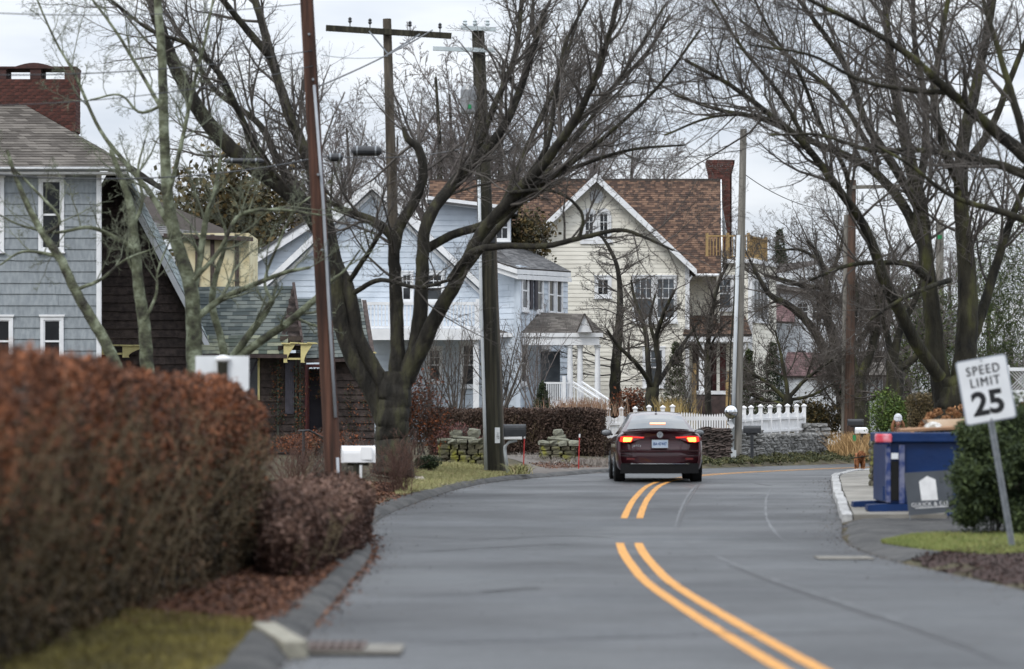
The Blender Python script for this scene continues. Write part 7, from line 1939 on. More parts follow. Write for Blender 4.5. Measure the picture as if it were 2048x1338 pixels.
def put_stone(par, kind_, c, size, rz=0, jit=.10):
    o = bpy.data.objects.new('stone', random.choice(SP[kind_])); COL.objects.link(o); o.parent = par
    o.location = Vector(c) - wloc(par); o.scale = size; o.rotation_euler = (random.uniform(-jit, jit), random.uniform(-jit, jit), rz + random.uniform(-jit, jit)); return o
def stone_wall(label, path, z0f, z1f, thick, sl, sh_, kind_, maxn=290, name='stone_wall'):
    p = np.array(path, dtype=float); c = p[len(p) // 2]
    t = thing(name, label, 'wall', (c[0], c[1], float(z0f(c[0], c[1]))))
    s = smooth_path(path, 60); ac = np.concatenate([[0], np.cumsum(np.linalg.norm(np.diff(s, axis=0), axis=1))])
    nr = offset(s, 1.0) - s
    q = [(s[i] - nr[i] * (thick / 2 - .05), s[i] + nr[i] * (thick / 2 - .05)) for i in range(60)]
    V = []; 
    for a, b in q:
        for pt_ in (a, b):
            z0, z1 = z0f(*pt_) - .1, z1f(*pt_) - .04; V += [(pt_[0], pt_[1], z0), (pt_[0], pt_[1], z1)]
    Q = []
    for i in range(59):
        k0, k1 = i * 4, i * 4 + 4
        Q += [(k0, k1, k1 + 1, k0 + 1), (k0 + 2, k0 + 3, k1 + 3, k1 + 2), (k0 + 1, k1 + 1, k1 + 3, k0 + 3)]
    Q += [(0, 1, 3, 2), (236, 238, 239, 237)]
    obj_np('core', V, Q, mat('wall_core_' + kind_, (0.03, 0.028, 0.024), rough=1), t)
    cnt = 0; z = 0.0; mid = s[30]; Hh = max(z1f(*s[i]) - z0f(*s[i]) for i in (0, 30, 59))
    while z < Hh - .02:
        hh = sh_ * random.uniform(.75, 1.35); u = -random.random() * sl
        while u < ac[-1]:
            L = sl * random.uniform(.6, 1.5); m_ = min(max(u + L / 2, 0), ac[-1])
            pt_ = at(s, ac, m_); i = min(int(np.searchsorted(ac, m_)), 59); z0, z1 = z0f(*pt_), z1f(*pt_)
            if z0 + z + hh * .5 < z1 and cnt < maxn:
                rz = math.atan2(*(s[min(i + 1, 59)] - s[max(i - 1, 0)])[::-1]); n_ = nr[i]
                put_stone(t, kind_, (pt_[0], pt_[1], z0 + z + hh / 2), (L * 1.0, thick + random.uniform(-.02, .07), hh * 1.06), rz, .05); cnt += 1
            u += L
        z += hh * .93
    return t
# grey wall under the white fence
gz0 = lambda x, y: h(x, y) - .02
wt = lambda x, y: lerp(Z(872, 84), Z(864, 90), min(1, max(0, (y - 84) / 6)))
stone_wall('grey dry stone retaining wall under the scalloped white fence', [(X(1495, 83.5), 83.5), (X(1530, 85), 85), (X(1590, 87), 87), (X(1640, 88.5), 88.5)], gz0, wt, .45, .20, .10, 'grey_stone')
stone_wall('grey stone end block raised above the retaining wall', [(X(1606, 89.5), 89.5), (X(1645, 90), 90)], lambda x, y: Z(872, 90), lambda x, y: Z(846, 90), .5, .3, .13, 'grey_stone', name='stone_block')
stone_wall('slate stone gate post directly left of the leaning pole', [(X(1404, 80), 80), (X(1456, 80), 80)], gz0, lambda x, y: Z(856, 80), .6, .22, .055, 'slate_stone', name='stone_pier')
stone_wall('low grey slate wall step behind the slim mailbox', [(X(1476, 82.5), 82.5), (X(1512, 83), 83)], gz0, lambda x, y: Z(858, 82), .5, .28, .09, 'grey_stone', name='stone_pier')
# mossy pillars
def pillar(label, pxa, pxb, pyt, d, caps, base=None, dep=.8):
    x0, x1 = X(pxa, d), X(pxb, d); cx = (x0 + x1) / 2; z0 = h(cx, d) - .05; z1 = Z(pyt, d)
    t = thing('stone_pillar', label, 'pillar', (cx, d, z0))
    MB().box(x0 + .08, x1 - .08, d - dep / 2 + .08, d + dep / 2 - .08, z0 - .1, z1 - .05).build('core', bpy.data.materials['wall_core_grey_stone'], t)
    z = z0
    while z < z1 - .03:
        hh = random.uniform(.10, .15); x = x0
        while x < x1 - .04:
            L = min(random.uniform(.15, .30), x1 - x)
            if x1 - x - L < .08: L = x1 - x
            put_stone(t, 'moss_stone', (x + L / 2, d - dep / 2 + .08, z + hh / 2), (L * .98, .26, hh * 1.02), 0, .06); x += L
        y = d - dep / 2 + .2
        for xx in (x0 + .07, x1 - .07):
            yy = y
            while yy < d + dep / 2: L = random.uniform(.2, .3); put_stone(t, 'moss_stone', (xx, yy + L / 2, z + hh / 2), (.22, L, hh * 1.02), 0, .06); yy += L
        z += hh * .95
    x = x0 - .06
    while x < x1 + .02: L = random.uniform(.24, .36); put_stone(t, 'cap_stone', (x + L / 2, d - .15, z1 + .04), (L * 1.05, dep * .95, .15), 0, .08); x += L * .95
    for (px, py, w_, h_) in caps: put_stone(t, 'cap_stone', (X(px, d), d - .1, Z(py, d)), (w_, w_ * .9, h_), 0, .15)
    return t
pillar('mossy stone pillar at the left of the driveway with two boulders on top', 880, 968, 886, 67.5, [(912, 868, .32, .19), (948, 866, .30, .22), (930, 878, .6, .12), (900, 881, .3, .10)])
pillar('mossy stone pillar at the right of the driveway topped by one boulder', 1082, 1150, 889, 73.5, [(1116, 865, .27, .18), (1116, 875, .42, .12), (1116, 881, .62, .12)])
pillar('stacked mossy stone pillar beside the pavement left of the dumpster', 1746, 1782, 884, 51.5, [(1762, 878, .3, .14)], dep=.6)

# ------------------------------------------------------------------ white fences
def cap_post(m_, x, y, z0, z1, w=.115):
    m_.box(x - w / 2, x + w / 2, y - w / 2, y + w / 2, z0, z1 - .06); m_.box(x - w * .72, x + w * .72, y - w * .72, y + w * .72, z1 - .06, z1 - .02)
    a = w * .6; m_.add([(x - a, y - a, z1 - .02), (x + a, y - a, z1 - .02), (x + a, y + a, z1 - .02), (x - a, y + a, z1 - .02), (x, y, z1 + .03)], [(0, 3, 2, 1), (0, 1, 4), (1, 2, 4), (2, 3, 4), (3, 0, 4)])
def scallop_fence(label, posts, z0f, dip=.30, zmid=None, body=.58):
    """posts: (x, y, ztop)"""
    c = posts[len(posts) // 2]
    t = thing('white_fence', label, 'fence', (c[0], c[1], z0f(c[0], c[1])))
    for (x, y, z) in posts:
        m = MB(); cap_post(m, x, y, z0f(x, y) - .05, z); m.build('fence_post', M['white_paint'], t)
    for (a, b) in zip(posts[:-1], posts[1:]):
        A, B = Vector((a[0], a[1], 0)), Vector((b[0], b[1], 0)); L = (B - A).length; u_ = (B - A) / L; n_ = Vector((u_.y, -u_.x, 0))
        za, zb_ = z0f(a[0], a[1]), z0f(b[0], b[1]); zt_ = lambda f: lerp(a[2], b[2], f) - .12 - dip * math.sin(math.pi * f) ** .6
        nb = max(2, int(L / .10))
        for j in range(nb):
            f0, f1 = (j + .06) / nb, (j + .94) / nb; q0, q1 = A.lerp(B, f0), A.lerp(B, f1)
            zz = lerp(za, zb_, (f0 + f1) / 2)
            MB().add([(q0.x, q0.y, zz), (q1.x, q1.y, zz), (q1.x, q1.y, zt_(f1)), (q0.x, q0.y, zt_(f0)), (q0.x - n_.x * .02, q0.y - n_.y * .02, zz), (q1.x - n_.x * .02, q1.y - n_.y * .02, zz), (q1.x - n_.x * .02, q1.y - n_.y * .02, zt_(f1)), (q0.x - n_.x * .02, q0.y - n_.y * .02, zt_(f0))],
                     [(0, 1, 2, 3), (7, 6, 5, 4), (0, 4, 5, 1), (1, 5, 6, 2), (2, 6, 7, 3), (3, 7, 4, 0)]).build('fence_board', M['white_paint'], t)
        for fr in (.10, body):
            zz0 = lerp(za, a[2] - .1, fr); zz1 = lerp(zb_, b[2] - .1, fr)
            q0, q1 = A + n_ * .03 + Vector((0, 0, zz0)), B + n_ * .03 + Vector((0, 0, zz1)); MB().bar(q0, q1, .045, .07).build('rail', M['white_paint'], t)
    return t
pp = []
for i, px in enumerate((1476, 1488, 1502, 1521, 1540, 1558, 1575, 1593, 1608)):
    d_ = 85.5 + .5 * i; py = (813, 813, 812, 810, 811, 809, 809, 809, 809)[i]; pp.append((X(px, d_), d_, Z(py, d_)))
scallop_fence('white scalloped fence with capped posts on top of the grey stone wall', pp, lambda x, y: lerp(Z(872, 86), Z(862, 90), min(1, max(0, (y - 85.5) / 4))) , dip=.16)
pp = []
for i, px in enumerate((1216, 1243, 1271, 1299, 1327, 1347)):
    d_ = 86.0; py = (816, 815, 814, 811, 812, 810)[i]; pp.append((X(px, d_), d_ + .1 * i, Z(py, d_)))
scallop_fence('white scalloped fence with round dips to the left of the car roof', pp, lambda x, y: Z(884, 86), dip=.20)
d = 85.0
pf = thing('picket_fence', 'white picket fence seen to the right of the car roof', 'fence', P(1400, 860, d))
for i, px in enumerate(np.arange(1338, 1462, 5.1)):
    x_ = X(px, d); z1 = Z(826 - 2 * math.sin(i * .3), d); z0 = Z(862, d)
    MB().add([(x_ - .026, d, z0), (x_ + .026, d, z0), (x_ + .026, d, z1 - .05), (x_, d, z1), (x_ - .026, d, z1 - .05), (x_ - .026, d + .02, z0), (x_ + .026, d + .02, z0), (x_ + .026, d + .02, z1 - .05), (x_, d + .02, z1), (x_ - .026, d + .02, z1 - .05)],
             [(0, 1, 2, 3, 4), (9, 8, 7, 6, 5), (0, 5, 6, 1), (1, 6, 7, 2), (2, 7, 8, 3), (3, 8, 9, 4), (4, 9, 5, 0)]).build('picket', M['white_paint'], pf)
for z_ in (835, 839): pass
MB().box(X(1336, d), X(1464, d), d + .022, d + .06, Z(841, d), Z(833, d)).build('rail', M['white_paint'], pf)
MB().box(X(1336, d), X(1464, d), d + .022, d + .06, Z(862, d), Z(858, d)).build('rail', M['white_paint'], pf)
stone_wall('brown slate wall beneath the picket fence behind the car', [(X(1342, 85.6), 85.6), (X(1410, 85.6), 85.6)], gz0, lambda x, y: Z(862, 85.6), .4, .26, .09, 'slate_stone')
d = 97.0
pf = thing('picket_fence', 'small white picket fence section right of the grey stone wall', 'fence', P(1672, 895, d))
for px in np.arange(1648, 1694, 5.2):
    x_ = X(px, d); z1 = Z(lerp(866, 846, (px - 1648) / 46), d); z0 = Z(893, d); MB().add([(x_ - .028, d, z0), (x_ + .028, d, z0), (x_ + .028, d, z1), (x_, d, z1 + .06), (x_ - .028, d, z1), (x_ - .028, d + .02, z0), (x_ + .028, d + .02, z0), (x_ + .028, d + .02, z1), (x_, d + .02, z1 + .06), (x_ - .028, d + .02, z1)],
             [(0, 1, 2, 3, 4), (9, 8, 7, 6, 5), (0, 5, 6, 1), (1, 6, 7, 2), (2, 7, 8, 3), (3, 8, 9, 4), (4, 9, 5, 0)]).build('picket', M['white_paint'], pf)
MB().bar(P(1646, 872, d + .04), P(1696, 860, d + .04), .04).build('rail', M['white_paint'], pf); MB().bar(P(1646, 891, d + .04), P(1696, 889, d + .04), .05).build('rail', M['white_paint'], pf)
# white gate post with lantern post in garden
d = 94.0
t = thing('garden_lantern', 'small grey garden lantern above the scalloped fence', 'lantern', P(1504, 840, d))
MB().tube([P(1504, 860, d), P(1504, 806, d)], .03, 8).build('lamp_post', M['black'], t); m = MB(); m.lathe(P(1504, 806, d), [(.05, 0), (.13, .02), (.13, .06), (.09, .10), (.05, .17), (.02, .24)], 12); m.build('lamp_head', M['metal_grey'], t)
# white post with mailbox by the woman
d = 64.5
t = mailbox('white capped post with a round grey mailbox left of the woman', X(1775, d), d, Z(858, d), .01, .01, .01, 1.0, M['white_paint'], M['white_paint'])
for c_ in list(t.children): bpy.data.objects.remove(c_)
m = MB(); cap_post(m, 0, 0, .3, Z(836, d), .12); m.build('post', M['white_paint'], t)
MB().box(-.2, .42, .07, .13, Z(862, d), Z(856, d)).build('arm', M['white_paint'], t)
m = MB(); m.lathe((-.10, .1, Z(850, d)), [(.11, -.2), (.115, -.18), (.115, .2), (.11, .22)], 14, 'y'); m.build('box', M['metal_grey'], t)
# red bow
d = 100.0
t = thing('red_bow', 'red bow and greenery hanging left of the far brown pole', 'bow', P(1682, 765, d))
m = MB(); m.ball(P(1677, 765, d), .14, .06, .09); m.ball(P(1687, 766, d), .12, .06, .10); m.ball(P(1682, 772, d), .06, .05, .12); m.build('ribbon', M['red_plastic'], t, smooth=True)
leafcloud('greenery', ellip(P(1680, 772, d), (.3, .15, .35), 400, .3), .05, M['ever_dark'], t)
# ------------------------------------------------------------------ car
M['paint'] = mat('dark_maroon_car_paint', (0.050, 0.0045, 0.010), (0.042, 0.004, 0.009), rough=.32, scale=60, metal=.35, spec=.5, coat=1.0)
M['tyre'] = mat('tyre_rubber', (0.010, 0.010, 0.010), (0.018, 0.018, 0.018), rough=.9, scale=20)
M['trim'] = mat('black_plastic_trim', (0.004, 0.004, 0.005), (0.006, 0.006, 0.007), rough=.85, scale=20)
M['chrome'] = mat('chrome', (0.75, 0.76, 0.78), rough=.12, metal=1.0)
M['carglass'] = mat('car_rear_glass', (0.045, 0.055, 0.06), (0.055, 0.065, 0.07), rough=.04, scale=2, spec=1.0, coat=1.0)
M['lamp_red'] = mat('tail_lamp_red', (0.35, 0.01, 0.01), rough=.25, scale=3, emis=(1.0, 0.035, 0.02), estr=1.0)
M['lamp_dark'] = mat('tail_lamp_dark_red', (0.14, 0.008, 0.01), rough=.2, scale=3, coat=1)
M['lamp_core'] = mat('brake_lamp_core', (0.9, 0.4, 0.1), rough=.4, emis=(1.0, 0.34, 0.05), estr=5.0)
M['lamp_warm'] = mat('lit_centre_brake_lamp', (0.9, 0.5, 0.35), rough=.4, emis=(1.0, 0.42, 0.25), estr=2.5)
M['plate_w'] = mat('plate_white_blue', (0.42, 0.52, 0.66), (0.55, 0.62, 0.72), rough=.4, scale=5)
M['plate_b'] = mat('plate_blue_ink', (0.03, 0.09, 0.26), rough=.5)
dC = 58.3
cxr = X(1319.5, dC); cz = float(zr(dC + 1.5)) + .004
car = thing('sedan_car', 'dark maroon sedan seen from behind with brake lights lit on the centre line', 'car', (0, 0, 0))
# lower body: stations along y; columns = half section from bottom centre to deck centre
def ring(y, hw, zbt, zsh, zdk, tuck=.0):
    z1 = lerp(zbt, zsh, .10); z2 = lerp(zbt, zsh, .42); z3 = lerp(zbt, zsh, .78)
    return [(0, zbt), (hw * .55, zbt), (hw * .88, zbt + .02), (hw * .965, z1 + .02), (hw * (1 - tuck * .2), z2), (hw, z3), (hw * .965, zsh), (hw * .88, lerp(zsh, zdk, .75)), (hw * .5, zdk + .005), (0, zdk + .012)]
st = [  # y, half width, z bottom, z shoulder, z deck
    (0.03, .80, .30, .93, 1.045), (0.00, .835, .245, .955, 1.055), (.06, .872, .215, .965, 1.06), (.25, .892, .20, .965, 1.06), (.55, .90, .20, .955, 1.06), (1.0, .90, .20, .95, 1.05), (1.6, .90, .20, .945, 1.0),
    (2.4, .90, .20, .94, .98), (3.1, .90, .20, .925, .98), (3.5, .895, .20, .90, .99), (4.0, .88, .20, .86, .93), (4.4, .84, .22, .78, .84), (4.62, .72, .25, .66, .72), (4.70, .55, .30, .56, .60)]
V = []; nc = 10
for (y, hw, zb_, zs, zd) in st:
    r_ = ring(y, hw, zb_, zs, zd)
    full = [(a, b) for a, b in r_] + [(-a, b) for a, b in r_[-2:0:-1]]
    # bulge of the rear panel: mid heights pushed back
    for a, b in full:
        bul = 0
        if y < .1: bul = -.05 * math.exp(-((b - .55) / .18) ** 2) + (.07 if b > 1.0 else 0) * 0 + .10 * (abs(a) / .85) ** 3
        V.append((a, y + bul, b))
m2 = len(V) // len(st); Q = []
for i in range(len(st) - 1):
    for j in range(m2): Q.append((i * m2 + j, i * m2 + (j + 1) % m2, (i + 1) * m2 + (j + 1) % m2, (i + 1) * m2 + j))
# end caps as quads across
for base, rev in ((0, True), ((len(st) - 1) * m2, False)):
    for j in range(1, 9):
        a, b = base + j, base + j + 1; c_, d_ = base + (m2 - j - 1) % m2, base + (m2 - j) % m2
        if j == 8: c_ = base + 9; continue
        q = (a, b, c_, d_); Q.append(q if rev else q[::-1])
    t1 = (base + 0, base + 1, base + m2 - 1, base + m2 - 1); t2 = (base + 8, base + 9, base + 10, base + 10)
me = bpy.data.meshes.new('body')
fcs = [tuple(q) for q in Q]
for base, rev in ((0, True), ((len(st) - 1) * m2, False)):
    a = (base, base + 1, base + m2 - 1); b = (base + 8, base + 9, base + 10); fcs += [a if rev else a[::-1], b if rev else b[::-1]]
me.from_pydata(V, [], fcs); me.polygons.foreach_set('use_smooth', [True] * len(me.polygons))
bd = link('body', me, M['paint'], car)
bd.modifiers.new('sub', 'SUBSURF').render_levels = 2; bd.modifiers['sub'].levels = 2
# greenhouse shell: roof + pillars painted, glass as panes
gh = [ # y, z, half width at that line
    (.62, 1.055, .78), (.95, 1.24, .66), (1.28, 1.37, .575), (1.75, 1.435, .55), (2.4, 1.45, .55), (2.95, 1.40, .56), (3.35, 1.22, .64), (3.7, 1.02, .72)]
V = []; Q = []
for (y, z, hw) in gh:
    for a, dz, dw in ((-1, -.55 * 0, 0), (-.93, .0, 0), (-.5, .022, 0), (0, .03, 0), (.5, .022, 0), (.93, .0, 0), (1, 0, 0)):
        V.append((a * hw, y, z + dz - (.035 if abs(a) == 1 else 0)))
for i in range(len(gh) - 1):
    for j in range(6): Q.append((i * 7 + j, i * 7 + j + 1, (i + 1) * 7 + j + 1, (i + 1) * 7 + j))
# side skirts of the greenhouse down to the shoulder
o = len(V)
for (y, z, hw) in gh: V.append((-.80 if y > .7 else -.80, y, min(.985, z - .05))); V.append((.80, y, min(.985, z - .05)))
for i in range(len(gh) - 1):
    Q.append((o + 2 * i, i * 7, (i + 1) * 7, o + 2 * i + 2)); Q.append((i * 7 + 6, o + 2 * i + 1, o + 2 * i + 3, (i + 1) * 7 + 6))
# split: roof (rows 2..5) painted; rear glass rows 0..2; windscreen rows 5..7; sides glass
def sub(name, rows, m, cols=range(6), off=0.0, shr=1.0):
    fs = [(i * 7 + j, i * 7 + j + 1, (i + 1) * 7 + j + 1, (i + 1) * 7 + j) for i in rows for j in cols]
    me = bpy.data.meshes.new(name); vv = [(x * shr, y - off * .5, z + off) for x, y, z in V]; me.from_pydata(vv, [], fs)
    me.polygons.foreach_set('use_smooth', [True] * len(fs)); o_ = link(name, me, m, car); return o_
sub('roof', range(0, 7), M['paint'])
rg_ = []
# rear window laid just above the shell, inset from the pillars
def pane(name, y0, y1, k0, k1, m, lift=.012, nx_=8, ny_=6, hwf=.86):
    vs = []; 
    for j in range(ny_ + 1):
        y = lerp(y0, y1, j / ny_); z = np.interp(y, [g_[0] for g_ in gh], [g_[1] for g_ in gh]); hw = np.interp(y, [g_[0] for g_ in gh], [g_[2] for g_ in gh]) * hwf
        for i in range(nx_ + 1): 
            a = -1 + 2 * i / nx_; vs.append((a * hw, y - lift * .6, z + .03 * (1 - a * a * .9) + lift))
    fs = [(j * (nx_ + 1) + i, j * (nx_ + 1) + i + 1, (j + 1) * (nx_ + 1) + i + 1, (j + 1) * (nx_ + 1) + i) for j in range(ny_) for i in range(nx_)]
    me = bpy.data.meshes.new(name); me.from_pydata(vs, [], fs); me.polygons.foreach_set('use_smooth', [True] * len(fs)); return link(name, me, m, car)
pane('rear_window', .66, 1.24, 0, 0, M['carglass'])
pane('windscreen', 3.02, 3.62, 0, 0, M['carglass'])
fs = [q for q in Q[36 + 6:]]
me = bpy.data.meshes.new('side_windows'); me.from_pydata(V, [], Q[-14:]); link('side_windows', me, M['carglass'], car)
# fin aerial
m = MB(); m.prism([(-.015, 1.45, 1.455), (-.015, 1.62, 1.455), (-.015, 1.50, 1.56)], (.03, 0, 0)); m.build('antenna', M['trim'], car)
# boot lip
m = MB()
for k in range(12):
    a0, a1 = lerp(-.74, .74, k / 12), lerp(-.74, .74, (k + 1) / 12); f = lambda a: (a, .035 + .09 * (abs(a) / .74) ** 3, 1.055 - .045 * (abs(a) / .74) ** 3)
    p, q = Vector(f(a0)), Vector(f(a1)); m.obox(p, q - p, (0, .16, .004), (0, -.03, .03))
m.build('boot_lip', M['paint'], car)
# dark bumper valance, shelf crease, chrome strip
def band(name, z0, z1, hw, y, m_, curve=.11, n=14, th=.02):
    mb = MB()
    for k in range(n):
        a0, a1 = lerp(-hw, hw, k / n), lerp(-hw, hw, (k + 1) / n); f = lambda a: y + curve * (abs(a) / .85) ** 3
        mb.add([(a0, f(a0), z0), (a1, f(a1), z0), (a1, f(a1), z1), (a0, f(a0), z1), (a0, f(a0) + th, z0), (a1, f(a1) + th, z0), (a1, f(a1) + th, z1), (a0, f(a0) + th, z1)], [(0, 1, 2, 3), (7, 6, 5, 4), (0, 4, 5, 1), (3, 2, 6, 7), (0, 3, 7, 4), (1, 5, 6, 2)])
    return mb.build(name, m_, car)
band('bumper_valance', .195, .40, .80, -.060, M['trim'], th=.10)
band('bumper_shelf', .645, .665, .84, -.052, M['paint'], th=.05, curve=.12)
band('bumper_upper_gap', .668, .680, .80, -.030, M['trim'], th=.03, curve=.12)
band('chrome_strip', .385, .400, .60, -.078, M['chrome'], th=.02)
for s_ in (-1, 1):
    MB().obox((s_ * .60 - .08, -.045, .475), (.16, .025 * s_ * 0 + .0, 0), (0, .03, 0), (0, 0, .035)).build('reflector', M['lamp_dark'], car)
    # tail lamp: dark lens, lit bar and core
    def L(a, z, y=None): return (s_ * a, (-.012 + .11 * (a / .85) ** 3) if y is None else y, z)
    lens = [L(.30, .955), L(.72, .975), L(.865, .93), L(.86, .86), L(.72, .815), L(.52, .855), L(.34, .915)]
    m = MB(); m.prism([Vector(p) + Vector((0, -.01, 0)) for p in lens], (0, .06, 0)); lo = m.build('tail_light', M['lamp_dark'], car, bevel=.006)
    m = MB(); m.prism([Vector(L(a, z)) + Vector((0, -.030, 0)) for a, z in ((.32, .935), (.62, .958), (.80, .95), (.80, .92), (.62, .925), (.34, .915))], (0, .02, 0)); m.build('light_bar', M['lamp_red'], lo)
    m = MB(); m.prism([Vector(L(a, z)) + Vector((0, -.034, 0)) for a, z in ((.56, .925), (.74, .93), (.75, .845), (.60, .845))], (0, .02, 0)); m.build('brake_lamp', M['lamp_core'], lo, bevel=.008)
    m = MB(); m.prism([Vector(L(a, z)) + Vector((0, -.026, 0)) for a, z in ((.53, .935), (.80, .945), (.82, .85), (.74, .828), (.58, .838))], (0, .01, 0)); m.build('lamp_glow_lens', M['lamp_red'], lo)
    # mirrors
    mr_ = MB(); mr_.ball((s_ * 1.0, 2.95, 1.02), .12, .07, .075, 14, 8); mo = mr_.build('door_mirror', M['trim'], car, smooth=True)
    MB().bar((s_ * .86, 2.98, .98), (s_ * .95, 2.96, .99), .05, .03).build('mirror_arm', M['trim'], mo)
    MB().ball((s_ * 1.0, 2.90, 1.02), .10, .03, .06, 14, 8).build('mirror_glass', M['metal_grey'], mo, smooth=True)
    # wheels
    for yw in (.95, 3.65):
        cxw = s_ * .795; m = MB(); m.lathe((cxw, yw, .325), [(.20, -.10), (.29, -.115), (.322, -.09), (.33, 0), (.322, .09), (.29, .115), (.20, .10)], 28, 'x'); wo_ = m.build('wheel', M['tyre'], car, smooth=True)
        m = MB(); m.lathe((cxw + s_ * .10, yw, .325), [(.205, -.02), (.20, .01), (.06, .0)], 20, 'x'); m.build('rim', M['steel'], wo_)
        for k in range(5):
            a = k * 2 * math.pi / 5; MB().bar((cxw + s_ * .115, yw, .325), (cxw + s_ * .115, yw + .19 * math.cos(a), .325 + .19 * math.sin(a)), .03).build('spoke', M['steel'], wo_)
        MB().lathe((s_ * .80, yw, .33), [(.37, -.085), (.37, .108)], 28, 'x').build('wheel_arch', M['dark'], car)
MB().box(-.78, .78, .05, 4.4, .19, .30).build('underbody', M['trim'], car)
MB().lathe((-.48, .0, .235), [(.035, -.02), (.035, .2)], 12, 'y').build('exhaust', M['trim'], car)
# badge: ring with V over W
bz, by = .985, -.055
m = MB()
rgp = [(.058 * math.cos(a), .058 * math.sin(a)) for a in np.linspace(0, 2 * math.pi, 25)]
for (a, b), (c_, d_) in zip(rgp[:-1], rgp[1:]): m.bar((a, by, bz + b), (c_, by, bz + d_), .009, .008)
for p_ in (((-.022, .05), (0, .006)), ((.022, .05), (0, .006)), ((-.045, .030), (-.022, -.046)), ((-.022, -.046), (0, -.002)), ((0, -.002), (.022, -.046)), ((.022, -.046), (.045, .030))):
    m.bar((p_[0][0], by, bz + p_[0][1]), (p_[1][0], by, bz + p_[1][1]), .009, .008)
bo = m.build('badge', M['chrome'], car)
MB().lathe((0, by + .02, bz), [(.055, -.012), (.055, .02)], 24, 'y').build('badge_disc', mat('badge_blue_grey', (0.20, 0.22, 0.26), rough=.3, metal=.6), bo)
text_mesh('model_script', 'JETTA', .058, M['chrome'], car, (-.47, -.035, .738), (1, 0, 0), (0, 0, 1), depth=.003, shear=.3, spacing=1.15)
pl = MB().box(-.16, .16, -.055, -.047, .722, .875).build('licence_plate', M['plate_w'], car)
m = MB(); m.box(-.168, .168, -.058, -.05, .714, .722); m.box(-.168, .168, -.058, -.05, .875, .883); m.box(-.168, -.16, -.058, -.05, .722, .875); m.box(.16, .168, -.058, -.05, .722, .875); m.build('plate_frame', M['chrome'], pl)
text_mesh('plate_number', 'BA\u00b747447', .088, M['plate_b'], pl, (0, -.0565, .770), (1, 0, 0), (0, 0, 1), off=.002, depth=.0008, sx=.78)
MB().box(-.20, .20, -.025, -.005, .884, .905).build('plate_recess_lip', M['trim'], car)
# interior: centre brake lamp seen through the glass, seats
MB().box(-.16, .16, .80, .83, 1.205, 1.235).build('centre_brake_lamp', M['lamp_warm'], car)
car.location = (cxr, dC, cz - .02)

# ------------------------------------------------------------------ dog with a stick
M['fur'] = mat('curly_golden_fur', (0.20, 0.075, 0.028), (0.48, 0.20, 0.08), rough=.95, scale=30, bump=1, bscale=80, c3=(0.26, 0.105, 0.045))
M['fur_dark'] = mat('dark_muzzle_fur', (0.09, 0.04, 0.022), (0.15, 0.07, 0.035), rough=.95, scale=30, bump=1, bscale=80)
def skin_obj(name, verts, edges, radii, m, parent, root=0, sub=2, loc=None):
    me = bpy.data.meshes.new(name); me.from_pydata(verts, edges, []); o = link(name, me, m, parent)
    o.modifiers.new('skin', 'SKIN')
    for i, r_ in enumerate(radii):
        v = me.skin_vertices[0].data[i]; v.radius = (r_, r_) if not hasattr(r_, '__len__') else r_; v.use_root = (i == root)
    s_ = o.modifiers.new('sub', 'SUBSURF'); s_.levels = sub; s_.render_levels = sub
    for p in me.polygons: p.use_smooth = True
    o.modifiers['skin'].use_smooth_shade = True
    return o
dg_d = 72.5
dz0 = Z(943.5, dg_d)
dog = thing('dog', 'rust coloured curly dog trotting towards the camera with a stick in its mouth', 'dog', (0, 0, 0))
vs = [(0, .42, .40), (0, .25, .40), (0, .08, .385), (0, -.02, .40), (0, -.10, .45), (0, -.17, .475), (0, -.25, .44),
      (-.075, .02, .32), (-.085, .0, .19), (-.08, .01, .10), (-.08, -.03, .02), (.075, .02, .32), (.085, -.05, .20), (.08, -.02, .11), (.08, -.07, .03),
      (-.08, .42, .32), (-.09, .36, .22), (-.09, .46, .12), (-.09, .42, .02), (.08, .44, .32), (.09, .44, .22), (.09, .52, .13), (.09, .47, .02), (0, .52, .45), (.03, .62, .52), (.05, .68, .58)]
ed = [(0, 1), (1, 2), (2, 3), (3, 4), (4, 5), (5, 6), (2, 7), (7, 8), (8, 9), (9, 10), (2, 11), (11, 12), (12, 13), (13, 14), (0, 15), (15, 16), (16, 17), (17, 18), (0, 19), (19, 20), (20, 21), (21, 22), (0, 23), (23, 24), (24, 25)]
ra = [.105, .115, .125, .10, .085, .095, .045, .055, .042, .032, .036, .055, .042, .032, .036, .065, .05, .032, .034, .065, .05, .032, .034, .03, .025, .03]
body = skin_obj('body', vs, ed, ra, M['fur'], dog, root=1)
pts = []
for (a, b), in [((vs[i], vs[j]),) for i, j in ed[:6]]: 
    for t in np.linspace(0, 1, 3): pts.append([lerp(a[k], b[k], t) for k in range(3)])
curl = np.vstack([np.array(p) + (lambda v: v / np.linalg.norm(v, axis=1)[:, None])(rng.normal(size=(110, 3))) * .105 for p in pts])
lc = leafcloud('coat_curls', curl, .012, M['fur'], dog, aspect=.5)
m = MB(); m.ball((0, -.265, .435), .045, .05, .04, 12, 8); m.build('muzzle', M['fur_dark'], dog, smooth=True)
MB().ball((0, -.31, .450), .016, .012, .012, 8, 6).build('nose', M['trim'], dog, smooth=True)
for s_ in (-1, 1):
    MB().ball((s_ * .038, -.245, .497), .011, .008, .011, 8, 6).build('eye', M['trim'], dog, smooth=True)
    m = MB(); m.ball((s_ * .095, -.15, .455), .028, .035, .062, 10, 8); m.build('ear', M['fur_dark'], dog, smooth=True)
k_ = .92
dog.scale = (k_, k_, k_); dog.location = (X(1721.5, dg_d), dg_d, dz0)
sx_, sz_ = X(1721.5, dg_d), dz0 + .385
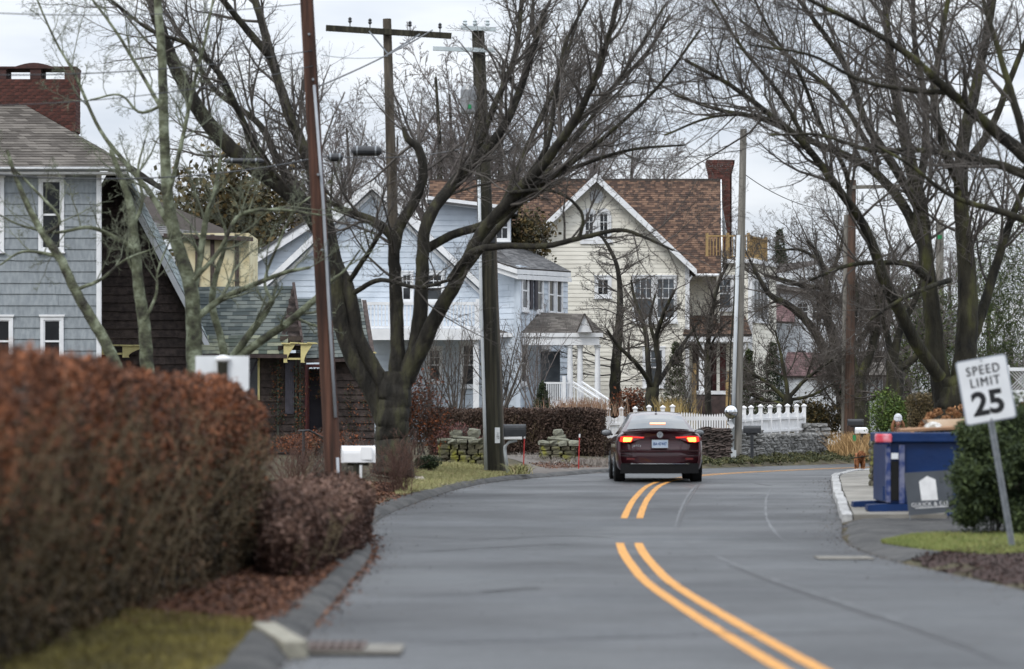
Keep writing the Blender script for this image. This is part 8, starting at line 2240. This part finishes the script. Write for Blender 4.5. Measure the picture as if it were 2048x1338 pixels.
st_ = MB(); st_.tube([(sx_ - .33, dg_d - .25, sz_ - .035), (sx_ - .15, dg_d - .27, sz_ - .02), (sx_, dg_d - .285, sz_), (sx_ + .14, dg_d - .27, sz_ + .02), (sx_ + .27, dg_d - .22, sz_ + .035)], [.012, .015, .016, .015, .010], 7)
tag(st_.build('stick', M['bark_dark'], None), 'dark stick carried crosswise in the dog mouth', 'stick')

# ------------------------------------------------------------------ woman in a white hat behind the dumpster corner
M['skin'] = mat('skin', (0.52, 0.30, 0.22), (0.46, 0.25, 0.18), rough=.55, scale=8)
M['jacket'] = mat('green_patterned_jacket', (0.045, 0.085, 0.060), (0.15, 0.19, 0.12), rough=.9, scale=16, lo=.42, hi=.58)
M['hat'] = mat('white_knit_hat', (0.72, 0.74, 0.78), (0.62, 0.64, 0.68), rough=.95, scale=30, bump=.6, bscale=90)
M['hair'] = mat('auburn_hair', (0.17, 0.065, 0.025), (0.28, 0.12, 0.045), rough=.6, scale=14, stretch=(6, 6, .6))
M['jeans'] = mat('dark_jeans', (0.025, 0.035, 0.06), (0.035, 0.05, 0.08), rough=.9, scale=20)
wd = 66.0
wx = X(1793, wd); topz = Z(827, wd); gz_ = h(wx, wd) + .03; hs_ = (topz - gz_) / 1.66
wm = thing('person', 'woman in a white knit hat and green jacket bending down behind the dumpster', 'person', (0, 0, 0))
LEAN = R(24)
def bend(p):
    x, y, z = p; z -= .90
    return (x, y * math.cos(LEAN) - z * math.sin(LEAN), .56 + y * math.sin(LEAN) + z * math.cos(LEAN))
up = [bend(p) for p in ((0, 0, .88), (0, 0, 1.02), (0, .01, 1.20), (0, .01, 1.34), (0, 0, 1.42), (0, -.02, 1.48))]
arm = lambda s: [bend((s * .17, .01, 1.33)), (s * .25, -.22, .74), (s * .20, -.46, .70), (s * .17, -.58, .70)]
vs = up + [(.11, -.02, .50), (.14, -.36, .42), (.12, -.02, .10), (.12, -.12, .04), (-.11, -.02, .50), (-.14, -.32, .44), (-.12, .10, .10), (-.12, .0, .04)] + arm(1) + arm(-1)
ed = [(0, 1), (1, 2), (2, 3), (3, 4), (4, 5), (0, 6), (6, 7), (7, 8), (8, 9), (0, 10), (10, 11), (11, 12), (12, 13), (3, 14), (14, 15), (15, 16), (16, 17), (3, 18), (18, 19), (19, 20), (20, 21)]
ra = [.13, .115, .13, .10, .05, .055, .085, .06, .042, .04, .085, .06, .042, .04, .055, .045, .032, .028, .055, .045, .032, .028]
skin_obj('body', vs, ed, ra, M['skin'], wm, root=0)
# jacket and trousers follow the body
jv = [vs[i] for i in (0, 1, 2, 3, 14, 15, 16, 18, 19, 20)]; je = [(0, 1), (1, 2), (2, 3), (3, 4), (4, 5), (5, 6), (3, 7), (7, 8), (8, 9)]
skin_obj('jacket', jv, je, [.165, .145, .155, .125, .08, .066, .05, .08, .066, .05], M['jacket'], wm, root=0)
tv = [vs[i] for i in (0, 6, 7, 8, 10, 11, 12)]; te = [(0, 1), (1, 2), (2, 3), (0, 4), (4, 5), (5, 6)]
skin_obj('trousers', tv, te, [.14, .10, .075, .06, .10, .075, .06], M['jeans'], wm, root=0)
for s_ in (-1, 1):
    hx = s_ * .17
    for f_ in range(4): MB().tube([(hx + (f_ - 1.5) * .017, -.59, .70), (hx + (f_ - 1.5) * .019, -.635 - .006 * (1.5 - abs(f_ - 1.5)), .69), (hx + (f_ - 1.5) * .018, -.65, .66)], [.010, .009, .007], 6).build('finger', M['skin'], wm, smooth=True)
    MB().tube([(hx - s_ * .025, -.565, .70), (hx - s_ * .05, -.60, .685), (hx - s_ * .045, -.625, .67)], [.012, .010, .008], 6).build('thumb', M['skin'], wm, smooth=True)
    m = MB(); m.ball((s_ * .12, -.08 + (.12 if s_ < 0 else 0), .05), .05, .14, .05, 10, 6); m.build('shoe', M['trim'], wm, smooth=True)
hd = MB(); hd.ball((0, -.04, 1.535), .078, .095, .115, 18, 14); ho = hd.build('head', M['skin'], wm, smooth=True)
for v in ho.data.vertices:
    if v.co.z < 1.50: v.co.x *= .82; 
MB().ball((0, -.14, 1.53), .014, .02, .022, 8, 6).build('nose', M['skin'], ho, smooth=True)
MB().ball((0, -.128, 1.487), .026, .008, .008, 8, 6).build('mouth', M['red_plastic'], ho, smooth=True)
for s_ in (-1, 1):
    MB().ball((s_ * .03, -.128, 1.553), .012, .007, .007, 8, 6).build('eye', M['trim'], ho, smooth=True)
    MB().ball((s_ * .078, -.03, 1.53), .012, .022, .03, 8, 6).build('ear', M['skin'], ho, smooth=True)
hp = []
for s_ in (-1, 1):
    for k in range(26):
        a = rng.uniform(-.2, 1.0); x0_ = s_ * (.07 + .02 * rng.random()); y0_ = -.08 + .13 * a
        hp.append([(x0_, y0_, 1.60), (x0_ * 1.35 + s_ * .01, y0_ - .01, 1.50), (x0_ * 1.6 + s_ * .02 * rng.random(), y0_ - .03, 1.40), (x0_ * 1.55, y0_ - .05, 1.31 + .04 * rng.random())])
hp = np.array(hp); rd = np.tile([.016, .024, .022, .006], (len(hp), 1)); Vh, Qh = tubes_np(hp, rd, 6)
obj_np('hair', Vh, Qh, M['hair'], wm, smooth=True)
hm = MB(); hm.lathe((0, -.035, 1.575), [(.098, -.005), (.104, .0), (.106, .03), (.10, .045), (.097, .09), (.085, .135), (.055, .17), (.02, .185)], 20); hm.build('hat', M['hat'], wm, smooth=True)
hc0, hc1 = Vector((0, -.03, 1.46)), Vector(up[-1])
for nm in ('head', 'hair', 'hat'):
    for o_ in wm.children:
        if o_.name.startswith(nm): o_.location = o_.location + (hc1 - hc0)
hs_ = (topz - gz_) / (1.76 + (hc1.z - hc0.z))
wm.scale = (hs_, hs_, hs_); wm.location = (wx, wd, gz_)
